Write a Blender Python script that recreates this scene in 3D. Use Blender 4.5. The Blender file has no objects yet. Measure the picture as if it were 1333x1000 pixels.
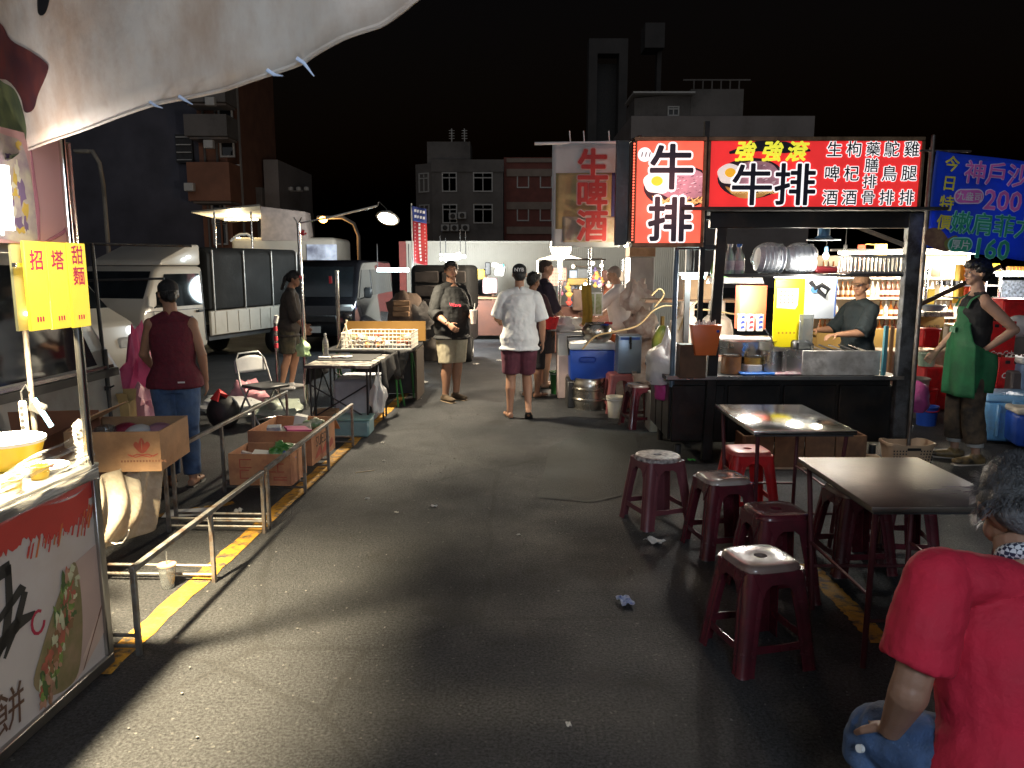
import bpy, bmesh, math, random
from mathutils import Vector, Matrix, Euler
random.seed(7)
SC = bpy.context.scene
COL = SC.collection
R = math.radians
# ---------------------------------------------------------------- camera
CAM_H = 1.7
PITCH = math.atan(.155)
SP, CP = math.sin(PITCH), math.cos(PITCH)
cam_d = bpy.data.cameras.new('camera')
cam = bpy.data.objects.new('camera', cam_d)
COL.objects.link(cam)
cam.location = (0, 0, CAM_H)
cam.rotation_euler = (R(90) - PITCH, 0, 0)
cam_d.sensor_width = 36
cam_d.lens = 36 * 1000 / 1333
cam_d.clip_start = .05
cam_d.clip_end = 600
cam_d.dof.use_dof = True
cam_d.dof.focus_distance = 6
cam_d.dof.aperture_fstop = 13
SC.camera = cam
# ---------------------------------------------------------------- night sky
world = bpy.data.worlds.new('World')
SC.world = world
world.use_nodes = True
wn = world.node_tree
sky = wn.nodes.new('ShaderNodeTexSky')
sky.sky_type = 'NISHITA'
sky.sun_disc = False
sky.sun_elevation = R(-3)
sky.sun_rotation = R(200)
wn.links.new(sky.outputs[0], wn.nodes['Background'].inputs[0])
wn.nodes['Background'].inputs[1].default_value = .036
city_glow_d = bpy.data.lights.new('city_glow', 'SUN')  # very soft fill added for city glow, lifts the building fronts
city_glow_d.energy = .27
city_glow_d.angle = R(90)
city_glow_d.color = (.93, .95, 1)
city_glow = bpy.data.objects.new('city_glow', city_glow_d)
COL.objects.link(city_glow)
city_glow.rotation_euler = (R(56), 0, R(-12))
vs = SC.view_settings
vs.view_transform = 'Standard'
vs.look = 'None'
vs.exposure = 0
vs.gamma = 1
vs.use_curve_mapping = False
SC.cycles.sample_clamp_indirect = 4
SC.cycles.use_denoising = True
# ---------------------------------------------------------------- placing helpers
def ray(px, py):
    u = (px - 666.5) / 1000
    v = (500 - py) / 1000
    return u, CP + v * SP, -SP + v * CP
def G(px, py, z=0.0):
    u, f, h = ray(px, py)
    t = (z - CAM_H) / h
    return Vector((u * t, f * t, z))
def W(px, py, Y):
    u, f, h = ray(px, py)
    t = Y / f
    return Vector((u * t, Y, CAM_H + h * t))
# ---------------------------------------------------------------- mesh builder
def frame(T, w):
    T = Vector(T).normalized()
    w = Vector(w)
    a = w - T * w.dot(T)
    if a.length < 1e-4:
        w = Vector((.31, .87, .21)); a = w - T * w.dot(T)
    a.normalize()
    return a, T.cross(a)
class MB:
    def __init__(s): s.v = []; s.f = []
    def add(s, vs_, fs, M=None):
        o = len(s.v)
        if M is not None: vs_ = [M @ Vector(p) for p in vs_]
        s.v += [tuple(p) for p in vs_]
        s.f += [tuple(i + o for i in f) for f in fs]
        return s
    def box(s, c, d, rz=0, bev=0, rot=None, top=1.0, seg=1):
        """box of centre c and size d; top scales the upper face"""
        x, y, z = d[0] / 2, d[1] / 2, d[2] / 2
        M = Matrix.Translation(c) @ (Euler(rot).to_matrix().to_4x4() if rot else Matrix.Rotation(rz, 4, 'Z'))
        v = [(-x, -y, -z), (x, -y, -z), (x, y, -z), (-x, y, -z)] + [(a * top, b * top, z) for a, b in ((-x, -y), (x, -y), (x, y), (-x, y))]
        f = [(3, 2, 1, 0), (4, 5, 6, 7), (0, 1, 5, 4), (1, 2, 6, 5), (2, 3, 7, 6), (3, 0, 4, 7)]
        if bev:
            bm = bmesh.new()
            bv = [bm.verts.new(p) for p in v]
            for q in f: bm.faces.new([bv[i] for i in q])
            bmesh.ops.bevel(bm, geom=bm.edges[:], offset=bev, segments=seg, affect='EDGES', profile=.5)
            bm.verts.index_update()
            v = [p.co.copy() for p in bm.verts]; f = [[q.index for q in g.verts] for g in bm.faces]
            bm.free()
        return s.add(v, f, M)
    def loft(s, pts, rad, n=10, w=(1, 0, 0), cap=True, closed=False):
        pts = [Vector(p) for p in pts]
        m = len(pts)
        vs_, fs = [], []
        for i, p in enumerate(pts):
            if closed: T = pts[(i + 1) % m] - pts[i - 1]
            else: T = pts[min(i + 1, m - 1)] - pts[max(i - 1, 0)]
            a, b = frame(T, w)
            r = rad[i] if isinstance(rad, (list, tuple)) and not isinstance(rad[0], (int, float)) else (rad[i] if isinstance(rad, list) else rad)
            ra, rb = (r, r) if isinstance(r, (int, float)) else r
            for k in range(n):
                t = 2 * math.pi * k / n
                vs_.append(p + a * ra * math.cos(t) + b * rb * math.sin(t))
        rng = m if closed else m - 1
        for i in range(rng):
            j = (i + 1) % m
            for k in range(n):
                l = (k + 1) % n
                fs.append((i * n + k, i * n + l, j * n + l, j * n + k))
        if cap and not closed:
            fs.append(tuple(range(n - 1, -1, -1)))
            fs.append(tuple((m - 1) * n + k for k in range(n)))
        return s.add(vs_, fs)
    def tube(s, pts, r, n=8, closed=False, w=(.13, .2, .97)):
        return s.loft(pts, r, n, w, True, closed)
    def cyl(s, p0, p1, r0, r1=None, n=12):
        return s.loft([p0, p1], [r0, r0 if r1 is None else r1], n, (.13, .2, .97) if abs((Vector(p1) - Vector(p0)).normalized().z) < .9 else (1, 0, 0))
    def bar(s, p0, p1, a, b=None, w=(0, 0, 1)):
        """square bar"""
        p0, p1 = Vector(p0), Vector(p1)
        A, B = frame(p1 - p0, w)
        b = a if b is None else b
        v = [q + A * i * a / 2 + B * j * b / 2 for q in (p0, p1) for i, j in ((-1, -1), (1, -1), (1, 1), (-1, 1))]
        return s.add(v, [(3, 2, 1, 0), (4, 5, 6, 7), (0, 1, 5, 4), (1, 2, 6, 5), (2, 3, 7, 6), (3, 0, 4, 7)])
    def lathe(s, prof, c=(0, 0, 0), n=20, M=None):
        vs_, fs = [], []
        for r, z in prof:
            for k in range(n):
                t = 2 * math.pi * k / n
                vs_.append((c[0] + r * math.cos(t), c[1] + r * math.sin(t), c[2] + z))
        m = len(prof)
        for i in range(m - 1):
            for k in range(n):
                l = (k + 1) % n
                fs.append((i * n + k, i * n + l, (i + 1) * n + l, (i + 1) * n + k))
        if prof[0][0] > 1e-4: fs.append(tuple(range(n - 1, -1, -1)))
        if prof[-1][0] > 1e-4: fs.append(tuple((m - 1) * n + k for k in range(n)))
        return s.add(vs_, fs, M)
    def ell(s, c, r, n=12, m=8, rot=None):
        if isinstance(r, (int, float)): r = (r, r, r)
        M = Matrix.Translation(c) @ (rot.to_4x4() if rot is not None else Matrix())
        vs_ = [(0, 0, -r[2])]
        for i in range(1, m):
            a = math.pi * i / m - math.pi / 2
            for k in range(n):
                t = 2 * math.pi * k / n
                vs_.append((r[0] * math.cos(a) * math.cos(t), r[1] * math.cos(a) * math.sin(t), r[2] * math.sin(a)))
        vs_.append((0, 0, r[2]))
        fs = []
        for k in range(n):
            l = (k + 1) % n
            fs.append((0, 1 + l, 1 + k))
            for i in range(m - 2): fs.append((1 + i * n + k, 1 + i * n + l, 1 + (i + 1) * n + l, 1 + (i + 1) * n + k))
            fs.append((1 + (m - 2) * n + k, 1 + (m - 2) * n + l, len(vs_) - 1))
        return s.add(vs_, fs, M)
    def prism(s, poly, lo, hi, ax='y'):
        """2-D polygon extruded along an axis: poly is (x,z) for y, (y,z) for x, (x,y) for z"""
        n = len(poly)
        def mk(p, t): return {'y': (p[0], t, p[1]), 'x': (t, p[0], p[1]), 'z': (p[0], p[1], t)}[ax]
        vs_ = [mk(p, lo) for p in poly] + [mk(p, hi) for p in poly]
        fs = [tuple(range(n)), tuple(range(2 * n - 1, n - 1, -1))]
        fs += [(i, i + n, (i + 1) % n + n, (i + 1) % n) for i in range(n)]
        return s.add(vs_, fs)
    def sheet(s, fn, nu, nv):
        vs_ = [fn(i / nu, j / nv) for j in range(nv + 1) for i in range(nu + 1)]
        fs = [(j * (nu + 1) + i, j * (nu + 1) + i + 1, (j + 1) * (nu + 1) + i + 1, (j + 1) * (nu + 1) + i) for j in range(nv) for i in range(nu)]
        return s.add(vs_, fs)
    def mesh(s, name, bevel=0, fix=True):
        me = bpy.data.meshes.new(name)
        bm = bmesh.new()
        bv = [bm.verts.new(p) for p in s.v]
        for q in s.f:
            if len(set(q)) > 2:
                try: bm.faces.new([bv[i] for i in q])
                except ValueError: pass
        if fix: bmesh.ops.recalc_face_normals(bm, faces=bm.faces)
        if bevel:
            eds = [e for e in bm.edges if len(e.link_faces) == 2 and e.calc_face_angle(0) > .6]
            bmesh.ops.bevel(bm, geom=eds, offset=bevel, segments=2, affect='EDGES', profile=.5, clamp_overlap=True)
        bm.to_mesh(me); bm.free()
        return me
    def obj(s, name, mat, parent=None, loc=None, rz=0, smooth=40, label=None, bevel=0, kind=None, solid=0):
        me = s.mesh(name, bevel)
        if smooth:
            me.polygons.foreach_set('use_smooth', [True] * len(me.polygons))
            me.set_sharp_from_angle(angle=R(smooth))
        me.materials.append(mat)
        o = bpy.data.objects.new(name, me)
        COL.objects.link(o)
        if parent: o.parent = parent
        if loc is not None: o.location = loc
        if rz: o.rotation_euler = (0, 0, rz)
        if label: o['label'] = label
        if kind: o['kind'] = kind
        if solid:
            m = o.modifiers.new('thickness', 'SOLIDIFY'); m.thickness = solid; m.offset = 0
        return o
def tag(o, label, cat, group=None):
    o['label'] = label; o['category'] = cat
    if group: o['group'] = group
    return o
def thing(name, label, cat, loc=(0, 0, 0), rz=0, group=None):
    o = bpy.data.objects.new(name, None)
    o.empty_display_size = .1
    COL.objects.link(o)
    o.location = loc; o.rotation_euler = (0, 0, rz)
    return tag(o, label, cat, group)
KIDS = {}
def copy_tree(o, label=None, loc=None, rz=None, group=None, cats=True):
    c = o.copy(); COL.objects.link(c)
    if label: c['label'] = label
    if group: c['group'] = group
    if loc is not None: c.location = loc
    if rz is not None: c.rotation_euler = (0, 0, rz)
    for k in list(o.children):
        d = copy_tree(k); d.parent = c; d.matrix_parent_inverse = k.matrix_parent_inverse.copy()
    return c
# ---------------------------------------------------------------- materials
MATS = {}
def mat(name, col, rough=.6, metal=0.0, var=.18, scale=6.0, bump=.0, bscale=60.0, trans=0.0, alpha=1.0, spec=.5, coat=0.0, dirt=None, dscale=3.0, dlim=(.45, .7), two=None, emit=0.0):
    if name in MATS: return MATS[name]
    m = bpy.data.materials.new(name); MATS[name] = m
    m.use_nodes = True
    nt = m.node_tree; N = nt.nodes; L = nt.links
    b = N['Principled BSDF']
    b.inputs['Roughness'].default_value = rough
    b.inputs['Metallic'].default_value = metal
    b.inputs['Transmission Weight'].default_value = trans
    b.inputs['Alpha'].default_value = alpha
    b.inputs['Specular IOR Level'].default_value = spec
    b.inputs['Coat Weight'].default_value = coat
    tc = N.new('ShaderNodeTexCoord')
    nz = N.new('ShaderNodeTexNoise'); nz.inputs['Scale'].default_value = scale; nz.inputs['Detail'].default_value = 6
    L.new(tc.outputs['Object'], nz.inputs['Vector'])
    rp = N.new('ShaderNodeValToRGB')
    c2 = two if two else [x * (1 - var) for x in col]
    c1 = col if two else [min(1, x * (1 + var)) for x in col]
    rp.color_ramp.elements[0].position = .3; rp.color_ramp.elements[1].position = .7
    rp.color_ramp.elements[0].color = (*c2, 1); rp.color_ramp.elements[1].color = (*c1, 1)
    L.new(nz.outputs['Fac'], rp.inputs['Fac'])
    cout = rp.outputs['Color']
    if dirt:
        n2 = N.new('ShaderNodeTexNoise'); n2.inputs['Scale'].default_value = dscale; n2.inputs['Detail'].default_value = 9; n2.inputs['Roughness'].default_value = .65
        L.new(tc.outputs['Object'], n2.inputs['Vector'])
        r2 = N.new('ShaderNodeValToRGB'); r2.color_ramp.elements[0].position = dlim[0]; r2.color_ramp.elements[1].position = dlim[1]
        L.new(n2.outputs['Fac'], r2.inputs['Fac'])
        mx = N.new('ShaderNodeMixRGB'); mx.inputs['Color2'].default_value = (*dirt, 1)
        L.new(r2.outputs['Color'], mx.inputs['Fac']); L.new(cout, mx.inputs['Color1'])
        cout = mx.outputs['Color']
    L.new(cout, b.inputs['Base Color'])
    if emit:
        L.new(cout, b.inputs['Emission Color']); b.inputs['Emission Strength'].default_value = emit
    mr = N.new('ShaderNodeMapRange'); mr.inputs['To Min'].default_value = max(.03, rough * .75); mr.inputs['To Max'].default_value = min(1, rough * 1.25)
    L.new(nz.outputs['Fac'], mr.inputs['Value']); L.new(mr.outputs[0], b.inputs['Roughness'])
    if bump:
        n3 = N.new('ShaderNodeTexNoise'); n3.inputs['Scale'].default_value = bscale; n3.inputs['Detail'].default_value = 5
        L.new(tc.outputs['Object'], n3.inputs['Vector'])
        bp = N.new('ShaderNodeBump'); bp.inputs['Strength'].default_value = bump; bp.inputs['Distance'].default_value = .02
        L.new(n3.outputs['Fac'], bp.inputs['Height']); L.new(bp.outputs[0], b.inputs['Normal'])
    return m
def glow(name, col, k=1.0, var=.06):
    """a lit face: only things that give off light"""
    return mat(name, col, .5, var=var, scale=5, emit=k)
def lamp(parent, loc, watts, col, rad=.05, kind='POINT', **kw):
    d = bpy.data.lights.new('lamp_light', kind)
    d.energy = watts; d.color = col
    if kind in ('POINT', 'SPOT'): d.shadow_soft_size = rad
    if kind == 'SPOT': d.spot_size = R(kw.get('cone', 140)); d.spot_blend = .6
    if kind == 'AREA': d.shape = 'RECTANGLE'; d.size = kw.get('sx', .6); d.size_y = kw.get('sy', .06)
    o = bpy.data.objects.new('lamp_light', d); COL.objects.link(o)
    o.parent = parent; o.location = loc
    if 'rot' in kw: o.rotation_euler = kw['rot']
    return o
steel = mat('stainless steel', (.55, .54, .52), .28, 1, .12, 5, .03, 90)
chrome = mat('chrome tube', (.7, .69, .66), .18, 1, .08, 9)
iron = mat('dull iron', (.16, .15, .14), .5, .8, .3, 14, .1, 60, dirt=(.10, .06, .035), dscale=9)
black = mat('black plastic', (.015, .015, .016), .45, 0, .3, 9)
rubber = mat('rubber', (.02, .02, .02), .8, 0, .3, 20)
darkmetal = mat('dark painted steel', (.035, .035, .036), .5, .2, .35, 6, .06, 40, dirt=(.09, .06, .04), dscale=5, dlim=(.55, .8))
white = mat('white plastic', (.72, .71, .68), .45, 0, .06, 4)
card = mat('corrugated cardboard', (.40, .24, .13), .85, 0, .14, 8, .06, 50, dirt=(.26, .15, .08), dscale=5)
paper = mat('paper', (.75, .74, .70), .8, 0, .06, 12)
glass_dark = mat('dark glass', (.012, .014, .017), .06, 0, .2, 3, spec=.8)
redplastic = mat('red plastic', (.62, .018, .022), .33, 0, .12, 6, dirt=(.34, .02, .02), dscale=7)
blueplastic = mat('blue plastic', (.02, .075, .42), .35, 0, .12, 5)
skyplastic = mat('pale blue plastic', (.10, .28, .52), .4, 0, .12, 5, dirt=(.10, .16, .24), dscale=6)
greenplastic = mat('green plastic', (.02, .15, .03), .4, 0, .15, 5)
orangeplastic = mat('orange plastic', (.65, .15, .035), .4, 0, .1, 5)
pinkplastic = mat('pink plastic bag', (.75, .10, .22), .35, 0, .15, 9, .25, 26)
bagwhite = mat('thin white plastic bag', (.78, .78, .78), .3, 0, .08, 9, .3, 30, trans=.35)
clear = mat('clear plastic', (.85, .88, .88), .08, 0, .05, 8, .15, 20, trans=.92)
wood = mat('worn plywood', (.23, .115, .055), .7, 0, .3, 7, .1, 40, dirt=(.10, .05, .03), dscale=4)
ink = mat('black print', (.012, .012, .014), .5, 0, .1, 9)
# ---------------------------------------------------------------- flat print
def text(name, s, size, loc, m, parent, rot=(R(90), 0, 0), bold=0.0, align='CENTER', space=1.0, line=1.0, shear=0.0, ext=.0012, sx=1.0):
    cu = bpy.data.curves.new(name, 'FONT')
    cu.body = s; cu.size = size; cu.extrude = 0
    cu.align_x = align; cu.align_y = 'CENTER'; cu.space_line = line; cu.space_character = space; cu.shear = shear
    cu.resolution_u = 2
    cu.materials.append(m)
    o = bpy.data.objects.new(name, cu); COL.objects.link(o)
    if parent: o.parent = parent
    o.location = loc; o.rotation_euler = rot; o.scale = (sx, 1, 1)
    o['grow'] = bold * size
    return o
def otext(name, s, size, loc, m, mo, parent, bold=.01, out=.035, **kw):
    """lettering with an outline behind it (faces local -y)"""
    x, y, z = loc
    text(name + '_outline', s, size, (x, y + .003, z), mo, parent, bold=out, **kw)
    return text(name, s, size, loc, m, parent, bold=bold, **kw)
def blob(pts, n=None):
    """closed smooth outline through the points"""
    out = []
    k = len(pts)
    for i in range(k):
        p0, p1, p2, p3 = (Vector((*pts[(i + j) % k], 0)) for j in (-1, 0, 1, 2))
        for t in (0, .25, .5, .75):
            q = .5 * ((2 * p1) + (p2 - p0) * t + (2 * p0 - 5 * p1 + 4 * p2 - p3) * t * t + (3 * p1 - p0 - 3 * p2 + p3) * t ** 3)
            out.append((q.x, q.y))
    return out
def disc(cx, cz, rx, rz, n=28, wob=0, seed=1):
    rr = random.Random(seed)
    ph = [rr.random() * 6.28 for _ in range(4)]
    return [(cx + rx * (1 + wob * sum(math.sin((i + 2) * 2 * math.pi * k / n + ph[i]) for i in range(4)) / 2) * math.cos(2 * math.pi * k / n),
             cz + rz * (1 + wob * sum(math.sin((i + 2) * 2 * math.pi * k / n + ph[i]) for i in range(4)) / 2) * math.sin(2 * math.pi * k / n)) for k in range(n)]
def decal(name, poly, y, m, parent, th=.0015):
    """flat print on a local -y face"""
    return MB().prism(poly, y - th, y).obj(name, m, parent, smooth=0)
def smooth_path(pts, k=5):
    pts = [Vector(p) for p in pts]; out = []
    for i in range(len(pts) - 1):
        p0, p1, p2, p3 = pts[max(0, i - 1)], pts[i], pts[i + 1], pts[min(len(pts) - 1, i + 2)]
        for j in range(k):
            t = j / k
            out.append(.5 * ((2 * p1) + (p2 - p0) * t + (2 * p0 - 5 * p1 + 4 * p2 - p3) * t * t + (3 * p1 - p0 - 3 * p2 + p3) * t ** 3))
    return out + [pts[-1]]
def see_through_cloth(m, k=.5):
    """thin vinyl: some of the light behind it comes through"""
    nt = m.node_tree; b = nt.nodes['Principled BSDF']
    t = nt.nodes.new('ShaderNodeBsdfTranslucent'); x = nt.nodes.new('ShaderNodeMixShader'); x.inputs[0].default_value = k
    src = b.inputs['Base Color'].links[0].from_socket
    nt.links.new(src, t.inputs[0]); nt.links.new(b.outputs[0], x.inputs[1]); nt.links.new(t.outputs[0], x.inputs[2])
    nt.links.new(x.outputs[0], nt.nodes['Material Output'].inputs[0]); return m
def lin(p, q, t): return Vector(p).lerp(Vector(q), t)
# ================================================================ SETTING
def asphalt():
    m = bpy.data.materials.new('asphalt'); m.use_nodes = True
    nt = m.node_tree; N = nt.nodes; L = nt.links; b = N['Principled BSDF']
    tc = N.new('ShaderNodeTexCoord')
    def noise(sc, det=6, rgh=.6):
        n = N.new('ShaderNodeTexNoise'); n.inputs['Scale'].default_value = sc; n.inputs['Detail'].default_value = det; n.inputs['Roughness'].default_value = rgh
        L.new(tc.outputs['Object'], n.inputs['Vector']); return n
    def ramp(src, a, b_, ca, cb):
        r = N.new('ShaderNodeValToRGB'); e = r.color_ramp.elements
        e[0].position = a; e[1].position = b_; e[0].color = (*ca, 1); e[1].color = (*cb, 1)
        L.new(src, r.inputs['Fac']); return r
    def mix(f, a, b_, t='MIX'):
        x = N.new('ShaderNodeMixRGB'); x.blend_type = t
        if isinstance(f, float): x.inputs['Fac'].default_value = f
        else: L.new(f, x.inputs['Fac'])
        L.new(a, x.inputs['Color1'])
        if isinstance(b_, tuple): x.inputs['Color2'].default_value = (*b_, 1)
        else: L.new(b_, x.inputs['Color2'])
        return x
    big = ramp(noise(.55, 9, .68).outputs['Fac'], .35, .68, (.031, .033, .037), (.056, .058, .063))
    fine = ramp(noise(75, 5, .8).outputs['Fac'], .38, .64, (.22, .22, .22), (1.9, 1.86, 1.8))
    c = mix(1.0, big.outputs[0], fine.outputs[0], 'MULTIPLY')
    vo = N.new('ShaderNodeTexVoronoi'); vo.inputs['Scale'].default_value = 105; L.new(tc.outputs['Object'], vo.inputs['Vector'])
    sp = ramp(vo.outputs['Color'], .90, .97, (0, 0, 0), (1, 1, 1))
    c2 = mix(sp.outputs[0], c.outputs[0], (.13, .13, .125))
    st = ramp(noise(1.9, 8, .7).outputs['Fac'], .56, .66, (0, 0, 0), (1, 1, 1))
    stf = N.new('ShaderNodeMath'); stf.operation = 'MULTIPLY'; stf.inputs[1].default_value = .6; L.new(st.outputs[0], stf.inputs[0])
    c3 = mix(stf.outputs[0], c2.outputs[0], (.024, .023, .022))
    vc = N.new('ShaderNodeTexVoronoi'); vc.feature = 'DISTANCE_TO_EDGE'; vc.inputs['Scale'].default_value = .55
    wob = noise(2.2, 4)
    mixv = N.new('ShaderNodeMixRGB'); mixv.inputs['Fac'].default_value = .12
    L.new(tc.outputs['Object'], mixv.inputs['Color1']); L.new(wob.outputs['Color'], mixv.inputs['Color2']); L.new(mixv.outputs[0], vc.inputs['Vector'])
    ck = ramp(vc.outputs['Distance'], .003, .010, (1, 1, 1), (0, 0, 0))
    ckf = N.new('ShaderNodeMath'); ckf.operation = 'MULTIPLY'; ckf.inputs[1].default_value = .35; L.new(ck.outputs[0], ckf.inputs[0])
    c4 = mix(ckf.outputs[0], c3.outputs[0], (.016, .015, .014))
    L.new(c4.outputs[0], b.inputs['Base Color'])
    rr = ramp(noise(1.2, 6).outputs['Fac'], .35, .7, (.55, .55, .55), (.85, .85, .85)); L.new(rr.outputs[0], b.inputs['Roughness']); b.inputs['Specular IOR Level'].default_value = .35
    bp = N.new('ShaderNodeBump'); bp.inputs['Strength'].default_value = 1.0; bp.inputs['Distance'].default_value = .014
    L.new(noise(80, 5, .8).outputs['Fac'], bp.inputs['Height']); L.new(bp.outputs[0], b.inputs['Normal'])
    return m
g = MB().add([(-150, -40, 0), (150, -40, 0), (150, 260, 0), (-150, 260, 0)], [(0, 1, 2, 3)]).obj('ground', asphalt(), smooth=0)
g['kind'] = 'structure'
patchm = mat('asphalt repair patch', (.040, .044, .044), .75, 0, .35, 90, .7, 110, dirt=(.028, .03, .03), dscale=2)
pp = MB().add([G(*q) + Vector((0, 0, .004)) for q in ((700, 648), (770, 655), (826, 642), (836, 600), (826, 566), (770, 560), (716, 582))], [(0, 1, 2, 3, 4, 5, 6)]).obj('asphalt_patch', patchm, smooth=0); pp['kind'] = 'structure'
paint = mat('worn yellow road paint', (.52, .26, .02), .75, 0, .2, 10, .4, 60, dirt=(.08, .065, .045), dscale=14, dlim=(.48, .62))
def road_line(p, q, w, seed):
    rr = random.Random(seed); mb = MB()
    p, q = Vector((*p, 0)), Vector((*q, 0)); d = (q - p).normalized(); s = Vector((d.y, -d.x, 0)); n = 60
    vs_ = []
    for i in range(n + 1):
        c = p.lerp(q, i / n)
        for k in (-1, 1):
            vs_.append(c + s * k * (w / 2 + rr.uniform(-.008, .008)) + Vector((0, 0, .004)))
    mb.add(vs_, [(2 * i, 2 * i + 1, 2 * i + 3, 2 * i + 2) for i in range(n)])
    o = mb.obj('yellow_line', paint, smooth=0); o['kind'] = 'structure'; return o
road_line((-1.745, 3.0), (-1.40, 10.6), .115, 1)
road_line(G(1050, 735)[:2], G(1150, 838)[:2], .11, 2)
road_line(G(205, 672)[:2], G(305, 655)[:2], .08, 3)
# ---------------------------------------------------------------- far buildings
conc = mat('old concrete render', (.20, .185, .175), .85, 0, .2, 1.2, .2, 8, dirt=(.09, .085, .08), dscale=.6)
concl = mat('pale concrete', (.30, .27, .26), .85, 0, .12, 1.0, .1, 8, dirt=(.2, .18, .17), dscale=.5)
brickred = mat('red wall tile', (.22, .075, .06), .8, 0, .2, 2, .2, 14)
band = mat('pale band', (.30, .24, .20), .8, 0, .15, 2)
frame_w = mat('white window frame', (.55, .55, .53), .5, 0, .1, 3)
def win(parent, x, y, z, w, h, top=.28, bars=True):
    """window facing local -y, lower left corner x,z"""
    f = MB()
    t = .09
    f.box((x + w / 2, y, z + t / 2), (w, .12, t)).box((x + w / 2, y, z + h - t / 2), (w, .12, t))
    f.box((x + t / 2, y, z + h / 2), (t, .12, h - 2 * t)).box((x + w - t / 2, y, z + h / 2), (t, .12, h - 2 * t))
    if bars:
        f.box((x + w / 2, y, z + h * (1 - top)), (w - 2 * t, .11, t * .9))
        f.box((x + w / 2, y - .005, z + h * (1 - top) / 2 + t / 4), (t * .8, .10, h * (1 - top) - 1.5 * t))
        f.box((x + w / 2, y - .005, z + h * (1 - top / 2)), (t * .6, .10, h * top - 2 * t))
    fo = f.obj('window', frame_w, parent, smooth=0)
    MB().box((x + w / 2, y + .04, z + h / 2), (w - .1, .02, h - .1)).obj('pane', glass_dark, fo, smooth=0)
    return fo
def px_building(px0, px1, ytop, Y):
    a, b = W(px0, ytop, Y), W(px1, ytop, Y)
    return a.x, b.x, a.z
# gray three storey house
x0, x1, zt = px_building(562, 655, 208, 60)
b = thing('gray_building', 'gray three storey house with white framed windows beside the red building', 'building', (x0, 60, 0))
w = x1 - x0
MB().box((w / 2, 4, zt / 2), (w, 8, zt)).obj('wall', conc, b, smooth=0)
MB().prism([(0, 0), (-1.35, .9), (-1.35, 8), (0, 8)], 0, zt - .25, 'z').obj('side_wall', conc, b, smooth=0)
MB().box((w / 2, -.06, zt - .45), (w + .1, .12, .9)).obj('parapet', conc, b, smooth=0)
zA = W(600, 250, 60).z; zB = W(600, 291, 60).z
for zz in (zA, zB):
    win(b, W(572, 0, 60).x - x0, -.03, zz, 1.15, 1.45)
    win(b, W(614, 0, 60).x - x0, -.03, zz, 1.5, 1.45)
    f = win(b, 0, 0, zz, 1.0, 1.45); f.location = (-1.08, .70, 0); f.rotation_euler = (0, 0, R(-33.7))
for (px, py) in ((590, 282), (602, 281), (580, 297), (592, 297), (606, 297)):
    p = W(px, py, 60)
    ac = MB().box((p.x - x0, -.25, p.z), (.62, .4, .5), bev=.03).obj('air_conditioner', frame_w, b, smooth=0)
    MB().lathe([(.19, 0), (.19, .03), (.05, .05)], (0, 0, 0), 14, Matrix.Translation((p.x - x0, -.45, p.z)) @ Matrix.Rotation(R(90), 4, 'X')).obj('fan_grille', darkmetal, ac)
MB().box((W(581, 0, 62).x - x0, 4, zt + .85), (3.4, 3, 1.7)).obj('rooftop_room', conc, b, smooth=0)
for px in (586, 603):
    an = MB(); q = W(px, 178, 61); X = q.x - x0
    an.cyl((X, 2.6, zt + 1.7), (X, 2.6, zt + 2.7), .05, n=6)
    for k in range(4): an.cyl((X - .22, 2.6, zt + 1.95 + k * .2), (X + .22, 2.6, zt + 1.95 + k * .2), .03, n=5)
    an.obj('antenna', frame_w, b)
# red building
x0, x1, zt = px_building(656, 728, 205, 61)
b = thing('red_building', 'dark red tiled building with pale bands behind the beer banner', 'building', (x0, 61, 0))
w = x1 - x0 + 5
MB().box((w / 2, 4, zt / 2), (w, 8, zt)).obj('wall', brickred, b, smooth=0)
for k, py in enumerate((209, 225, 268, 300)):
    MB().box((w / 2 + .1, -.05, W(0, py, 61).z), (w - .2, .14, .3 if k == 0 else .55)).obj('band', band, b, smooth=0)
for py in (245, 288):
    for px in (673, 704):
        win(b, W(px, 0, 61).x - x0, -.02, W(0, py, 61).z, .95, 1.15, bars=False)
# pale long building with shed on its roof
x0, x1, zt = px_building(822, 1061, 151, 58)
b = thing('pale_building', 'long pale flat roofed building with a ribbed shed on top, behind the signs', 'building', (x0, 58, 0))
w = x1 - x0
MB().box((w / 2, 5, zt / 2), (w, 10, zt)).obj('wall', concl, b, smooth=0)
s0, s1 = W(829, 0, 59).x - x0, W(903, 0, 59).x - x0
zl, zr = W(0, 128, 59).z, W(0, 122, 59).z
MB().prism([(s0, zt), (s1, zt), (s1, zr), (s0, zl)], 1, 5).obj('roof_shed', conc, b, smooth=0)
rb = MB()
for k in range(24):
    X = s0 + (s1 - s0) * (k + .5) / 24
    rb.box((X, .97, (zt + zl) / 2), (.07, .06, zl - zt))
rb.obj('rib', conc, b, smooth=0)['kind'] = 'stuff'
MB().box(((s0 + s1) / 2, 2.5, (zl + zr) / 2 + .12), (s1 - s0 + .4, 4.4, .12)).obj('shed_roof', frame_w, b, smooth=0)
win(b, W(873, 0, 59).x - x0, .9, zt + .15, .85, .7)
s2 = W(974, 0, 59).x - x0
MB().box(((s1 + s2) / 2, 3, (zt + W(0, 116, 59).z) / 2), (s2 - s1 - .05, 4, W(0, 116, 59).z - zt)).obj('rooftop_room', conc, b, smooth=0)
for k in range(6):
    X = s1 + .3 + (s2 - s1 - .6) * k / 5
    MB().cyl((X, 1.3, W(0, 116, 59).z), (X, 1.3, W(0, 104, 59).z), .06, n=6).obj('rail_post', conc, b)
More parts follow.
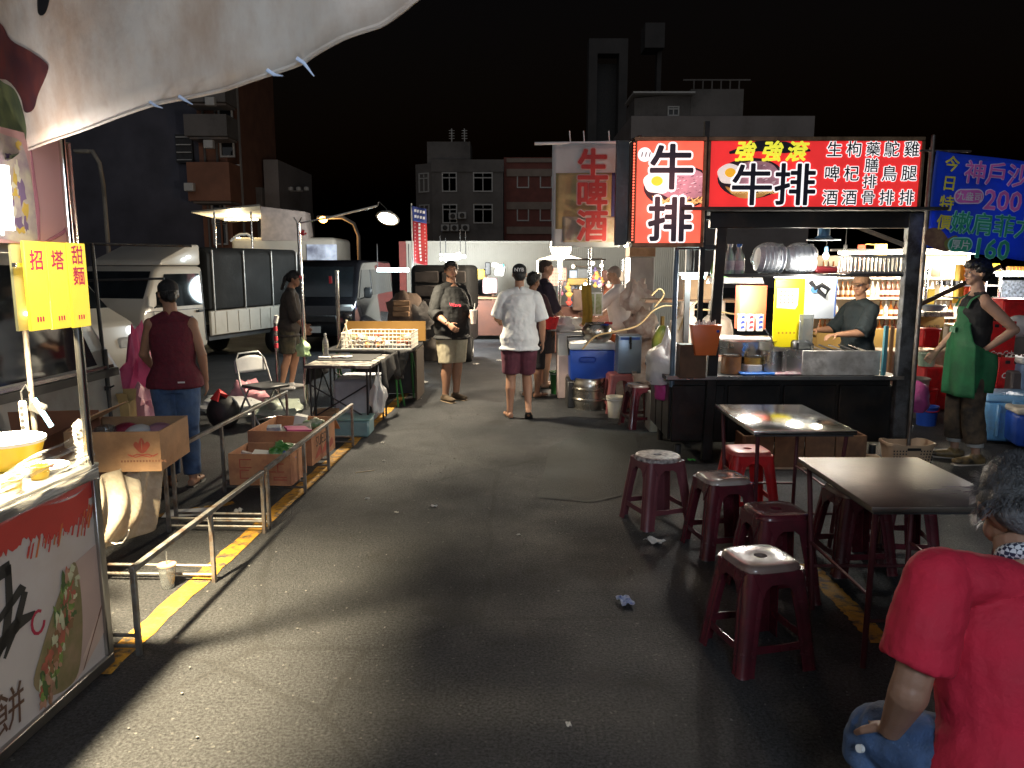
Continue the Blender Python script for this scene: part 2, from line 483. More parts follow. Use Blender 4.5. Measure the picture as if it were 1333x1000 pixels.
MB().box(((s1 + s2) / 2, 1.3, W(0, 103, 59).z), (s2 - s1 + 1, .1, .1)).obj('top_rail', conc, b, smooth=0)
towerm = mat('far dark concrete', (.075, .07, .068), .9, 0, .25, .5, .1, 6)
# dark towers
Y = 85
x0, x1, zt = px_building(767, 818, 50, Y)
b = thing('frame_tower', 'tall narrow tower with an open portal shaped frame on top', 'tower', (x0, Y, 0))
w = x1 - x0
for X in (w * .11, w * .89): MB().box((X, 1, zt / 2), (w * .22, 2, zt)).obj('pillar', towerm, b, smooth=0)
MB().box((w / 2, 1, zt - .75), (w * .56, 2, 1.5)).obj('lintel', towerm, b, smooth=0)
MB().box((w / 2, 3, zt / 2 - 1), (w * .9, 1.6, zt - 2)).obj('back_wall', darkmetal, b, smooth=0)
x0, x1, zt = px_building(850, 877, 12, Y)
b = thing('slab_tower', 'tall dark slab tower with a small head above the pale building', 'tower', (x0, Y + 4, 0))
w = x1 - x0
MB().box((w / 2, 2, zt - 1.3), (w, 3, 2.6)).obj('tower_head', towerm, b, smooth=0)
MB().box((w - .25, 2.5, (zt - 2.6) / 2), (.5, 1, zt - 2.6)).obj('pillar', towerm, b, smooth=0)
# apartment block with balconies
apt = mat('dark orange render', (.26, .12, .075), .85, 0, .2, 1.2, .2, 10)
Y = 42
x0, x1, zt = px_building(238, 294, 95, Y)
b = thing('apartment_block', 'tall apartment block with stacked balconies and orange lower walls', 'building', (x0, Y, 0))
w = x1 - x0
zs = [W(0, py, Y).z for py in (262, 218, 160, 118)]
MB().box((w / 2 - .35, 6, 12), (w - .7, 9, 24)).obj('wall', apt, b, smooth=0)
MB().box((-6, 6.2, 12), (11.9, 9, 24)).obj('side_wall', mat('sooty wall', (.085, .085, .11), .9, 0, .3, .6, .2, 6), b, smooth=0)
for k, (lo, hi) in enumerate(((262, 212), (178, 164 - 14), (134, 100))):
    z0_, z1_ = W(0, lo, Y).z, W(0, hi, Y).z
    MB().box((w / 2, .6, (z0_ + z1_) / 2), (w, 1.8, z1_ - z0_)).obj('balcony', conc if k else apt, b, smooth=0)
    MB().box((w / 2, .75, z0_ - .06), (w * .9, 1.4, .1)).obj('balcony_soffit', concl, b, smooth=0)
for (px, py) in ((262, 200), (262, 152), (245, 290), (268, 240), (246, 318)):
    win(b, W(px, 0, Y).x - x0, 1.45, W(0, py, Y).z, .8, 1.2, bars=False)
for (px, py) in ((277, 190), (279, 135), (252, 245)):
    p = W(px, py, Y)
    MB().box((p.x - x0, -.5, p.z), (.5, .34, .42), bev=.03).obj('air_conditioner', frame_w, b, smooth=0)
for k in range(2): MB().box((W(275 + 14 * k, 0, Y).x - x0, -.35, W(0, 305, Y).z), (.08, .08, 2)).obj('porch_post', apt, b, smooth=0)
p = W(224, 188, Y)
for k, px in enumerate((241, 258, 290)): MB().cyl((W(px, 0, Y).x - x0, 1.42, 0), (W(px, 0, Y).x - x0, 1.42, 20), .07, n=6).obj('drain_pipe', conc, b)
aw = MB().box((p.x - x0, 1.6, p.z), (.9, .2, 1.5)).obj('window_grille', darkmetal, b, smooth=0)
for k in range(4): MB().box((p.x - x0, 1.45, p.z - .6 + k * .4), (.8, .06, .05)).obj('grille_bar', frame_w, aw, smooth=0)
# low roofs between
Y = 48
x0, x1, zt = px_building(292, 360, 244, Y)
b = thing('low_roof_house', 'dim low house with a stepped roof beside the apartment block', 'building', (x0, Y, 0))
w = x1 - x0
MB().box((w * .36, 4, zt / 2), (w * .72, 8, zt)).obj('wall', conc, b, smooth=0)
MB().box((w * .86, 4.5, (zt + .9) / 2 + .4), (w * .28, 8, zt + 1.7)).obj('stair_tower', concl, b, smooth=0)
MB().box((w * .9, 2.6, zt * .4), (w * .9, 3.5, zt * .8)).obj('annex', conc, b, smooth=0)
for k in range(3): MB().lathe([(.0, -.15), (.16, -.1), (.16, .1), (0, .15)], (w * 1.05 + k * .5, 2.5, zt + .15), 8).obj('insulator', frame_w, b)
MB().cyl((w * 1.02, 2.5, zt), (w * 1.3, 2.5, zt), .06).obj('cross_arm', conc, b)
# corrugated hoarding
hoard = mat('cream corrugated sheet', (.50, .48, .42), .55, .1, .08, 1.5, dirt=(.36, .34, .29), dscale=.8)
Y = 21
a, c = W(529, 317, Y), W(900, 317, Y)
b = thing('corrugated_hoarding', 'long cream corrugated metal hoarding closing the end of the market', 'fence', (a.x, Y, 0))
n = 14; pw = (c.x - a.x) / n
sh = MB()
m_ = 10
for i in range(m_):
    u = i / m_ * pw
    sh.box((u + pw / m_ * .25, 0, a.z / 2), (pw / m_ * .5, .05, a.z)).box((u + pw / m_ * .75, .04, a.z / 2), (pw / m_ * .5, .03, a.z))
p0 = sh.obj('panel', hoard, b, smooth=0)
for i in range(1, n):
    q = p0.copy(); COL.objects.link(q); q.parent = b; q.location = (i * pw, 0, 0)
MB().box((-.1, 0, a.z / 2), (.18, .14, a.z + .1)).obj('end_post', mat('rusty red post', (.25, .05, .04), .6), b, smooth=0)
MB().box((n * pw / 2, -.03, a.z + .03), (n * pw, .14, .06)).obj('cap_rail', hoard, b, smooth=0)
# street lamps far off
def street_lamp(px, py, pole_px, Y, label, lit, hook=False):
    t = thing('street_lamp', label, 'street lamp', (W(pole_px, py, Y).x, Y, 0), 0, 'street lamps over the roofs')
    p = W(px, py, Y) - t.location
    mb = MB(); h = p.z
    mb.tube([(0, 0, 0), (0, 0, h * .8), (p.x * .12, 0, h * .93), (p.x * .45, 0, h * 1.0), (p.x, 0, h)], .07)
    mb.obj('pole', conc, t)
    hd = MB().box((p.x, 0, p.z), (.5, .22, .12), bev=.03).obj('lamp_head', conc, t)
    if lit:
        MB().ell((p.x, -.05, p.z - .08), (.17, .13, .13)).obj('lit_lens', glow('sodium lens', (1, .45, .10), 14), hd)
        lamp(t, (p.x, 0, p.z - .4), 220, (1, .5, .15), .2)
street_lamp(421, 283, 466, 30, 'curved street lamp glowing orange behind the pale food truck', True)
street_lamp(107, 197, 131, 26, 'unlit curved street lamp rising beside the pink wrap banner', False)
# ================================================================ VEHICLES
tyre_m = mat('tyre rubber', (.018, .018, .018), .85, 0, .3, 30)
rim_m = mat('wheel rim', (.35, .35, .34), .4, .7, .2, 9)
lens_m = mat('headlamp lens', (.6, .62, .62), .1, 0, .1, 9, spec=.8)
def wheel(parent, x, y, r=.29, w=.17):
    s = 1 if x > 0 else -1
    o = MB().lathe([(r * .62, -w / 2), (r * .93, -w / 2), (r, -w / 3), (r, w / 3), (r * .93, w / 2), (r * .62, w / 2)], (0, 0, 0), 20, Matrix.Translation((x, y, r)) @ Matrix.Rotation(R(90), 4, 'Y')).obj('wheel', tyre_m, parent)
    mb = MB().lathe([(.0, .0), (r * .2, .01), (r * .25, -.03), (r * .55, -.02), (r * .62, .02), (r * .62, -.1)], (0, 0, 0), 18, Matrix.Translation((x + s * w * .42, y, r)) @ Matrix.Rotation(R(90 * s), 4, 'Y'))
    mb.obj('rim', rim_m, o)
    for k in range(5):
        a = k * 1.2566
        MB().cyl((x + s * (w * .42 + .0), y + math.cos(a) * r * .36, r + math.sin(a) * r * .36), (x + s * (w * .42 + .012), y + math.cos(a) * r * .36, r + math.sin(a) * r * .36), .018, n=6).obj('wheel_nut', darkmetal, o)
    return o
def shell(name, prof, w, m, parent, bev=.06, taper=.08):
    """side profile (y,z) pulled across the width, the top a little narrower"""
    zmax = max(p[1] for p in prof); zb = min(p[1] for p in prof) + .6
    mb = MB().prism(prof, -w / 2, w / 2, 'x')
    mb.v = [(x * (1 - taper * max(0, (z - zb) / (zmax - zb))), y, z) for x, y, z in mb.v]
    return mb.obj(name, m, parent, bevel=bev, smooth=50)
def side_panel(parent, name, poly, w, m, side, zb, zmax, taper=.08, th=.008):
    mb = MB().prism(poly, 0, th, 'x')
    def fx(x, z): return side * ((w / 2) * (1 - taper * max(0, (z - zb) / (zmax - zb))) + x + .002)
    mb.v = [(fx(x, z), y, z) for x, y, z in mb.v]
    return mb.obj(name, m, parent, smooth=0)
def front_panel(parent, name, y0, z0, y1, z1, w0, w1, m, off=.008):
    d = Vector((0, y1 - y0, z1 - z0)).normalized(); nrm = Vector((0, d.z, -d.y))
    if nrm.y < 0 and y0 > 0: nrm = -nrm
    mb = MB(); vs_ = []
    for t in (0, off):
        for x, y, z in ((-w0 / 2, y0, z0), (w0 / 2, y0, z0), (w1 / 2, y1, z1), (-w1 / 2, y1, z1)):
            vs_.append(Vector((x, y, z)) + nrm * t)
    mb.add(vs_, [(0, 1, 2, 3), (4, 5, 6, 7), (0, 1, 5, 4), (1, 2, 6, 5), (2, 3, 7, 6), (3, 0, 4, 7)])
    return mb.obj(name, m, parent, smooth=0)
def mirror(parent, x, y, z, m):
    s = 1 if x > 0 else -1
    MB().tube([(x, y, z - .1), (x + s * .1, y + .04, z - .06), (x + s * .15, y + .05, z)], .012, 6).box((x + s * .17, y + .05, z + .03), (.16, .07, .22), bev=.03).obj('wing_mirror', m, parent)
# silver van along the back of the stalls
silver = mat('silver van paint', (.36, .36, .35), .35, .25, .08, 2, coat=.4, dirt=(.22, .20, .17), dscale=2)
vanw = 1.66
t = thing('silver_van', 'silver van with dark tinted side windows parked behind the cardboard boxes', 'van', (-3.84, 3.56, 0), R(-2.5))
PR = [(-2.2, .26), (2.12, .26), (2.24, .5), (2.2, .92), (1.92, 1.28), (1.62, 1.80), (1.45, 1.90), (-2.05, 1.90), (-2.2, 1.72)]
shell('body', PR, vanw, silver, t)
glass_v = mat('van glass', (.016, .02, .024), .05, 0, .4, 2.5, spec=.9)
for sd in (1, -1):
    for (y0, y1) in ((-2.0, -.72), (-.66, .62)):
        side_panel(t, 'side_window', [(y0, 1.0), (y1, 1.0), (y1, 1.7), (y0, 1.7)], vanw, glass_v, sd, .86, 1.9)
    side_panel(t, 'front_window', [(.68, 1.0), (1.86, 1.0), (1.5, 1.70), (.68, 1.70)], vanw, glass_v, sd, .86, 1.9)
    side_panel(t, 'belt_moulding', [(-2.15, .90), (2.1, .90), (2.1, .955), (-2.15, .955)], vanw, black, sd, .86, 1.9, th=.02)
    side_panel(t, 'bright_strip', [(-2.15, .962), (2.05, .962), (2.05, .985), (-2.15, .985)], vanw, chrome, sd, .86, 1.9, th=.014)
    side_panel(t, 'sill_panel', [(-2.1, .30), (2.1, .30), (2.1, .43), (-2.1, .43)], vanw, mat('grey sill', (.2, .2, .2), .6), sd, .86, 1.9, th=.012)
    MB().box((sd * (vanw / 2 + .01), .55, .82), (.03, .16, .04), bev=.01).obj('door_handle', black, t)
    for y in (-1.35, 1.45): wheel(t, sd * (vanw / 2 - .07), y)
front_panel(t, 'windscreen', 2.17, .98, 1.66, 1.76, 1.5, 1.36, glass_v)
for k in range(4): MB().bar((-.7, -1.6 + k * .8, 1.95), (.7, -1.6 + k * .8, 1.95), .04).obj('roof_bar', black, t)
# white van, its nose showing
vwhite = mat('cream white paint', (.60, .56, .48), .35, 0, .06, 1.5, coat=.4, dirt=(.40, .35, .28), dscale=2, dlim=(.55, .8))
t = thing('white_van', 'cream white van with feather decal on its door, beside the woman in maroon', 'van', (-7.45, 10.1, 0), R(-104))
PW = [(-2.2, .28), (2.15, .28), (2.28, .5), (2.22, .95), (1.85, 1.15), (1.25, 1.82), (1.0, 1.9), (-2.1, 1.9), (-2.2, 1.7)]
shell('body', PW, 1.66, vwhite, t)
for sd in (1, -1):
    side_panel(t, 'front_window', [(.35, 1.05), (1.62, 1.05), (1.12, 1.66), (.35, 1.66)], 1.66, glass_v, sd, .88, 1.9)
    side_panel(t, 'side_window', [(-1.9, 1.05), (.25, 1.05), (.25, 1.66), (-1.9, 1.66)], 1.66, glass_v, sd, .88, 1.9)
    MB().box((sd * .85, .42, .88), (.03, .05, .16), bev=.01).obj('door_handle', black, t)
    for y in (-1.4, 1.5): wheel(t, sd * .76, y)
    side_panel(t, 'wheel_arch', [(1.5 + .42 * math.cos(a * math.pi / 12), .2 + .45 * math.sin(a * math.pi / 12)) for a in range(13)], 1.66, black, sd, .88, 1.9, th=.006)
    for k in range(4):
        side_panel(t, 'feather_decal', [(.7 + k * .09, .80), (.82 + k * .1, .82), (.62 + k * .12, 1.0)], 1.66, mat('grey decal', (.10, .09, .11), .5), sd, .88, 1.9, th=.003)
for sd in (1, -1):
    for q in ([(.30, .40), (.315, .40), (.315, 1.75), (.30, 1.75)], [(-.95, .40), (-.935, .40), (-.935, 1.75), (-.95, 1.75)], [(-2.0, .99), (1.9, .99), (1.9, 1.0), (-2.0, 1.0)]): side_panel(t, 'door_gap', q, 1.66, black, sd, .88, 1.9, th=.002)
front_panel(t, 'windscreen', 1.88, 1.13, 1.3, 1.78, 1.5, 1.36, glass_v)
mirror(t, .83, 1.6, 1.12, black)
for x in (-.6, .6): MB().box((x, 2.25, .68), (.28, .06, .16), bev=.03).obj('headlight', lens_m, t)
# white light truck with a black canvas box
canvas = mat('black canvas', (.009, .0095, .0095), .85, 0, .35, 3, .4, 7)
t = thing('canvas_truck', 'white light truck with roof deflector and black canvas covered bed', 'truck', (-5.65, 13.9, 0), R(163))
CABP = [(.75, .35), (2.15, .35), (2.25, .6), (2.2, .98), (1.82, 1.62), (1.7, 1.68), (.75, 1.68)]
shell('cab', CABP, 1.55, vwhite, t, taper=.06)
MB().prism([(.72, 1.69), (1.68, 1.69), (1.62, 1.78), (1.0, 2.02), (.72, 2.04)], -.68, .68, 'x').obj('roof_deflector', vwhite, t, bevel=.04)
front_panel(t, 'windscreen', 2.14, 1.05, 1.85, 1.60, 1.4, 1.32, glass_v)
for sd in (1, -1):
    side_panel(t, 'side_window', [(.86, 1.05), (1.9, 1.05), (1.66, 1.56), (.86, 1.56)], 1.55, glass_v, sd, .95, 1.68, .06)
    MB().box((sd * .785, .92, .95), (.03, .14, .04), bev=.01).obj('door_handle', black, t)
    mirror(t, sd * .78, 1.95, 1.15, black)
    MB().box((sd * .76, -.75, .72), (.05, 2.85, .42), bev=.012).obj('bed_side', vwhite, t)
    for k in range(9): MB().box((sd * .79, -2.0 + k * .32, .72), (.012, .03, .36)).obj('bed_rib', vwhite, t, smooth=0)
    for y in (-1.35, 1.45): wheel(t, sd * .68, y, .28)
    for k in range(4): MB().cyl((sd * .775, -2.0 + k * .85, .9), (sd * .775, -2.0 + k * .85, 1.95), .018).obj('canvas_hoop', rim_m, t)
    for k in range(3): side_panel(t, 'stripe_decal', [(1.0 + k * .2, .78), (1.3 + k * .15, .86), (1.12 + k * .2, .88)], 1.55, mat('grey decal', (.1, .09, .11)), sd, .95, 1.68, .06, .003)
for sd in (1, -1):
    for q in ([(.80, .45), (.815, .45), (.815, 1.6), (.80, 1.6)], [(1.93, .5), (1.945, .5), (1.975, 1.0), (1.96, 1.0)], [(.8, .985), (2.1, .985), (2.1, .995), (.8, .995)]): side_panel(t, 'door_gap', q, 1.55, black, sd, .95, 1.68, .06, .002)
    side_panel(t, 'rust_streak', [(1.0, .42), (1.7, .40), (1.66, .50), (1.1, .47)], 1.55, mat('rust streak', (.16, .08, .04), .8, 0, .4, 20), sd, .95, 1.68, .06, .002)
    MB().box((sd * .79, 2.12, .74), (.02, .1, .09), bev=.006).obj('indicator', mat('amber lens', (.6, .22, .03), .2), t)
MB().box((0, -.75, .48), (1.4, 2.8, .12)).obj('chassis', darkmetal, t)
MB().prism([(-.76, .94), (-.76, 1.9), (-.66, 2.0), (.66, 2.0), (.76, 1.9), (.76, .94)], -2.15, .66).obj('canvas_cover', canvas, t, bevel=.05)
for x in (-.55, .55): MB().box((x, 2.24, .72), (.26, .06, .17), bev=.03).obj('headlight', lens_m, t)
MB().box((0, 2.26, .45), (1.5, .1, .16), bev=.03).obj('bumper', darkmetal, t)
# black van
bpaint = mat('black van paint', (.010, .010, .012), .12, 0, .2, 2, coat=1)
t = thing('black_van', 'glossy black van with clear headlamps parked nose out behind the black table', 'van', (-3.88, 17.3, 0), R(179))
PB = [(-2.3, .28), (2.1, .28), (2.28, .5), (2.26, .9), (1.95, 1.08), (1.42, 1.70), (1.2, 1.80), (-2.15, 1.80), (-2.3, 1.6)]
shell('body', PB, 1.7, bpaint, t)
front_panel(t, 'windscreen', 1.98, 1.07, 1.47, 1.66, 1.5, 1.36, glass_v)
for sd in (1, -1):
    side_panel(t, 'front_window', [(.5, 1.05), (1.75, 1.05), (1.3, 1.6), (.5, 1.6)], 1.7, glass_v, sd, .88, 1.8)
    side_panel(t, 'side_window', [(-2.1, 1.05), (.42, 1.05), (.42, 1.6), (-2.1, 1.6)], 1.7, glass_v, sd, .88, 1.8)
    MB().box((sd * .68, 2.2, .86), (.3, .16, .15), bev=.04).obj('headlight', lens_m, t)
    mirror(t, sd * .85, 1.72, 1.12, black)
    for y in (-1.4, 1.45): wheel(t, sd * .78, y)
MB().box((0, 2.28, .66), (1.0, .05, .14), bev=.02).obj('grille', darkmetal, t)
MB().box((0, 2.3, .45), (.36, .02, .12)).obj('number_plate', white, t)
# pale food truck, its awning lit from below
t = thing('food_truck', 'pale food truck with raised white awning lit from underneath', 'truck', (-7.0, 21.5, 0), 0)
o = t.location
def L_(px, py, Y): return W(px, py, Y) - o
a, c = L_(300, 314, 21.5), L_(437, 314, 21.5)
MB().box(((a.x + c.x) / 2, 1.0, (a.z + .4) / 2 + .1), (c.x - a.x, 2.0, a.z - .4), bev=.12, seg=3).obj('body', vwhite, t)
p = [L_(336, 268, 21.2), L_(394, 275, 21.2), L_(399, 313, 21.2), L_(337, 313, 21.2)]
MB().prism([(q.x, q.z) for q in p], -.1, .5).obj('roof_hatch', mat('cream panel', (.5, .42, .38), .6), t, bevel=.01)
q0, q1, q2, q3 = L_(249, 277, 20.9), L_(303, 290, 25.0), L_(341, 285, 23.4), L_(338, 268, 18.6)
awn = MB(); awn.add([*(q0, q1, q2, q3), *(q + Vector((0, 0, .04)) for q in (q0, q1, q2, q3))], [(0, 1, 2, 3), (7, 6, 5, 4), (0, 1, 5, 4), (1, 2, 6, 5), (2, 3, 7, 6), (3, 0, 4, 7)])
awn.obj('awning', mat('white tarpaulin', (.8, .74, .62), .5, 0, .06, 2), t, smooth=0)
cc = (q0 + q1 + q2 + q3) / 4
tb = MB().cyl(cc + Vector((-.5, .45, -.08)), cc + Vector((.45, .45, -.08)), .03).obj('tube_lamp', glow('warm tube', (1, .86, .55), 9), t)
lamp(t, cc + Vector((-.1, .1, -.5)), 170, (1, .82, .5), .12)
for X in (a.x + .05, a.x + 1.0): MB().cyl((X, -1.2, 0), (X, -1.2, cc.z), .025).obj('awning_pole', chrome, t)
k0, k1 = L_(396, 318, 21.2), L_(436, 345, 21.2)
MB().box(((k0.x + k1.x) / 2, -.03, (k0.z + k1.z) / 2), (k1.x - k0.x, .05, k0.z - k1.z)).obj('menu_lightbox', mat('blue white light box', (.75, .85, 1), .5, two=(.12, .13, .18), scale=2.2, emit=.8), t, smooth=0)
MB().tube([L_(300 + 3 * i, 314 - 9 * math.sin(i / 10 * 3.1) - (i > 6) * 2, 21.1) for i in range(11)], .035).obj('hose', white, t)
# stacked load under dark canvas
t = thing('canvas_load', 'dark covered load with bundles and iron poles behind the man in black tee', 'cargo', (W(573, 400, 13.2).x, 13.2, 0), R(-3))
MB().box((0, .8, 1.28), (1.02, 1.6, .84), bev=.1, seg=3).obj('canvas_cover', canvas, t)
for i in range(3):
    for j in range(2):
        MB().box((-.22 + .46 * j, -.02, 1.02 + .24 * i), (.42, .06, .2), bev=.02).obj('bundle', mat('dark bundled cloth', (.05, .042, .038), .9, 0, .4, 5, .3, 12), t)
for k in range(4): MB().cyl((-.02 + k * .09, -.14, 0), (-.02 + k * .09, -.14, 1.3), .014).obj('iron_pole', iron, t)
MB().box((0, .8, .6), (1.0, 1.5, .5)).obj('cargo_bed', darkmetal, t)
for x in (-.42, .42): wheel(t, x, .4, .27)
# ================================================================ TARPAULIN OVERHEAD
tarp_m = mat('grubby white tarpaulin', (.78, .69, .60), .75, 0, .10, 1.6, .3, 9, dirt=(.55, .40, .30), dscale=2.6, dlim=(.42, .66))
eL, eR = G(-40, 222, 2.12), G(560, -12, 2.14)
th_ = thing('tarpaulin', 'off white printed tarpaulin hanging across the top corner of the view', 'tarpaulin', (0, 0, 0))
nrm = Vector((eR.y - eL.y, -(eR.x - eL.x), 0)).normalized()
if nrm.y > 0: nrm = -nrm
ctrl = [(-40, 226), (60, 190), (130, 165), (210, 136), (290, 117), (350, 98), (400, 80), (450, 52), (490, 32), (520, 8), (545, -20)]
edge = []
for i, (px, py) in enumerate(ctrl):
    f = i / (len(ctrl) - 1)
    # the hem lies on an upright plane from eL to eR
    u, fy, h = ray(px, py)
    d = eR - eL; n0 = Vector((-d.y, d.x, 0))
    s = n0.dot(Vector((eL.x, eL.y, 0))) / n0.dot(Vector((u, fy, 0)))
    edge.append(Vector((u * s, fy * s, CAM_H + h * s)))
def hem(t):
    x = t * (len(edge) - 1); i = min(int(x), len(edge) - 2)
    return edge[i].lerp(edge[i + 1], x - i)
rt = random.Random(3)
def tarp_pt(u, v):
    p = hem(u)
    sag = .010 * math.sin(u * 11 + v * 3) + .004 * math.sin(u * 29 + v * 5) + .012 * math.sin(u * 5 + v * 4) + .006 * max(0, math.sin((u * 1.4 - v) * 9)) ** 6
    return p + Vector((0, 0, v * .75)) + nrm * (v * .12 + sag)
MB().sheet(tarp_pt, 70, 16).obj('sheet', tarp_m, th_, smooth=80, solid=.003)
hm = MB().tube([tarp_pt(i / 70, 0) for i in range(71)], .005, 6).obj('hem', tarp_m, th_)
frm = mat('frayed blue white thread', (.55, .62, .78), .8)
for (u, l) in ((.30, .012), (.345, .016), (.52, .008), (.60, .03)):
    p = tarp_pt(u, 0)
    MB().loft([p + Vector((-.015, -.004, .004)), p + Vector((.0, -.006, -.006)), p + Vector((.018, -.004, -l))], [(.004, .002), (.0035, .002), (.001, .001)], 6).obj('frayed_thread', frm, th_)
from mathutils.bvhtree import BVHTree
_tv = MB().sheet(tarp_pt, 70, 16)
_bvh = BVHTree.FromPolygons([Vector(p) for p in _tv.v], _tv.f)
def tarp_print(name, pts, m):
    """print lying on the cloth itself, a hair's breadth proud of it"""
    ol = blob(pts); n = len(ol); cx = sum(p[0] for p in ol) / n; cy = sum(p[1] for p in ol) / n
    v, K = [], 16
    for k in range(K):
        f = 1 - k / K
        for p in ol:
            u, fy, h = ray(cx + (p[0] - cx) * f, cy + (p[1] - cy) * f)
            d = Vector((u, fy, h)).normalized(); c0 = Vector((0, 0, CAM_H))
            hit = _bvh.ray_cast(c0, d)[0]
            if hit is None: hit = c0 + d * 2.9
            v.append(hit - d * .013)
    u, fy, h = ray(cx, cy); d = Vector((u, fy, h)).normalized()
    v.append((_bvh.ray_cast(Vector((0, 0, CAM_H)), d)[0] or Vector((0, 0, CAM_H)) + d * 2.9) - d * .013)
    fs = [(k * n + i, k * n + (i + 1) % n, (k + 1) * n + (i + 1) % n, (k + 1) * n + i) for k in range(K - 1) for i in range(n)] + [((K - 1) * n + i, (K - 1) * n + (i + 1) % n, len(v) - 1) for i in range(n)]
    return MB().add(v, fs).obj(name, m, th_, smooth=80)
tarp_print('meat_print', [(-30, 22), (0, 30), (14, 52), (38, 66), (60, 82), (62, 94), (50, 122), (44, 142), (32, 146), (26, 126), (8, 104), (-30, 96)], mat('printed meat', (.13, .022, .018), .7, two=(.05, .012, .02), scale=12))
tarp_print('lettuce_print', [(-20, 100), (5, 108), (22, 122), (34, 165), (30, 192), (10, 208), (-20, 190)], mat('printed lettuce', (.20, .22, .09), .7, two=(.07, .09, .05), scale=14))
tarp_print('brush_stroke', [(50, -8), (64, -8), (62, 10), (56, 20), (49, 16)], ink)
# ================================================================ WRAP CART
CART = thing('food_cart', 'steel food cart with a wrap sandwich poster on its side and cling film on top', 'food cart', (-1.70, 3.05, 0), R(87))
# local x runs along the street (0 = far corner), -y faces the street
LEN, DEP = 1.25, .62
poster = mat('off white poster', (.56, .50, .47), .55, 0, .05, 2.5, dirt=(.50, .40, .34), dscale=1.5)
MB().box((-LEN / 2, .02, .455), (LEN - .05, .03, .78)).obj('side_panel', poster, CART, smooth=0)
st = mat('cart frame steel', (.42, .41, .39), .32, 1, .15, 8)
for z in (.055, .865): MB().box((-LEN / 2, .012, z), (LEN, .05, .045), bev=.004).obj('frame_rail', st, CART)
for x in (-.02, -LEN + .02): MB().box((x, .012, .46), (.04, .05, .765), bev=.004).obj('frame_post', st, CART)
MB().box((-.015, DEP / 2 + .03, .46), (.03, DEP - .02, .80)).obj('end_panel', darkmetal, CART, smooth=0)
MB().box((-LEN / 2, DEP / 2 + .02, .895), (LEN + .02, DEP + .06, .016), bev=.003).obj('countertop', steel, CART)
for (x, y) in ((-.06, .06), (-.06, DEP - .05), (-LEN + .06, .06), (-LEN + .06, DEP - .05)):
    w_ = MB().lathe([(.02, -.012), (.03, -.008), (.03, .008), (.02, .012)], (0, 0, 0), 14, Matrix.Translation((x, y, .031)) @ Matrix.Rotation(R(90), 4, 'X')).obj('caster', rubber, CART)
posterred = mat('poster brush red', (.50, .035, .025), .6, 0, .1, 6)
posteror = mat('poster orange', (.55, .14, .03), .6, 0, .2, 9)
rr = random.Random(5)
low = []
for i in range(90):
    f = i / 89
    x = -.03 - f * .95
    z = .735 - .06 * f - .03 * math.sin(f * 9) + rr.uniform(-.018, .018) + (.03 if i < 4 else 0)
    low.append((x, z))
decal('red_brush', [(-1.0, .838), (-.03, .838)] + low, .004, posterred, CART)
for i in range(46):
    f = rr.random() ** 1.3; x = -.04 - f * .40; z = .735 - f * .035 + rr.uniform(-.01, .02); l = rr.uniform(.03, .10) * (1 - f * .4); w_ = rr.uniform(.004, .013)
    decal('brush_streak', [(x, z), (x + w_, z + .004), (x + w_ * .4 - l * .35, z - l), (x - w_ * .3 - l * .36, z - l * .96)], .0036 - .00002 * i, posteror if i % 4 == 1 else posterred, CART, .0004)
decal('paper_cone', [(-.19, .545), (-.035, .57), (-.03, .20), (-.06, .19), (-.235, .085), (-.26, .09)], .004, mat('printed kraft paper', (.50, .36, .31), .6, 0, .08, 5), CART)
decal('cone_fold', [(-.035, .30), (-.03, .19), (-.19, .10), (-.255, .085)], .0033, mat('printed paper fold', (.60, .44, .36), .6), CART)
decal('cone_edge', [(-.036, .31), (-.03, .305), (-.185, .105), (-.195, .1)], .0028, mat('printed brown line', (.16, .07, .04), .6), CART)
decal('wrap_print', blob([(-.18, .545), (-.165, .40), (-.18, .24), (-.225, .11), (-.30, .085), (-.40, .115), (-.475, .20), (-.42, .30), (-.33, .42), (-.24, .52)]), .0030, mat('printed wrap', (.33, .22, .13), .6, two=(.16, .15, .05), scale=14), CART)
for i in range(130):
    f = rr.random(); cx = -.20 - .22 * f + rr.uniform(-.05, .05); cz = .50 - .36 * f + rr.uniform(-.05, .05)
    cx = max(-.44, min(-.178, cx))
    decal(('lettuce_print', 'tomato_print', 'meat_print', 'sauce_print', 'lettuce_print', 'meat_print')[i % 6], disc(cx, cz, .006 + rr.random() * .016, .010 + rr.random() * .026, 12, .35, i), .0022 - .00002 * i, (mat('printed green leaf', (.16, .24, .05), .6, 0, .5, 20), mat('printed tomato', (.40, .10, .06), .6, 0, .3, 20), mat('printed pork', (.42, .22, .14), .6, 0, .3, 20), mat('printed cabbage', (.50, .50, .32), .6, 0, .3, 20), mat('printed dark leaf', (.06, .11, .03), .6, 0, .4, 20), mat('printed crust', (.24, .12, .05), .6, 0, .3, 20))[i % 6], CART, .0006)
def stroke(parent, pts, ws, y, m, name='brush_stroke'):
    L1, L2 = [], []
    for i, p in enumerate(pts):
        a_, b_ = Vector((*pts[max(0, i - 1)], 0)), Vector((*pts[min(len(pts) - 1, i + 1)], 0)); d = (b_ - a_).normalized()
        nx, nz = -d.y, d.x; w = ws[i] if isinstance(ws, list) else ws
        L1.append((p[0] + nx * w / 2, p[1] + nz * w / 2)); L2.append((p[0] - nx * w / 2, p[1] - nz * w / 2))
    return decal(name, L1 + L2[::-1], y, m, parent)
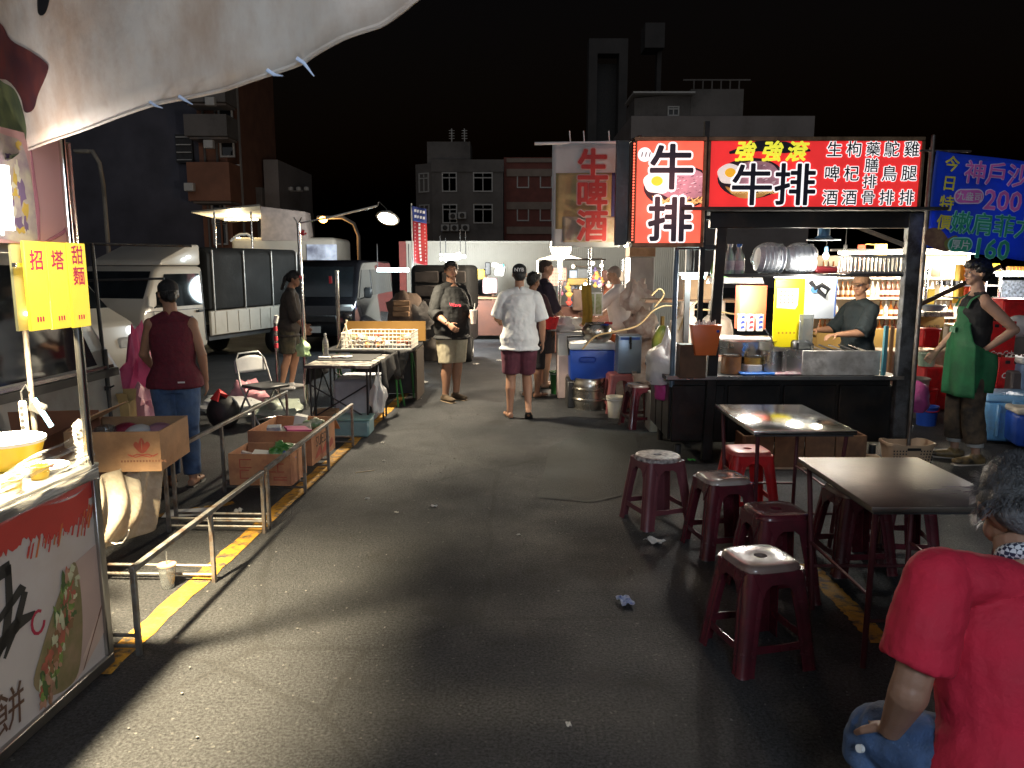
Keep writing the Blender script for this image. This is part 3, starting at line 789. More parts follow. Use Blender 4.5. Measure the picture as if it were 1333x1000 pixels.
for pts, ws in (([(-.80, .60), (-.70, .66), (-.53, .67)], [.03, .04, .05]), ([(-.54, .68), (-.55, .55), (-.585, .44), (-.66, .36)], [.03, .035, .04, .015]), ([(-.64, .50), (-.57, .53), (-.485, .575), (-.47, .56)], [.02, .03, .035, .02]), ([(-.75, .38), (-.62, .42), (-.52, .46), (-.43, .455)], [.03, .05, .05, .02]), ([(-.47, .555), (-.52, .47), (-.60, .37)], [.03, .035, .012])):
    stroke(CART, pts, ws, .0036, ink)
stroke(CART, [(-.42 + .034 * math.cos(a / 10 * 5.2 + .9), .415 + .042 * math.sin(a / 10 * 5.2 + .9)) for a in range(11)], .011, .0034, mat('poster crimson', (.42, .012, .05), .6), 'red_ring')
text('lettering', '餅', .16, (-.605, .0015, .185), mat('brown print', (.11, .05, .03), .6), CART, bold=.004, ext=.0008, shear=.1)
# counter things and cling film
pole = thing('chrome_pole', 'tall chrome pole standing at the far corner of the wrap cart', 'pole', (-1.705, 3.015, .903))
MB().cyl((0, 0, 0), (0, 0, .72), .017, n=14).obj('lower_tube', chrome, pole)
MB().cyl((0, 0, .7), (0, 0, 1.5), .0125, n=14).obj('upper_tube', chrome, pole)
film_m = bpy.data.materials.new('cling film'); film_m.use_nodes = True
nt_ = film_m.node_tree; _b = nt_.nodes['Principled BSDF']; _b.inputs['Base Color'].default_value = (.92, .92, .90, 1); _b.inputs['Roughness'].default_value = .10
_n = nt_.nodes.new('ShaderNodeTexNoise'); _n.inputs['Scale'].default_value = 9; _n.inputs['Detail'].default_value = 5
_mp = nt_.nodes.new('ShaderNodeMapping'); _mp.inputs['Scale'].default_value = (.30, 4, 4.5); _mp.inputs['Rotation'].default_value = (0, R(-14), 0)
_tc = nt_.nodes.new('ShaderNodeTexCoord'); nt_.links.new(_tc.outputs['Object'], _mp.inputs[0]); nt_.links.new(_mp.outputs[0], _n.inputs['Vector'])
_bp = nt_.nodes.new('ShaderNodeBump'); _bp.inputs['Strength'].default_value = 1; _bp.inputs['Distance'].default_value = .05
nt_.links.new(_n.outputs['Fac'], _bp.inputs['Height']); nt_.links.new(_bp.outputs[0], _b.inputs['Normal'])
_r = nt_.nodes.new('ShaderNodeValToRGB'); _r.color_ramp.elements[0].position = .46; _r.color_ramp.elements[1].position = .72
_r.color_ramp.elements[0].color = (.05, .05, .05, 1); _r.color_ramp.elements[1].color = (.62, .62, .62, 1)
nt_.links.new(_n.outputs['Fac'], _r.inputs['Fac']); nt_.links.new(_r.outputs[0], _b.inputs['Alpha'])
def film_pt(u, v):
    x = -LEN * (1 - u) * .98 - .012
    top = 1.075 - .20 * (1 - u) ** .8
    z = top + (.885 - top) * v + .010 * math.sin(u * 19 + v * 9) * (1 - v)
    return (x, .02 - v * .035 + .016 * math.sin(u * 13 + v * 5) * (1 - v) + .03 * (1 - v) * (1 - u), z)
fm = MB().sheet(film_pt, 40, 14).obj('cling_film', film_m, CART, smooth=80)
fm2 = MB().sheet(lambda u, v: (-LEN * (1 - u) - .01, -.018 - .004 * math.sin(u * 31), .905 - v * .075 * (1 + .2 * math.sin(u * 17))), 30, 4).obj('cling_film', film_m, CART, smooth=80)
wrap = MB()
for k in range(8): wrap.tube([(-.018 + .024 * math.cos(a), .04 + .024 * math.sin(a), .915 + k * .022 + .01 * math.sin(a * 2 + k)) for a in [i * .7 for i in range(9)]], .006, 5, True)
wrap.obj('film_wrap', film_m, CART)
yel = mat('yellow melamine', (.75, .50, .03), .3, 0, .06, 4)
def cart_pt(x, y, z=.904):
    c, s = math.cos(R(87)), math.sin(R(87)); return (-1.70 + x * c - y * s, 3.05 + x * s + y * c, z)
bowl = thing('yellow_tub', 'big round yellow tub with a white lid on the wrap cart', 'tub', (-2.01, 2.99, .904))
MB().lathe([(.0, 0), (.10, 0), (.12, .07), (.128, .10)], n=28).obj('tub_wall', yel, bowl)
MB().lathe([(.134, .098), (.136, .112), (.125, .118), (0, .12)], n=28).obj('lid', white, bowl)
for k, (x, y, r, lab) in enumerate(((-.40, .16, .10, 'white plate of yellow sliced filling in front of the yellow tub'), (-.15, .12, .09, 'white plate of brown sausage under the cling film beside the chrome pole'))):
    pl = thing('plate', lab, 'plate', cart_pt(x, y))
    MB().lathe([(0, .004), (r * .6, .004), (r * .7, 0), (r, .02), (r * 1.02, .024), (r * .7, .012), (0, .012)], n=24).obj('dish', white, pl)
    for i in range(5): MB().ell((rr.uniform(-.5, .5) * r, rr.uniform(-.5, .5) * r, .022), (.022, .016, .01), 8, 5).obj('food_slice', yel if k == 0 else mat('brown sausage', (.2, .07, .04), .4), pl)
for k, (x, y, lab) in enumerate(((-.24, .07, 'small yellow sauce pot under the cling film, farther one'), (-.42, .05, 'small yellow sauce pot under the cling film, nearer one'))):
    pt_ = thing('sauce_pot', lab, 'pot', cart_pt(x, y), 0, 'yellow sauce pots on the wrap cart')
    MB().lathe([(0, 0), (.03, 0), (.036, .05), (.03, .05), (.026, .008)], n=18).obj('pot_wall', yel, pt_)
# price plates hung from the pole
PLT = thing('price_plates', 'three lit yellow menu plates with red writing hung on the chrome pole', 'sign', (-1.70, 3.05, 0), R(87))
ylit = glow('lit yellow acrylic', (1, .72, .05), .85, .05)
redtxt = mat('red print', (.60, .012, .08), .5, emit=.35)
for k, (x0, s) in enumerate(((-.335, '招'), (-.215, '塔'), (-.093, '甜\n麵'))):
    z0, z1 = 1.468 - .004 * k, 1.783
    pm = MB().box((x0 + .058, -.012, (z0 + z1) / 2), (.114, .012, z1 - z0), bev=.002).obj('plate', ylit, PLT)
    text('lettering', s, .076, (x0 + .058, -.0192, z1 - (.065 if k < 2 else .085)), redtxt, pm, bold=.02, ext=.0006, line=1.05)
    for i in range(3): decal('small_print', [(x0 + .035 + i * .015, z0 + .03), (x0 + .043 + i * .015, z0 + .03), (x0 + .043 + i * .015, z0 + .048), (x0 + .035 + i * .015, z0 + .048)], -.0188, redtxt, pm, .0006)
    MB().cyl((x0 + .03, .02, z0 + .06), (x0 + .085, .02, z0 + .06), .008, n=8).obj('back_lamp', glow('warm white lamp', (1, .9, .6), 6), pm)
    MB().box((x0 + .058, .035, (z0 + z1) / 2), (.112, .01, z1 - z0)).obj('back_plate', mat('plate backing', (.5, .45, .2), .6), pm, smooth=0)
MB().bar((-.36, .006, 1.70), (.03, .006, 1.70), .014).obj('hanger_bar', chrome, PLT)
sp_ = thing('thin_pole', 'thin dark pole with a power strip standing behind the yellow tub', 'pole', (-2.03, 3.2, .904))
MB().cyl((0, 0, -.904), (0, 0, .6), .011, n=10).obj('tube', iron, sp_)
MB().box((-.035, -.01, .15), (.03, .02, .16), bev=.006).obj('power_strip', mat('beige plastic', (.45, .40, .30), .5), sp_)
for k in range(5): MB().cyl((-.035, -.018, .09 + k * .028), (-.035, -.0215, .09 + k * .028), .009, n=10).obj('socket', black, sp_)
MB().tube([(-.035, -.01, .23), (-.03, -.02, .27), (-.008, -.018, .30), (0, -.014, .27)], .004, 6).obj('cable', black, sp_)
MB().box((.03, -.012, .20), (.07, .03, .05), bev=.008, rot=(0, R(25), 0)).obj('clamp', black, sp_)
MB().cyl((.02, -.02, .24), (.085, -.02, .12), .011, n=10).obj('blue_handle', skyplastic, sp_)
# pink banner over the cart
BN = thing('wrap_banner', 'pink banner printed with a big wrap hung above the yellow plates', 'banner', (-1.70, 3.05, 0), R(87))
pink = see_through_cloth(mat('pink banner vinyl', (.62, .36, .33), .5, 0, .05, 2))
MB().box((-.55, .03, 1.97), (1.13, .012, .39)).obj('banner_sheet', pink, BN, smooth=0)
decal('wrap_print', blob([(-.62, 2.15), (-.32, 2.14), (-.235, 2.12), (-.20, 1.98), (-.195, 1.86), (-.22, 1.78), (-.40, 1.79), (-.62, 1.8)]), .0225, mat('printed wrap filling', (.62, .55, .40), .6, two=(.34, .24, .28), scale=16), BN)
for i in range(56):
    decal('filling_print', disc(-.36 + rr.uniform(-.22, .12), 1.96 + rr.uniform(-.15, .16), .008 + rr.random() * .022, .010 + rr.random() * .03, 12, .35, i), .0205 - .00003 * i, (mat('printed cream', (.65, .6, .45), .6), mat('printed mauve', (.22, .14, .24), .6), mat('printed yellow', (.6, .42, .08), .6))[i % 3], BN, .0008)
decal('cone_edge', [(-.20, 2.12), (-.193, 2.12), (-.178, 1.9), (-.19, 1.79), (-.2, 1.79)], .0185, mat('printed plum line', (.22, .07, .09), .6), BN)
decal('cone_fold', [(-.165, 1.785), (-.05, 1.83), (.01, 1.87), (.01, 1.855), (-.05, 1.815), (-.15, 1.779)], .0215, mat('printed plum line', (.22, .07, .09), .6), BN)
MB().box((.016, .02, 1.97), (.012, .03, .39)).obj('edge_strip', chrome, BN, smooth=0)
for nm_ in ('printed wrap filling', 'printed cream', 'printed mauve', 'printed yellow'): see_through_cloth(MATS[nm_])
# the stall's lamp under the tarpaulin
LP = thing('stall_lamp', 'bright warm lamp with a conical shade hanging behind the yellow menu plates', 'lamp', (-1.92, 2.84, 1.745))
MB().lathe([(0, .14), (.02, .14), (.03, .09), (.11, .0), (.105, .0), (.025, .085), (0, .085)], n=22).obj('shade', white, LP)
MB().ell((0, 0, .035), (.033, .033, .042)).obj('bulb', glow('warm bulb', (1, .88, .66), 25), LP)
MB().cyl((0, 0, .13), (0, 0, .65), .004, n=6).obj('cord', black, LP)
lamp(LP, (0, 0, -.03), 1900, (1, .82, .52), .05, 'SPOT', cone=112, rot=(0, R(-8), 0))
BL = thing('banner_lamp', 'dazzling white tube lamp fixed upright at the near end of the pink wrap banner', 'lamp', W(8, 258, 2.50))
MB().cyl((0, 0, -.10), (0, 0, .10), .015).obj('lit_tube', glow('white tube', (1, .96, .92), 22), BL)
MB().box((-.03, 0, 0), (.014, .026, .24), bev=.004).obj('batten', white, BL)
lamp(BL, (.05, .03, -.02), 9, (1, .95, .92), .05)
NB = thing('neighbour_tube', 'cool white tube lamp of the stall behind the seated person', 'lamp', (.5, -1.7, 2.6))
MB().cyl((-.6, 0, 0), (.6, 0, 0), .014).obj('lit_tube', glow('cool tube', (.92, .96, 1), 10), NB)
MB().box((0, 0, .035), (1.24, .07, .03)).obj('batten', white, NB)
for x in (-.5, .5): MB().cyl((x, 0, .05), (x, 0, .7), .005, n=6).obj('hanger', black, NB)
lamp(NB, (0, .05, -.06), 300, (.72, .85, 1), .5)
# ================================================================ STANDS, BOXES, TABLE ON THE DARK SIDE
standm = mat('scuffed galvanised bar', (.27, .27, .26), .45, .75, .2, 12, .1, 50, dirt=(.16, .10, .06), dscale=10)
def stand(Ys, xf, xb, lab):
    """low sloping display stand: front rail .40 high, back rail .52"""
    y0, y1 = Ys[0], Ys[-1]
    t = thing('display_stand', lab, 'stand', (xf, y0, 0), R(-2.0), 'low metal display stands')
    w = xf - xb; L = y1 - y0
    MB().box((0, L / 2, .40), (.027, L + .03, .027), bev=.003).obj('front_rail', standm, t)
    MB().box((-w, L / 2, .52), (.027, L + .03, .027), bev=.003).obj('back_rail', standm, t)
    for Y in Ys:
        y = Y - y0
        MB().box((0, y, .192), (.022, .022, .384), bev=.002).obj('leg', standm, t)
        MB().box((-w, y, .252), (.022, .022, .504), bev=.002).obj('leg', standm, t)
        for z in (.045, .095): MB().cyl((-w + .012, y, z), (-.012, y, z), .0085, n=8).obj('crossbar', standm, t)
    return t
stand((3.16, 3.95, 4.72), -1.64, -2.26, 'low bare metal display stand right behind the wrap cart')
stand((4.82, 5.60, 6.25, 7.1), -1.585, -2.2, 'low metal display stand around the two red printed cartons')
def carton(name, lab, loc, rz, d, flaps=(1, 1, 1, 1), m=card, group=None):
    """open topped carton, base at loc"""
    t = thing(name, lab, 'box', loc, rz, group)
    w, l, h = d; k = .008
    for (c, s) in (((0, -l / 2 + k / 2, h / 2), (w, k, h)), ((0, l / 2 - k / 2, h / 2), (w, k, h)), ((-w / 2 + k / 2, 0, h / 2), (k, l - 2 * k, h)), ((w / 2 - k / 2, 0, h / 2), (k, l - 2 * k, h))):
        MB().box(c, s).obj('side', m, t, smooth=0)
    MB().box((0, 0, k / 2), (w - 2 * k, l - 2 * k, k)).obj('bottom', m, t, smooth=0)
    dirs = ((0, -1), (1, 0), (0, 1), (-1, 0))
    for i, (dx, dy) in enumerate(dirs):
        if not flaps[i]: continue
        a = R(flaps[i]); q = min(w, l) * .42
        if dx == 0: p = [(-w / 2, dy * l / 2, h), (w / 2, dy * l / 2, h)]
        else: p = [(dx * w / 2, -l / 2, h), (dx * w / 2, l / 2, h)]
        o = Vector((dx, dy, 0)) * math.cos(a) * q + Vector((0, 0, 1)) * math.sin(a) * q
        p = [Vector(x) for x in p]
        MB().add([p[0], p[1], p[1] + o, p[0] + o], [(0, 1, 2, 3)]).obj('flap', m, t, smooth=0, solid=.006)
    return t
redprint = mat('faded red box print', (.34, .07, .045), .85, 0, .25, 9)
# big carton with lotus on the first stand
t = carton('lotus_carton', 'big open cardboard carton with red lotus print beside the woman in maroon', (-2.26, 4.44, .545), R(4), (.52, .46, .23), (0, 0, 0, 150))
for sgn in (-1, 0, 1):
    decal('lotus_petal', blob([(.16 + sgn * .012, .11), (.16 + sgn * .045, .15), (.16 + sgn * .03, .185 - abs(sgn) * .012), (.16 + sgn * .005, .14)]) if sgn else blob([(.148, .11), (.14, .15), (.16, .195), (.18, .15), (.172, .11)]), -.2315 - .0006 * (sgn + 1), redprint, t, .0005)
decal('lotus_petal', blob([(.162, .148), (.16, .185), (.158, .148), (.16, .118)]), -.2335, card, t, .0004)
stroke(t, [(.08, .10), (.10, .088), (.13, .10), (.16, .096), (.19, .10), (.22, .088), (.245, .102)], .006, -.2315, redprint, 'lotus_leaf')
stroke(t, [(.09, .098), (.12, .083), (.16, .092), (.20, .083), (.235, .098)], .005, -.2322, redprint, 'lotus_leaf')
for k in range(15): decal('print_mark', [(.04 + k * .017, .055), (.05 + k * .017, .055), (.05 + k * .017, .066), (.04 + k * .017, .066)], -.2315, mat('brown box print', (.2, .09, .05), .8), t, .0004)
for k in range(4):
    b_ = MB().ell((-.155 + .10 * k, .03 + .05 * (k % 2), .16), (.085, .08, .06), 14, 9).obj('packed_bag', (clear, mat('dark red bag', (.22, .02, .05), .4, bump=.3, bscale=20), bagwhite, mat('mauve bag', (.3, .15, .2), .4, bump=.3, bscale=20))[k], None, loc=Vector((-2.26, 4.44, .545)))
    tag(b_, ('clear plastic bag inside the lotus carton', 'dark red plastic bag inside the lotus carton', 'white plastic bag inside the lotus carton', 'mauve plastic bag inside the lotus carton')[k], 'bag', 'bags in the lotus carton')
t = carton('brown_carton', 'brown carton with long top flap tucked behind the yellow tub', (-2.68, 4.25, .02), R(8), (.5, .5, .62), (0, 150, 100, 0), mat('reddish cardboard', (.22, .09, .05), .85, 0, .2, 6))
# white woven sack hung from the rail
sackm = mat('dirty white woven sack', (.46, .41, .33), .8, 0, .12, 30, .3, 18, dirt=(.28, .22, .15), dscale=5, dlim=(.45, .7))
def sack_pt(u, v):
    y = 3.72 + 1.03 * u; bot = .13 + .06 * math.sin(u * 7) + .10 * u * u
    z = .565 * (1 - v) + bot * v
    x = -2.225 + .05 * math.sin(u * 13 + v * 5) * v + .10 * math.sin(v * 3.1) * (.5 + .5 * math.sin(u * 5)) + .02 * math.sin(u * 31 + v * 11)
    return (x, y, z)
t = MB().sheet(sack_pt, 46, 24).obj('white_sack', sackm, smooth=80, solid=.006)
tag(t, 'dirty white woven sack draped over the stand rail under the lotus carton', 'sack')
t = thing('white_strap', 'loop of white strap hanging under the woven sack', 'strap', (0, 0, 0))
MB().loft([W(*q, 3.95) for q in ((137, 697), (141, 704), (150, 708), (160, 706), (166, 698), (168, 690))], [(.009, .002)] * 6, 6, (0, 1, 0)).obj('strap_loop', white, t)
# bags and small carton behind
def crumple(name, lab, loc, r, m, cat='bag', seed=1, group=None, amp=.25, flat=.6, tie=False):
    rr = random.Random(seed); ph = [rr.uniform(0, 6.3) for _ in range(12)]
    mb = MB().ell((0, 0, 0), 1, 22, 14)
    v = []
    for p in mb.v:
        q = Vector(p); n = q.normalized()
        d = 1 + amp * (math.sin(n.x * 5 + ph[0]) * math.sin(n.y * 4 + ph[1]) + .6 * math.sin(n.z * 7 + ph[2] + n.x * 3) + .5 * math.sin(n.x * 11 + n.y * 9 + ph[3]) * .7 + .35 * math.sin(n.y * 17 + n.z * 13 + ph[4]))
        q = Vector((n.x * r[0] * d, n.y * r[1] * d, n.z * r[2] * d))
        q.z = max(q.z, -r[2] * flat)
        if tie and q.z > r[2] * .45:
            f = (q.z - r[2] * .45) / (r[2] * .6); q.x *= max(.34, 1 - f * 1.0); q.y *= max(.34, 1 - f * 1.0); q.z += r[2] * .10 * f
        v.append((q.x, q.y, q.z + r[2] * flat))
    mb.v = v
    o = mb.obj(name, m, None, loc=loc, smooth=60)
    return tag(o, lab, cat, group)
bluebag = mat('blue plastic bag', (.03, .16, .55), .35, 0, .15, 9, .3, 22)
crumple('pink_bag', 'bulging bright pink plastic bag behind the woman in maroon', (-3.22, 6.55, 0), (.30, .28, .62), pinkplastic, seed=2, tie=True)
crumple('pink_bag', 'crumpled pale pink bag low beside the small yellow carton', (-3.0, 6.2, 0), (.17, .2, .40), mat('pale pink bag', (.75, .35, .40), .35, 0, .1, 9, .3, 22), seed=9)
crumple('blue_bag', 'crumpled blue plastic bag against the silver van corner', (-3.34, 6.28, .28), (.20, .17, .26), bluebag, seed=4)
t = carton('small_carton', 'small yellowish open carton in front of the blue bag', (-2.98, 5.72, .38), R(12), (.2, .2, .30), (70, 0, 60, 0), mat('yellow cardboard', (.5, .34, .14), .8))
t = MB().box((-2.95, 5.75, .19), (.5, .5, .38), bev=.01).obj('carton', card); tag(t, 'closed plain carton under the small yellowish carton', 'box')
t = thing('black_post', 'thin black steel post with side arm beside the woman in maroon', 'post', (-2.93, 5.5, 0))
MB().cyl((0, 0, 0), (0, 0, 1.10), .017).cyl((-.016, 0, 1.10), (-.03, 0, 1.85), .013).obj('upright', darkmetal, t)
MB().cyl((-.55, .0, 1.58), (.35, .25, 1.60), .009, n=8).obj('side_arm', darkmetal, t)
MB().cyl((-.65, .0, 1.86), (.55, .3, 1.84), .011, n=8).obj('top_arm', iron, t)
MB().box((0, -.02, .82), (.05, .03, .03)).cyl((.02, -.02, .82), (.06, -.03, .84), .006).obj('clamp', darkmetal, t)
# two red printed cartons on the ground in the stand
t = carton('red_print_carton', 'low open carton with faded red print inside the stand, nearer of the two', (-1.83, 5.62, .105), R(-3), (.46, .36, .235), (0, 0, 0, 0), mat('orange cardboard', (.46, .22, .11), .85, 0, .14, 8, dirt=(.30, .12, .07), dscale=6), 'cartons of goods in the stand')
for (x, z, w, h) in ((-.15, .05, .07, .06), (-.15, .13, .09, .06), (.06, .10, .06, .06), (.13, .10, .05, .06), (.10, .04, .10, .02)):
    decal('red_print', [(x, z), (x + w, z), (x + w, z + .008), (x, z + .008)], -.181, redprint, t, .0005)
    decal('red_print', [(x, z), (x + .008, z), (x + .008, z + h), (x, z + h)], -.1812, redprint, t, .0005)
    decal('red_print', [(x, z + h), (x + w, z + h), (x + w, z + h + .008), (x, z + h + .008)], -.1814, redprint, t, .0005)
t = carton('red_print_carton', 'taller open carton with black lettering on its side inside the stand', (-1.84, 6.32, .105), R(-4), (.52, .62, .28), (0, 0, -40, 0), mat('orange cardboard', (.46, .22, .11)), 'cartons of goods in the stand')
text('lettering', 'SUEDK', .12, (.2615, -.02, .17), mat('black box print', (.05, .03, .02), .8), t, rot=(R(90), 0, R(90)), ext=.0004, bold=.002)
for k in range(3):
    mb = MB(); mb.prism(blob([(-.22 + .16 * k, .04), (-.08 + .16 * k, .06), (-.10 + .16 * k, .12), (-.18 + .16 * k, .08)]), .2606, .2612, 'x'); mb.obj('red_print', redprint, t, smooth=0)
goods = (('game_box', (.12, .03, .15), (-1.99, 5.62, .24), (.2, .3, .2), mat('maroon print box', (.12, .03, .04), .5, two=(.5, .45, .42), scale=16), 'maroon and white printed box standing up in the nearer carton', 'box'),
         ('flat_pack', (.26, .18, .015), (-1.80, 5.56, .30), (.12, .1, .1), paper, 'flat white card lying on top of the nearer carton', 'card'),
         ('drink_can_box', (.11, .09, .10), (-1.96, 6.2, .34), (.1, 0, .2), mat('blue grey pack', (.2, .25, .35), .4, two=(.5, .5, .5), scale=20), 'blue grey pack in the taller carton', 'pack'),
         ('white_pack', (.10, .10, .13), (-1.82, 6.48, .36), (0, .2, .1), mat('white pack', (.7, .68, .64), .5), 'white pack standing in the taller carton', 'pack'),
         ('flat_pack', (.28, .2, .02), (-1.80, 6.2, .36), (.1, -.1, .3), mat('dark sleeve', (.1, .1, .11), .4, two=(.35, .33, .3), scale=14), 'dark flat sleeve on top of the taller carton', 'card'),
         ('flat_pack', (.2, .14, .02), (-1.75, 6.15, .375), (.05, .1, .5), mat('magenta sleeve', (.5, .08, .22), .4), 'magenta flat sleeve on top of the taller carton', 'card'))
for n_, d, c, ro, m, lab, cat in goods: tag(MB().box((0, 0, 0), d, rot=ro, bev=.003).obj(n_, m, loc=c), lab, cat)
greenbag = mat('green crackly pack', (.04, .22, .03), .3, 0, .4, 18, .4, 30, dirt=(.3, .4, .2), dscale=18)
crumple('snack_bag', 'green crackly bag on top of the nearer carton', (-1.73, 5.64, .27), (.09, .07, .07), greenbag, seed=6)
crumple('snack_bag', 'green and cream bag at the far side of the taller carton', (-1.68, 6.4, .33), (.09, .06, .045), mat('green cream pack', (.06, .25, .05), .3, two=(.6, .55, .45), scale=18, bump=.3), seed=8)
crumple('blue_pack', 'small blue pack at the street side of the nearer carton', (-1.66, 5.56, .26), (.05, .05, .05), bluebag, seed=12)
# drink cup and litter by the first stand
t = thing('plastic_cup', 'clear plastic cup with orange lid standing on the asphalt inside the stand', 'cup', G(219, 765))
MB().lathe([(.033, 0), (.045, .125), (.043, .125), (.031, .004)], n=18).obj('cup_wall', clear, t)
MB().lathe([(0, .126), (.048, .126), (.048, .132), (0, .132)], n=18).obj('lid', mat('orange pale lid', (.6, .3, .2), .4), t)
MB().cyl((0, 0, .1), (.004, 0, .2), .004, n=6).obj('straw', clear, t)
# folding chair
def folding_chair(lab, loc, rz):
    t = thing('folding_chair', lab, 'chair', loc, rz)
    gm = mat('chair grey steel', (.42, .42, .42), .3, .8)
    MB().tube([(-.19, .22, 0), (-.19, -.12, .42), (-.17, -.22, .70), (-.12, -.245, .765), (.12, -.245, .765), (.17, -.22, .70), (.19, -.12, .42), (.19, .20, 0)][:4] + [(.12, -.245, .765), (.17, -.22, .70), (.19, -.12, .42), (.19, .22, 0)], .011, 8).obj('back_frame', gm, t)
    for x in (-.165, .165): MB().tube([(x, -.30, 0), (x, -.02, .40), (x, .10, .43)], .011, 8).obj('rear_leg', gm, t)
    MB().sheet(lambda u, v: ((u - .5) * .36, -.215 - .02 * v + .02 * math.cos((u - .5) * 3), .56 + .18 * v - .05 * (2 * u - 1) ** 2 * v), 10, 6).obj('backrest', mat('pale grey backrest', (.55, .55, .55), .4), t, solid=.02)
    MB().box((0, .05, .43), (.37, .36, .035), bev=.012).obj('seat', mat('dark grey seat', (.06, .06, .065), .5), t)
    MB().cyl((-.165, -.24, .09), (.165, -.24, .09), .009).cyl((-.19, .14, .1), (.19, .14, .1), .009).obj('stretcher', gm, t)
    return t
folding_chair('pale grey folding chair with a slotted round back behind the cartons', G(345, 553), R(-128))
# black cloth table with goods
tabm = mat('black table cloth', (.022, .021, .022), .8, 0, .3, 6, .3, 14)
t = thing('black_table', 'folding table with a black cloth and crossed black legs', 'table', (-1.74, 8.15, 0), R(-2))
TW, TL, TZ = .68, 1.0, .70
MB().box((0, 0, TZ - .015), (TW, TL, .03), bev=.004).obj('tabletop', mat('worn white board', (.42, .38, .32), .6, dirt=(.06, .05, .05), dscale=7, dlim=(.45, .52)), t)
MB().box((-.03, .18, TZ + .004), (TW - .1, TL * .6, .006)).obj('cloth', tabm, t)
for sx in (-1, 1):
    for y in (-.46, -.30, .30, .46): MB().cyl((sx * .29, y, 0), (sx * .29, y, TZ - .03), .011, n=8).obj('leg', black, t)
    MB().cyl((sx * .29, -.46, .12), (sx * .29, .1, TZ - .05), .008, n=6).cyl((sx * .29, .46, .12), (sx * .29, -.1, TZ - .05), .008, n=6).obj('brace', black, t)
for y in (-.46, .46): MB().cyl((-.29, y, .15), (.29, y, .5), .008, n=6).cyl((.29, y, .15), (-.29, y, .5), .008, n=6).obj('brace', black, t)
def drape(u, v):
    return (.345 + .03 * math.sin(u * 14) * v + .03 * v, -.05 + u * 1.05, TZ - .005 - v * (.26 + .08 * math.sin(u * 8)))
MB().sheet(drape, 24, 8).obj('cloth_skirt', tabm, t, solid=.004)
MB().sheet(lambda u, v: (-.345 - .03 * v + .02 * math.sin(u * 12) * v, -.35 + u * .9, TZ - v * .22), 20, 6).obj('cloth_skirt', tabm, t, solid=.004)
t = thing('trestle_table', 'low trestle table on green legs with a black cloth behind the black table', 'table', (-1.70, 9.55, 0), R(-2))
MB().box((0, 0, .685), (1.05, .95, .03), bev=.004).obj('tabletop', tabm, t)
for x, y in ((.30, -.36), (.38, .32), (-.4, -.36), (-.4, .32)):
    MB().cyl((x + .04, y - .05, 0), (x, y, .67), .012, n=8).obj('leg', greenplastic, t)
    MB().cyl((x + .10, y + .05, 0), (x, y, .67), .012, n=8).obj('leg', greenplastic, t)
MB().sheet(lambda u, v: (.2 + .3 * u, -.485 - .02 * math.sin(u * 9), .70 - v * (.36 * math.sin(u * 3.0))), 16, 8).obj('cloth_swag', tabm, t, solid=.004)
MB().box((.53, .1, .36), (.02, .6, .62)).obj('end_board', mat('dark board', (.08, .055, .035), .7), t, smooth=0)
t = thing('wire_basket', 'long white wire basket of small packets on the far table', 'basket', (-1.62, 9.45, .70), R(-2))
bw, bl, bh = .84, .55, .19
wm = mat('white coated wire', (.78, .74, .66), .4)
f_ = MB()
for z in (0.005, bh): f_.tube([(-bw / 2, -bl / 2, z), (bw / 2, -bl / 2, z), (bw / 2, bl / 2, z), (-bw / 2, bl / 2, z)], .006, 6, True)
f_.obj('rim', wm, t)
for k in range(17):
    x = -bw / 2 + bw * (k + .5) / 17
    MB().cyl((x, -bl / 2, 0), (x, -bl / 2, bh), .0045, n=5).obj('wire', wm, t); MB().cyl((x, bl / 2, 0), (x, bl / 2, bh), .0045, n=5).obj('wire', wm, t)
for k in range(10):
    y = -bl / 2 + bl * (k + .5) / 10
    for sx in (-1, 1): MB().cyl((sx * bw / 2, y, 0), (sx * bw / 2, y, bh), .0045, n=5).obj('wire', wm, t)
for z in (.05, .10, .145): MB().tube([(-bw / 2, -bl / 2, z), (bw / 2, -bl / 2, z), (bw / 2, bl / 2, z), (-bw / 2, bl / 2, z)], .004, 5, True).obj('wire', wm, t)
rr = random.Random(21)
packm = [mat('packet %s' % n_, c, .5) for n_, c in (('orange', (.55, .22, .07)), ('cream', (.6, .5, .36)), ('rust', (.4, .1, .05)), ('olive', (.2, .2, .1)), ('pale', (.65, .6, .55)))]
for k in range(26):
    o = MB().box((0, 0, 0), (.09, .06, .05), rot=(rr.uniform(-.5, .5), rr.uniform(-.5, .5), rr.uniform(0, 3)), bev=.008).obj('packet', packm[k % 5], loc=(-1.62 + rr.uniform(-.35, .35), 9.45 + rr.uniform(-.2, .2), .74 + .045 * (k % 3)))
    tag(o, 'small %s packet in the white wire basket' % ('orange', 'cream', 'rust red', 'olive', 'pale')[k % 5], 'packet', 'packets in the white wire basket, ' + ('orange', 'cream', 'rust red', 'olive', 'pale')[k % 5])
t = MB().box((-1.66, 10.1, .84), (1.05, .03, .26), bev=.004).obj('ochre_board', mat('ochre board', (.24, .125, .025), .6, 0, .1, 4)); tag(t, 'ochre board leaning up behind the white wire basket', 'board')
t = MB().box((-1.66, 10.12, .36), (.95, .05, .70)).obj('board_stand', darkmetal, smooth=0); tag(t, 'dark low stand under the ochre board', 'stand')
t = thing('easel_rods', 'pale wooden rods tied into a small tripod on the far table', 'tripod', (-2.02, 9.3, .70))
for (x, y) in ((-.11, 0), (.10, -.06), (.02, .1), (-.03, .05)): MB().cyl((x, y, 0), (.012 - x * .15, 0, .30 + .04 * (x < 0)), .007, n=6).obj('rod', mat('pale wood', (.6, .5, .36), .6), t)
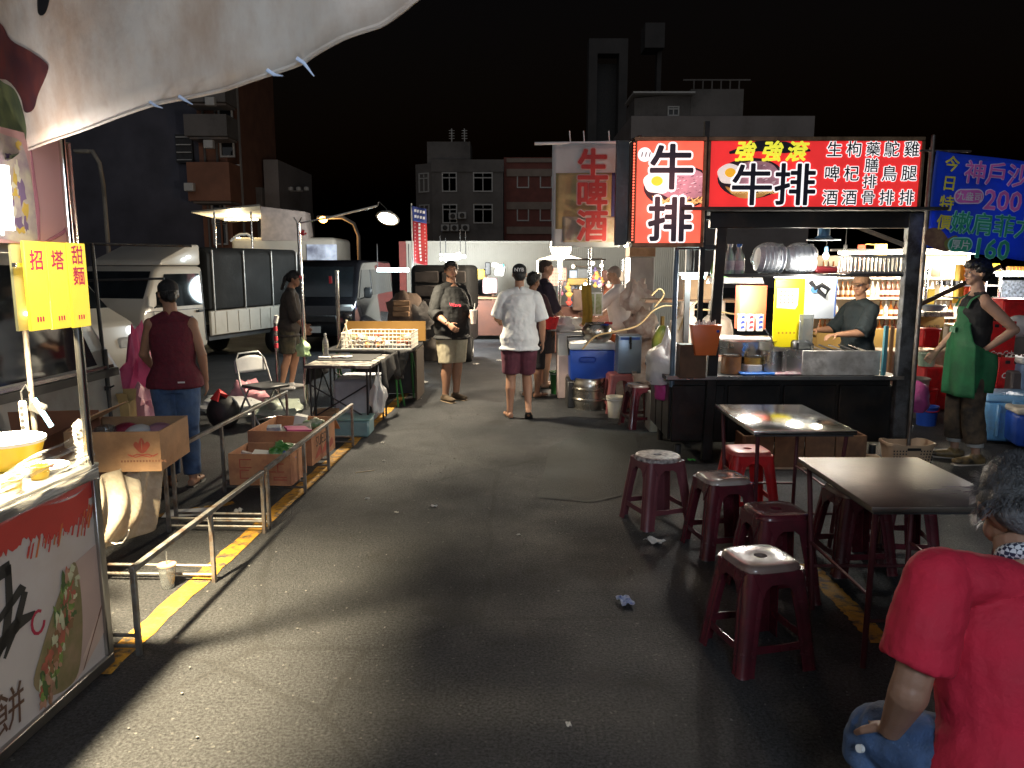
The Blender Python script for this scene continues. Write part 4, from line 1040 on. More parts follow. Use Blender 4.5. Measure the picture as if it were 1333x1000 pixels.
# things on the black table
t = thing('water_bottle', 'clear plastic water bottle standing on the black table', 'bottle', W(424, 462, 8.45) * 1.0)
t.location.z = .708
MB().lathe([(0, 0), (.03, 0), (.033, .01), (.031, .05), (.033, .09), (.031, .13), (.033, .16), (.012, .21), (.012, .225), (0, .225)], n=16).obj('bottle_wall', mat('smoky clear plastic', (.5, .5, .48), .1, trans=.6), t)
MB().cyl((0, 0, .225), (0, 0, .245), .014).obj('cap', mat('pale cap', (.6, .62, .6)), t)
MB().lathe([(.0335, .085), (.0338, .13)], n=16).obj('wrapper', mat('dark label', (.10, .10, .09), .5, two=(.4, .38, .3), scale=30), t)
crumple('lime_bag', 'pale lime tied plastic bag on the near corner of the black table', (W(395, 470, 8.4).x, 8.4, .705), (.075, .065, .11), mat('pale lime plastic', (.45, .62, .32), .35, 0, .1, 9, .3, 25), seed=3, tie=True)
for k, (px, y, m, lab) in enumerate(((422, 8.2, paper, 'folded white card on the black table'), (440, 8.25, mat('pink white wrapper', (.6, .3, .3), .5, two=(.75, .72, .7), scale=30), 'pink and white wrapper on the black table'), (452, 8.25, paper, 'white tube of paper on the black table'))):
    tag(MB().box((0, 0, 0), (.13, .06, .018), rz=k * .5 + .2, bev=.006).obj(('folded_card', 'wrapper', 'paper_tube')[k], m, loc=(W(px, 460, y).x, y, .718)), lab, 'paper')
crumple('white_bag', 'white plastic bag hanging on the end of the black table', (-1.36, 7.72, .22), (.07, .10, .24), bagwhite, seed=5, tie=True)
t = MB().box((-1.72, 8.55, .24), (.46, .6, .46), bev=.03).obj('grey_tub', mat('grey blue tub', (.32, .34, .38), .5, bump=.05)); tag(t, 'grey blue tub stored beneath the black table', 'tub')
t = MB().box((-1.62, 7.62, .09), (.40, .30, .17), bev=.02).obj('storage_box', mat('pale teal box', (.20, .34, .36), .4)); tag(t, 'pale teal storage box at the foot of the black table', 'box')
MB().box((-1.62, 7.62, .182), (.42, .32, .02), bev=.006).obj('lid', mat('teal lid', (.22, .40, .38), .3), t, loc=-t.location)
crumple('paper_bag', 'crumpled cream paper bag under the black table', (-2.12, 7.72, 0), (.15, .12, .10), mat('cream paper', (.55, .45, .33), .8), seed=11)
tag(MB().box((-1.98, 8.05, .09), (.24, .2, .17), bev=.004).obj('carton', card), 'small carton under the black table', 'box')
bag_k = MB().ell((0, 0, .17), (.17, .15, .19), 14, 9).obj('black_bag', mat('black nylon bag', (.012, .012, .013), .6, bump=.3, bscale=12), loc=G(292, 557)); tag(bag_k, 'round black bag with a red flap beside the folding chair', 'bag')
MB().loft([(-.05, -.1, .31), (-.01, -.05, .40), (.06, -.04, .33)], [(.05, .02), (.04, .03), (.04, .02)], 8).obj('red_flap', mat('red flap', (.6, .03, .03), .5), bag_k)
crumple('white_bag', 'flat clear white bag on the ground behind the black bag', G(300, 537), (.36, .22, .12), bagwhite, seed=14, amp=.15)
crumple('pink_bag', 'pale pink bag on the ground behind the folding chair', G(324, 528), (.20, .16, .2), mat('pale pink bag', (.7, .4, .4)), seed=15)
crumple('clear_bag', 'clear bag of stock lying under the folding chair', G(362, 545), (.26, .2, .13), mat('greenish clear bag', (.45, .5, .42), .3, trans=.3, bump=.3), seed=16)
# poles of the lit stall and its floodlight
t = thing('floodlight_pole', 'tall silver pole with a long arm carrying a lit floodlight', 'lamp post', (W(394, 400, 9.0).x, 9.0, 0))
o = t.location
pz = W(393, 290, 9.0).z
MB().cyl((0, 0, 0), (0, 0, pz * .55), .026).cyl((0, 0, pz * .55), (-.01, 0, pz), .021).obj('mast', chrome, t)
e1 = W(491, 268, 9.05) - o
MB().cyl((-.03, 0, pz - .01), (.35, .02, pz + .06), .009).cyl((.3, .02, pz + .05), e1, .014).obj('arm', chrome, t)
for dx in (-.05, .04): MB().cyl((-.01, 0, pz - .02), (-.01 + dx, 0, pz + .06), .007, n=6).obj('prong', chrome, t)
MB().box((.04, -.02, pz - .11), (.03, .01, .06), rot=(0, .5, 0)).box((.06, -.02, pz - .13), (.05, .01, .02), rot=(0, -.5, 0)).obj('red_ribbon', mat('red ribbon', (.6, .03, .05)), t)
MB().box((.0, -.028, pz - .62), (.04, .01, .02), rot=(0, .5, 0)).obj('red_ribbon', mat('red ribbon', (.6, .03, .05)), t)
hc = W(505, 283, 9.05) - o
hd = MB().lathe([(.03, .07), (.05, .06), (.06, .03), (.135, -.01), (.13, -.02)], n=22, M=Matrix.Translation(hc) @ Euler((R(-32), R(10), 0)).to_matrix().to_4x4()).obj('shade', mat('floodlight shade', (.5, .48, .42), .4, .5), t)
MB().lathe([(0, -.03), (.10, -.025), (.128, -.012), (0, -.01)], n=22, M=Matrix.Translation(hc) @ Euler((R(-32), R(10), 0)).to_matrix().to_4x4()).obj('lit_lens', glow('floodlight lens', (1, .90, .68), 26), hd)
MB().tube([e1, e1 + Vector((.02, 0, .05)), hc + Vector((-.02, 0, .10)), hc + Vector((0, 0, .06))], .006, 6).obj('cord', black, t)
lamp(t, hc + Vector((.02, -.05, -.10)), 560, (1, .86, .62), .07, 'SPOT', cone=128, rot=(R(-8), 0, 0))
t = thing('tent_pole', 'short silver pole standing before the black van', 'pole', (W(440, 400, 10.6).x, 10.6, 0))
MB().cyl((0, 0, 0), (0, 0, W(440, 352, 10.6).z), .024).obj('tube', chrome, t)
MB().box((-.09, 0, 1.5), (.04, .01, .10)).obj('red_ribbon', mat('red ribbon', (.6, .03, .05)), t)
t = thing('taped_pole', 'short silver pole wrapped with red tape beside the folding chair', 'pole', (W(361, 480, 8.6).x, 8.6, 0))
MB().cyl((0, 0, 0), (0, 0, 1.08), .019).obj('tube', chrome, t)
for z in (.78, .86, .97): MB().cyl((0, 0, z), (0, 0, z + .05), .022).obj('red_tape', mat('red tape', (.6, .04, .06)), t)
MB().cyl((0, 0, 1.06), (.02, 0, 1.14), .026).obj('white_knot', white, t)
# red flag banner
t = thing('flag_banner', 'narrow red flag banner with blue head and white characters', 'flag', (W(545, 300, 15).x, 15, 0), R(-8))
o = t.location
zt, zb = W(540, 268, 15).z, W(545, 342, 15).z
MB().cyl((-.125, .02, 0), (-.14, .02, zt + .05), .014).obj('pole', rim_m, t)
fl = mat('red flag cloth', (.50, .03, .035), .6, 0, .1, 4)
def flag(u, v): return (-.125 + .29 * u * (1 - .12 * v) + .03 * v, .03 * math.sin(u * 5 + v * 4), zt - .06 * u - (zt - zb) * v)
MB().sheet(lambda u, v: flag(u, .26 + .74 * v), 8, 20).obj('cloth', fl, t, solid=.003)
MB().sheet(lambda u, v: flag(u, .26 * v), 8, 8).obj('head_cloth', mat('navy flag cloth', (.03, .05, .22), .6), t, solid=.003)
wt = mat('white flag print', (.75, .72, .72), .6)
for i in range(11):
    v = .30 + i * .062
    for u, s in ((.14, .016), (.5, .040), (.86, .016)):
        p = Vector(flag(u, v)); MB().box((p.x, p.y - .006, p.z), (s, .002, s * 1.1)).obj('print_mark', wt, t, smooth=0)
for i in range(4):
    for v in (.07, .17):
        p = Vector(flag(.2 + i * .21, v)); MB().box((p.x, p.y - .006, p.z), (.045, .002, .05)).obj('print_mark', wt, t, smooth=0)
# cold tubes of the far stalls
def tube_light(px0, py0, px1, py1, Y, lab, col, watts, k=12):
    a, b = W(px0, py0, Y), W(px1, py1, Y)
    t = thing('tube_light', lab, 'lamp', (a + b) / 2, 0, 'fluorescent tubes of the far stalls')
    d = (b - a) / 2
    MB().cyl(-d, d, .028, n=10).obj('lit_tube', glow('lit tube %d %d' % (px0, py0), col, k), t)
    MB().box((0, .05, .035), (d.length * 2, .07, .03)).obj('batten', white, t)
    for q in (-d, d): MB().cyl(q + Vector((0, .05, .03)), q + Vector((0, .05, .5)), .008, n=6).obj('hanger', darkmetal, t)
    if px0 > 550: lamp(t, (0, .12, -.05), watts * 1.7, col, .2, 'SPOT', cone=160, rot=(R(84), 0, 0))
    lamp(t, (0, -.1, -.12), watts * .6, col, .3)
tube_light(491, 352, 532, 352, 15, 'cold blue white tube above the dark covered load', (.78, .95, 1), 170, 16)
tube_light(573, 338, 599, 330, 16.5, 'upper of two slanting white tubes before the cream hoarding', (.95, 1, 1), 300)
tube_light(580, 341, 606, 333, 16.4, 'lower of two slanting white tubes before the cream hoarding', (.95, 1, 1), 150)
# ================================================================ STEAK STALL
SY = 6.5                                   # front plane of the stall
def X_(px, Y=SY): return W(px, 345, Y).x
def Z_(py, Y=SY): return W(666, py, Y).z
greasy = mat('greasy black steel', (.014, .014, .014), .35, .3, .4, 5, .1, 20, dirt=(.045, .03, .02), dscale=3, dlim=(.5, .75))
t = thing('steak_stall', 'black steel steak stall with posts and an overhead shelf under the red signs', 'food stall', (0, SY, 0))
STALL = t
xl, xr = X_(878), X_(1176)
cz = Z_(489)
w = xr - xl
MB().box(((xl + xr) / 2, .5, .46), (w - .04, .96, cz - .20), bev=.01).obj('cabinet', greasy, t)
for k in range(4):
    MB().box((xl + w * (k + .5) / 4, -.012 + .02, .44), (w / 4 - .03, .03, cz - .28), bev=.006).obj('front_panel', greasy, t)
for k in range(3):
    MB().box((xl + .012, .18 + .3 * k, .44), (.03, .26, cz - .28), bev=.006).obj('side_panel', greasy, t)
MB().box(((xl + xr) / 2, .48, cz - .02), (w + .1, 1.06, .035), bev=.004).obj('counter', darkmetal, t)
MB().box(((xl + xr) / 2, -.055, cz - .012), (w + .1, .012, .03)).obj('counter_edge', steel, t, smooth=0)
for (x, y) in ((xl + .1, .1), (xr - .1, .1), (xl + .1, .9), (xr - .1, .9)):
    MB().cyl((x, y, 0), (x, y, .14), .03).obj('leg', darkmetal, t)
pm_ = mat('patchy grey post paint', (.10, .105, .11), .6, .3, .3, 9, .1, 40, dirt=(.03, .028, .025), dscale=6, dlim=(.42, .6))
zt = Z_(279)
MB().box((X_(931) + .01, -.02, zt / 2 + .02), (.085, .06, zt - .02), rot=(0, R(1.6), 0), bev=.006).obj('post', greasy, t)
MB().box((X_(1184), -.02, zt / 2 + .02), (.12, .08, zt - .02), bev=.006).obj('post', pm_, t)
MB().box((X_(1160), -.0, .98), (.03, .03, .42)).obj('bracket', mat('turquoise paint', (.06, .22, .26), .5), t)
MB().box((X_(931), 1.0, zt / 2 + .02), (.05, .05, zt)).obj('post', darkmetal, t, smooth=0)
MB().box(((X_(925) + X_(1190)) / 2, -.02, zt - .05), (X_(1196) - X_(922), .07, .13), bev=.006).obj('beam', greasy, t)
MB().box(((xl + xr) / 2 + .1, .6, zt + .03), (w + .2, 1.7, .025)).obj('roof_sheet', mat('sooty roof sheet', (.03, .028, .026), .7, .2), t, smooth=0)
for k in range(5): MB().bar((xl + .25 + k * .4, -.05, zt - .03), (xl + .25 + k * .4, 1.4, zt - .03), .03).obj('rafter', greasy, t)
MB().bar((X_(1178), .0, Z_(320)), (X_(1120), .3, Z_(288)), .035).obj('corner_brace', greasy, t)
shz = Z_(357)
MB().box(((X_(940) + X_(1172)) / 2, .12, shz - .01), (X_(1176) - X_(935), .30, .022), bev=.003).obj('shelf', darkmetal, t)
MB().cyl((X_(880), .02, cz - .1), (X_(881), .02, Z_(318)), .022).obj('blue_post', mat('blue grey pipe', (.12, .18, .24), .45, .4, .2, 9), t)
MB().box((X_(905), .02, Z_(322)), (X_(931) - X_(878), .04, .04)).obj('cross_bar', darkmetal, t, smooth=0)
# tall dark pipes right of the stall
for k, (p0, p1, lab) in enumerate(((1213, 1203, 'leaning dark pipe standing just outside the stall post'), (1190, 1190, 'upright rusty pipe standing behind the grey stall post'))):
    q = thing('dark_pipe', lab, 'pipe', (0, 0, 0))
    Yq = SY + .25 + k * .5
    MB().cyl((W(p1 - (k == 0) * 3, 345, Yq).x, Yq, 0), (W(p0, 195, Yq).x, Yq, W(p0, 192 + k * 60, Yq).z), .02).obj('tube', iron, q)
# ---- lit signs
signred = glow('lit red sign face', (.80, .030, .030), .72, .10)
signred2 = glow('bright red sign face', (1, .12, .07), 1.0, .2)
signwhite = glow('lit white outline', (1, .97, .95), .95)
signyel = glow('lit yellow green print', (.80, .80, .05), .85)
nightink = mat('navy black print', (.012, .013, .035), .4)
rusty = mat('rusty sign frame', (.22, .15, .09), .6, .6, .3, 9, .1, 40, dirt=(.10, .05, .025), dscale=6)
def sign_box(name, lab, px0, px1, py0, py1, Y, face, depth=.16, rz=0):
    a, b = W(px0, py0, Y), W(px1, py1, Y); pm = (py0 + py1) / 2; a.x, b.x = W(px0, pm, Y).x, W(px1, pm, Y).x
    q = thing(name, lab, 'sign', ((a.x + b.x) / 2, Y, b.z), rz)
    W_, H_ = b.x - a.x, a.z - b.z
    MB().box((0, depth / 2, H_ / 2), (W_ - .03, depth, H_ - .03)).obj('sign_face', face, q, smooth=0)
    for z in (.0, H_): MB().box((0, depth / 2 - .005, z), (W_ + .02, depth + .02, .034), bev=.004).obj('frame_rail', rusty, q)
    for x in (-W_ / 2, W_ / 2): MB().box((x, depth / 2 - .005, H_ / 2), (.024, depth + .02, H_ - .036), bev=.004).obj('frame_post', rusty, q)
    return q, W_, H_
def dish(q, cx, cz, k, e, lim, y=-.002):
    """steak on a black plate with egg and noodles, printed flat"""
    def cl(pts): return [(max(-lim, min(lim, x)), z) for x, z in pts]
    rr = random.Random(int(e * 100))
    decal('plate_print', cl(disc(cx, cz, .34 * k, .20 * k)), y, mat('printed black plate', (.03, .012, .03), .5), q)
    decal('steak_print', cl(disc(cx + .04 * k, cz + .02 * k, .26 * k, .15 * k, 40, .07, 3)), y - .0012, glow('printed steak %s' % e, (.42, .22, .27), .55 * e, .45), q)
    for i in range(70):
        a, r_ = rr.random() * 6.28, rr.random() ** .5
        x, z = cx + .04 * k + .23 * k * r_ * math.cos(a), cz + .02 * k + .125 * k * r_ * math.sin(a); d = rr.uniform(.006, .016) * k
        decal('marbling_print', cl([(x - d, z - d * .4), (x + d, z + d * .2), (x + d * .6, z + d * .7), (x - d * .7, z + d * .3)]), y - .0024 - .000012 * i, (glow('printed fat %s' % e, (.75, .58, .62), .6 * e), glow('printed dark meat %s' % e, (.22, .09, .13), .5 * e))[i % 2], q, .0004)
    decal('noodle_print', cl(blob([(cx - .26 * k, cz - .08 * k), (cx - .1 * k, cz - .13 * k), (cx + .1 * k, cz - .15 * k), (cx + .24 * k, cz - .08 * k), (cx + .12 * k, cz - .18 * k), (cx - .12 * k, cz - .19 * k)])), y - .0036, glow('printed noodle %s' % e, (.60, .32, .08), .5 * e, .4), q)
    for i in range(16): stroke(q, cl([(cx - .22 * k + i * .028 * k, cz - .10 * k - .03 * k * (i % 2)), (cx - .19 * k + i * .028 * k, cz - .15 * k), (cx - .14 * k + i * .03 * k, cz - .13 * k + .02 * k * (i % 3))]), .008 * k, -.0062 - .00002 * i, glow('printed noodle light %s' % e, (.9, .62, .22), .6 * e), 'noodle_print')
    decal('egg_print', cl(disc(cx - .22 * k, cz + .04 * k, .125 * k, .10 * k, 28, .10, 5)), y - .0055, glow('printed egg white %s' % e, (.98, .95, .88), .75 * e), q)
    decal('yolk_print', cl(disc(cx - .215 * k, cz + .055 * k, .055 * k, .045 * k)), y - .0068, glow('printed yolk %s' % e, (1, .55, .03), .85 * e), q)
q, w_, h_ = sign_box('menu_sign', 'wide red lit menu sign listing steaks over the stall', 922, 1199, 181, 272, SY - .12, signred)
def sx(px): return (px - 1060.5) / 277 * w_
def sz(py): return (272 - py) / 91 * h_
dish(q, sx(978), sz(232), .80, .62, w_ / 2 - .02)
stroke(q, [(sx(948), sz(199)), (sx(985), sz(190)), (sx(1020), sz(192)), (sx(1053), sz(196))], [.02, .085, .09, .015], -.004, nightink)
for px, s in ((969, '強'), (1004, '強'), (1036, '滾')):
    text('lettering', s, .165, (sx(px), -.012, sz(197)), signyel, q, bold=.035, shear=.25)
for px, s in ((979, '牛'), (1035, '排')):
    otext('lettering', s, .35, (sx(px), -.014, sz(240)), nightink, signwhite, q, bold=.016, out=.048)
for px, s in ((1184, '雞腿排'), (1158, '鴕鳥排'), (1134, '藥膳排骨'), (1109, '枸杞酒'), (1084, '生啤酒')):
    n = len(s)
    for i, ch in enumerate(s):
        py = 194 + (257 - 194) * i / (n - 1)
        otext('lettering', ch, .128 if n == 3 else .118, (sx(px - 3 * i / n), -.008, sz(py)), nightink, signwhite, q, bold=.012, out=.06)
q, w_, h_ = sign_box('steak_sign', 'tall red lit steak sign hung on the stall corner', 826, 916, 181, 319, SY - .2, signred2)
def sx(px): return (px - 871) / 90 * w_
def sz(py): return (319 - py) / 138 * h_
dish(q, sx(884), sz(243), .84, 1.15, w_ / 2 - .014)
decal('speech_bubble', disc(sx(838), sz(201), .055, .055, 24), -.002, signwhite, q)
decal('bubble_tail', [(sx(843), sz(207)), (sx(860), sz(206)), (sx(846), sz(198))], -.0022, signwhite, q)
for k in range(3): stroke(q, [(sx(834 + k * 5), sz(204)), (sx(835 + k * 5), sz(198))], .008, -.0045, nightink, 'bubble_mark')
for py, s in ((217, '牛'), (285, '排')):
    otext('lettering', s, .37, (sx(873), -.014, sz(py)), nightink, signwhite, q, bold=.022, out=.062)
led = glow('red led', (1, .12, .06), 3)
bx = MB().box((-w_ / 2 - .012, .0, h_ / 2), (.02, .03, h_ - .04)).obj('led_strip', darkmetal, q, smooth=0)
for k in range(34): MB().box((-w_ / 2 - .012, -.019, .04 + k * (h_ - .08) / 33), (.012, .006, .012)).obj('led', led, bx, smooth=0)
MB().box((-w_ / 2 - .09, .1, h_ / 2), (.10, .06, h_)).obj('side_post', greasy, q, smooth=0)
MB().box((w_ / 2 + .03, .1, h_ / 2 - .4), (.04, .04, h_ + 1.1)).obj('hanger_post', greasy, q, smooth=0)
lamp(q, (0, -.35, h_ * .5), 9, (1, .35, .28), .3)
# beer banner
t = thing('beer_banner', 'white and amber banner with three red characters hung from a white pole', 'banner', (0, 0, 0))
BY = 7.2
a, b = W(719, 187, BY), W(810, 184, BY)
zb = W(760, 322, BY).z
zt = a.z
bw = b.x - a.x
beer = mat('beer banner amber', (.52, .40, .18), .6, 0, .25, 9, dirt=(.5, .40, .2), dscale=5)
t.location = (a.x, BY, zb)
hh = zt - zb
def fl_(x, z): return .012 * math.sin(x * 9 + z * 2) + .01 * math.sin(z * 5)
def bpatch(name, x0, x1, z0, z1, m, off=0.0):
    return MB().sheet(lambda u, v: (x0 + (x1 - x0) * u, fl_(x0 + (x1 - x0) * u, z0 + (z1 - z0) * v) - off, z0 + (z1 - z0) * v), 14, 16).obj(name, m, t, solid=.002)
bpatch('cloth', 0, bw, 0, hh, mat('grey white banner cloth', (.52, .53, .54), .65, 0, .06, 3, dirt=(.38, .39, .40), dscale=2))
bpatch('beer_print', .035, bw * .88, hh * .18, hh * .72, beer, .003)
bpatch('blue_print', bw * .86, bw * .985, hh * .22, hh * .72, mat('dark blue banner print', (.03, .035, .12), .6), .0035)
bpatch('foam_print', .10, bw * .95, hh * .05, hh * .30, mat('printed foam', (.58, .50, .38), .65, 0, .25, 9, dirt=(.42, .28, .12), dscale=7), .005)
bred = mat('banner red print', (.50, .055, .05), .6)
bpk = mat('banner pale outline', (.62, .45, .42), .6)
for i, s in enumerate('生啤酒'):
    z = hh * (.80 - .295 * i)
    otext('lettering', s, .29, (bw * .58, -.045, z), bred, bpk, t, bold=.03, out=.065)
MB().cyl((-.16, 0, hh), (bw + .02, 0, hh + .012), .013).obj('pole', white, t)
for x in (.26, .46, .82): MB().cyl((bw * x, 0, hh), (bw * x - .01, 0, hh + .11), .006, n=6).obj('tie_wire', white, t)
MB().bar((bw + .02, 0, hh), (bw + .1, -.4, hh), .02).obj('bracket', darkmetal, t)
t = thing('small_bulb', 'small warm bulb hanging below the beer banner edge', 'bulb', W(815, 319, 7.0))
MB().ell((0, 0, 0), .022).obj('bulb', glow('small warm bulb', (1, .9, .6), 18), t); MB().cyl((0, 0, .02), (0, 0, .12), .006, n=6).obj('cord', black, t)
lamp(t, (-.05, -.05, -.03), 8, (1, .86, .6), .03)
# blue price banner
t = thing('blue_banner', 'blue vinyl banner of steak prices tied beside the stall', 'banner', (0, 0, 0))
Y0 = 6.3
o = W(1219, 196, Y0); br = W(1205, 338, Y0)
blue = see_through_cloth(mat('royal blue vinyl', (.035, .12, .75), .4, 0, .08, 2, .1, 5))
t.location = (br.x, Y0, 0)
t.rotation_euler = (0, 0, R(4))
ox, oz = o.x - br.x, o.z
zl = W(1205, 322, Y0).z
Lb = 1.55
def bl(u, v):
    return (ox * (1 - v) + Lb * u, .02 * math.sin(u * 6 + v * 3) + .012 * math.sin(u * 15), oz + (zl - oz) * v - u * (.15 + .05 * v))
MB().sheet(bl, 40, 16).obj('sheet', blue, t, solid=.002)
def bt(name, s, u, v, size, m, mo=None, bold=.012, out=.03, **kw):
    p = bl(u, v)
    rot = (R(90), R(4.2), 0)
    if mo: text(name + '_outline', s, size, (p[0], -.036, p[2]), mo, t, rot=rot, bold=out, **kw)
    text(name, s, size, (p[0], -.041, p[2]), m, t, rot=rot, bold=bold, **kw)
byel = mat('banner yellow print', (.8, .72, .05), .5)
bpink = mat('banner pink print', (.75, .16, .58), .5)
bpinkl = mat('banner light pink', (.8, .72, .9), .5)
bgr = mat('banner green print', (.03, .36, .22), .5)
bgrl = mat('banner light green', (.35, .78, .65), .5)
bwh = mat('banner white print', (.7, .72, .75), .5)
for i, s in enumerate('今日特價'): bt('lettering', s, .075 - .004 * i, .125 + .20 * i, .125, byel, bold=.02)
bt('lettering', '神戶沙朗', .375, .17, .185, bpink, bpinkl, .012, .035, space=.95)
bt('lettering', '200', .37, .43, .215, bpink, bpinkl, .014, .035)
bt('lettering', '嫩肩菲力', .33, .685, .185, bgr, bgrl, .010, .035, space=.95)
bt('lettering', '160', .345, .93, .215, bgr, bgrl, .014, .035)
def pill(u, v, l, h, m, mo):
    p = bl(u, v)
    for k, (mm, e) in enumerate(((mo, .01), (m, 0))):
        pts = []
        for i in range(24):
            a = 2 * math.pi * i / 24; pts.append((p[0] + math.copysign(l / 2, math.cos(a)) + (h / 2 + e) * math.cos(a), p[2] + (h / 2 + e) * math.sin(a)))
        decal('pill_print', pts, -.034 - .004 * k, mm, t)
pill(.185, .43, .13, .10, bpink, bpinkl); bt('lettering', '九盎司', .185, .43, .072, bwh, bold=.01)
pill(.165, .93, .09, .10, bgr, bgrl); bt('lettering', '厚片', .165, .93, .082, bwh, bold=.01)
def bpoly(name, pts, y, m):
    decal(name, [(bl(u, v)[0], bl(u, v)[2]) for u, v in blob(pts)], y, m, t)
bpoly('food_print', [(-.02, .82), (.05, .80), (.11, .93), (.10, 1.02), (.02, 1.0), (-.03, .95)], -.032, mat('printed dark food', (.10, .035, .04), .6, two=(.3, .18, .1), scale=14))
bpoly('leaf_print', [(.08, .92), (.14, .84), (.15, .95), (.1, 1.0)], -.0335, mat('printed olive leaf', (.22, .22, .06), .6))
MB().cyl((ox - .02, .02, 0), (ox - .02, .02, oz + .12), .016).obj('side_pole', iron, t)
MB().cyl((ox - .12, .02, oz + .0), (ox + .3, .02, oz + .0), .009).obj('tie_bar', iron, t)
for nm_ in ('beer banner amber', 'grey white banner cloth', 'printed foam', 'banner red print', 'banner pale outline'): see_through_cloth(MATS[nm_], .4)
# ---- what stands on the stall
def on(px, py, dy, z=None):
    p = W(px, py, SY + dy)
    if z is not None: p.z = z
    return p
shelf_z = shz + .002
# tubes below the shelf
t = thing('stall_tube', 'bright white tube with tin reflector under the stall shelf, over the red carton', 'lamp', on(957, 366, .35))
MB().cyl((-.19, 0, 0), (.19, 0, 0), .016).obj('lit_tube', glow('white stall tube', (1, .97, .9), 16), t)
MB().prism([(-.06, -.02), (0, .03), (.06, -.02), (0, .02)], -.24, .24, 'x').obj('reflector', white, t)
for x in (-.15, .15): MB().cyl((x, 0, .02), (x, 0, shz - t.location.z - .012), .005).obj('hanger', darkmetal, t)
lamp(t, (0, -.04, -.06), 75, (1, .95, .86), .08)
t = thing('stall_tube', 'small cyan tinted tube glowing by the blue pipe over the gas cylinders', 'lamp', on(903, 361, .9))
MB().cyl((-.11, 0, 0), (.11, 0, 0), .016).obj('lit_tube', glow('cyan stall tube', (.6, 1, 1), 12), t)
MB().box((0, .02, .03), (.26, .05, .03)).obj('batten', white, t)
MB().cyl((0, .02, .04), (0, .02, .34), .006).obj('hanger', darkmetal, t)
lamp(t, (0, -.05, -.06), 13, (.7, 1, .98), .08)
t = thing('stall_tube', 'thin white tube along the front of the stall shelf over the yellow board', 'lamp', on(1048, 360.5, .03))
MB().cyl((-.26, 0, 0), (.26, 0, 0), .009).obj('lit_tube', glow('thin white tube', (1, .97, .9), 6), t)
MB().box((0, 0, .014), (.54, .03, .012)).obj('batten', darkmetal, t)
lamp(t, (0, -.10, -.03), 26, (1, .95, .86), .06)
for k, (px, py, wt_, lab) in enumerate(((1100, 331, 60, 'bright bare bulb hanging in front of the grey crate on the shelf'), (1075, 333, 14, 'clear bulb in a pale blue holder above the shelf'))):
    t = thing('bare_bulb', lab, 'bulb', on(px, py, .30 + .25 * k), 0, 'bare bulbs under the stall roof')
    hz = zt_ = Z_(279) - t.location.z
    MB().ell((0, 0, 0), (.026, .026, .033)).obj('bulb', glow('bare bulb glass %d' % k, (1, .92, .75), (24, 9)[k]), t)
    MB().cyl((0, 0, .03), (0, 0, .08), .016).obj('holder', skyplastic if k else black, t)
    MB().cyl((0, 0, .08), (0, 0, Z_(279) - t.location.z - .02), .004, n=6).obj('cord', black, t)
    lamp(t, (0, -.06, -.05), wt_, (1, .88, .66), .04)
t = thing('blue_fitting', 'pale blue hanging fitting with a wide disc under the stall roof', 'fitting', on(1072, 310, .3))
MB().lathe([(.02, .12), (.05, .10), (.05, .02), (.075, 0), (.02, 0)], n=18).obj('holder', skyplastic, t)
MB().lathe([(0, 0), (.14, -.012), (.14, -.02), (0, -.012)], n=20).obj('disc', mat('smoky disc', (.2, .24, .28), .3), t)
MB().cyl((0, 0, .1), (0, 0, Z_(279) - t.location.z - .02), .006).obj('cord', black, t)
# on the shelf
for k, (px, lab) in enumerate(((949, 'clear plastic jug on the stall shelf, first from the post'), (961, 'clear plastic jug on the stall shelf, second from the post'))):
    t = thing('plastic_jug', lab, 'jug', on(px, 357, .12, shelf_z), 0, 'clear jugs on the stall shelf')
    MB().lathe([(0, 0), (.045, 0), (.05, .02), (.05, .12), (.045, .15), (.02, .20), (.02, .225), (0, .225)], n=16).obj('jug_wall', mat('milky clear plastic', (.55, .6, .62), .2, trans=.5, bump=.1), t)
    MB().cyl((0, 0, .225), (0, 0, .25), .023).obj('cap', (mat('silver cap', (.5, .5, .5), .3), bluebag)[k], t)
    MB().lathe([(.0505, .03), (.0508, .11)], n=16).obj('paper_wrapper', mat('pale jug label', (.5, .45, .48), .5, two=(.3, .2, .24), scale=20), t)
foam = mat('cloudy stacked foam', (.60, .64, .70), .4, 0, .1, 20, .15, 18)
for k, (px, lab, tilt) in enumerate(((1000, 'clear bag of stacked foam tubs on the shelf beside the jugs', .10), (1039, 'clear bag of stacked foam tubs in the middle of the shelf', -.08))):
    t = thing('tub_bundle', lab, 'bundle', on(px, 357, .12, shelf_z), 0, 'bags of foam tubs on the shelf')
    for i in range(6): MB().lathe([(.0, -.02), (.098, -.018), (.112, .018), (.118, .02), (.115, .026), (0, .024)], (0, 0, 0), 22, Matrix.Translation((-.085 + .034 * i, 0, .122)) @ Matrix.Rotation(R(90) + tilt, 4, 'Y')).obj('foam_tub', foam, t)
    bgm = MB().ell((0, 0, .13), (.15, .13, .135), 18, 12); bgm.v = [(x * (1 + .07 * math.sin(z * 60 + y * 30)), y * (1 + .06 * math.sin(x * 50)), max(.002, z + (.03 if x > .1 else 0))) for x, y, z in bgm.v]
    bgm.obj('bag_film', mat('hazy bag film', (.8, .83, .86), .25, 0, .06, 9, .4, 22, trans=.6, alpha=.55), t, smooth=60)
crumple('green_bag', 'pale green bag hanging by the leaning stall post', on(938, 362, .4, Z_(365)), (.07, .07, .16), mat('thin green bag', (.16, .42, .12), .4, bump=.3), seed=34, tie=True)
t = thing('plastic_crate', 'grey slotted plastic crate at the end of the stall shelf', 'crate', on(1133, 357, .13, shelf_z))
cm = mat('grey translucent crate', (.24, .23, .22), .45, 0, .15, 9)
cwid = X_(1168) - X_(1098)
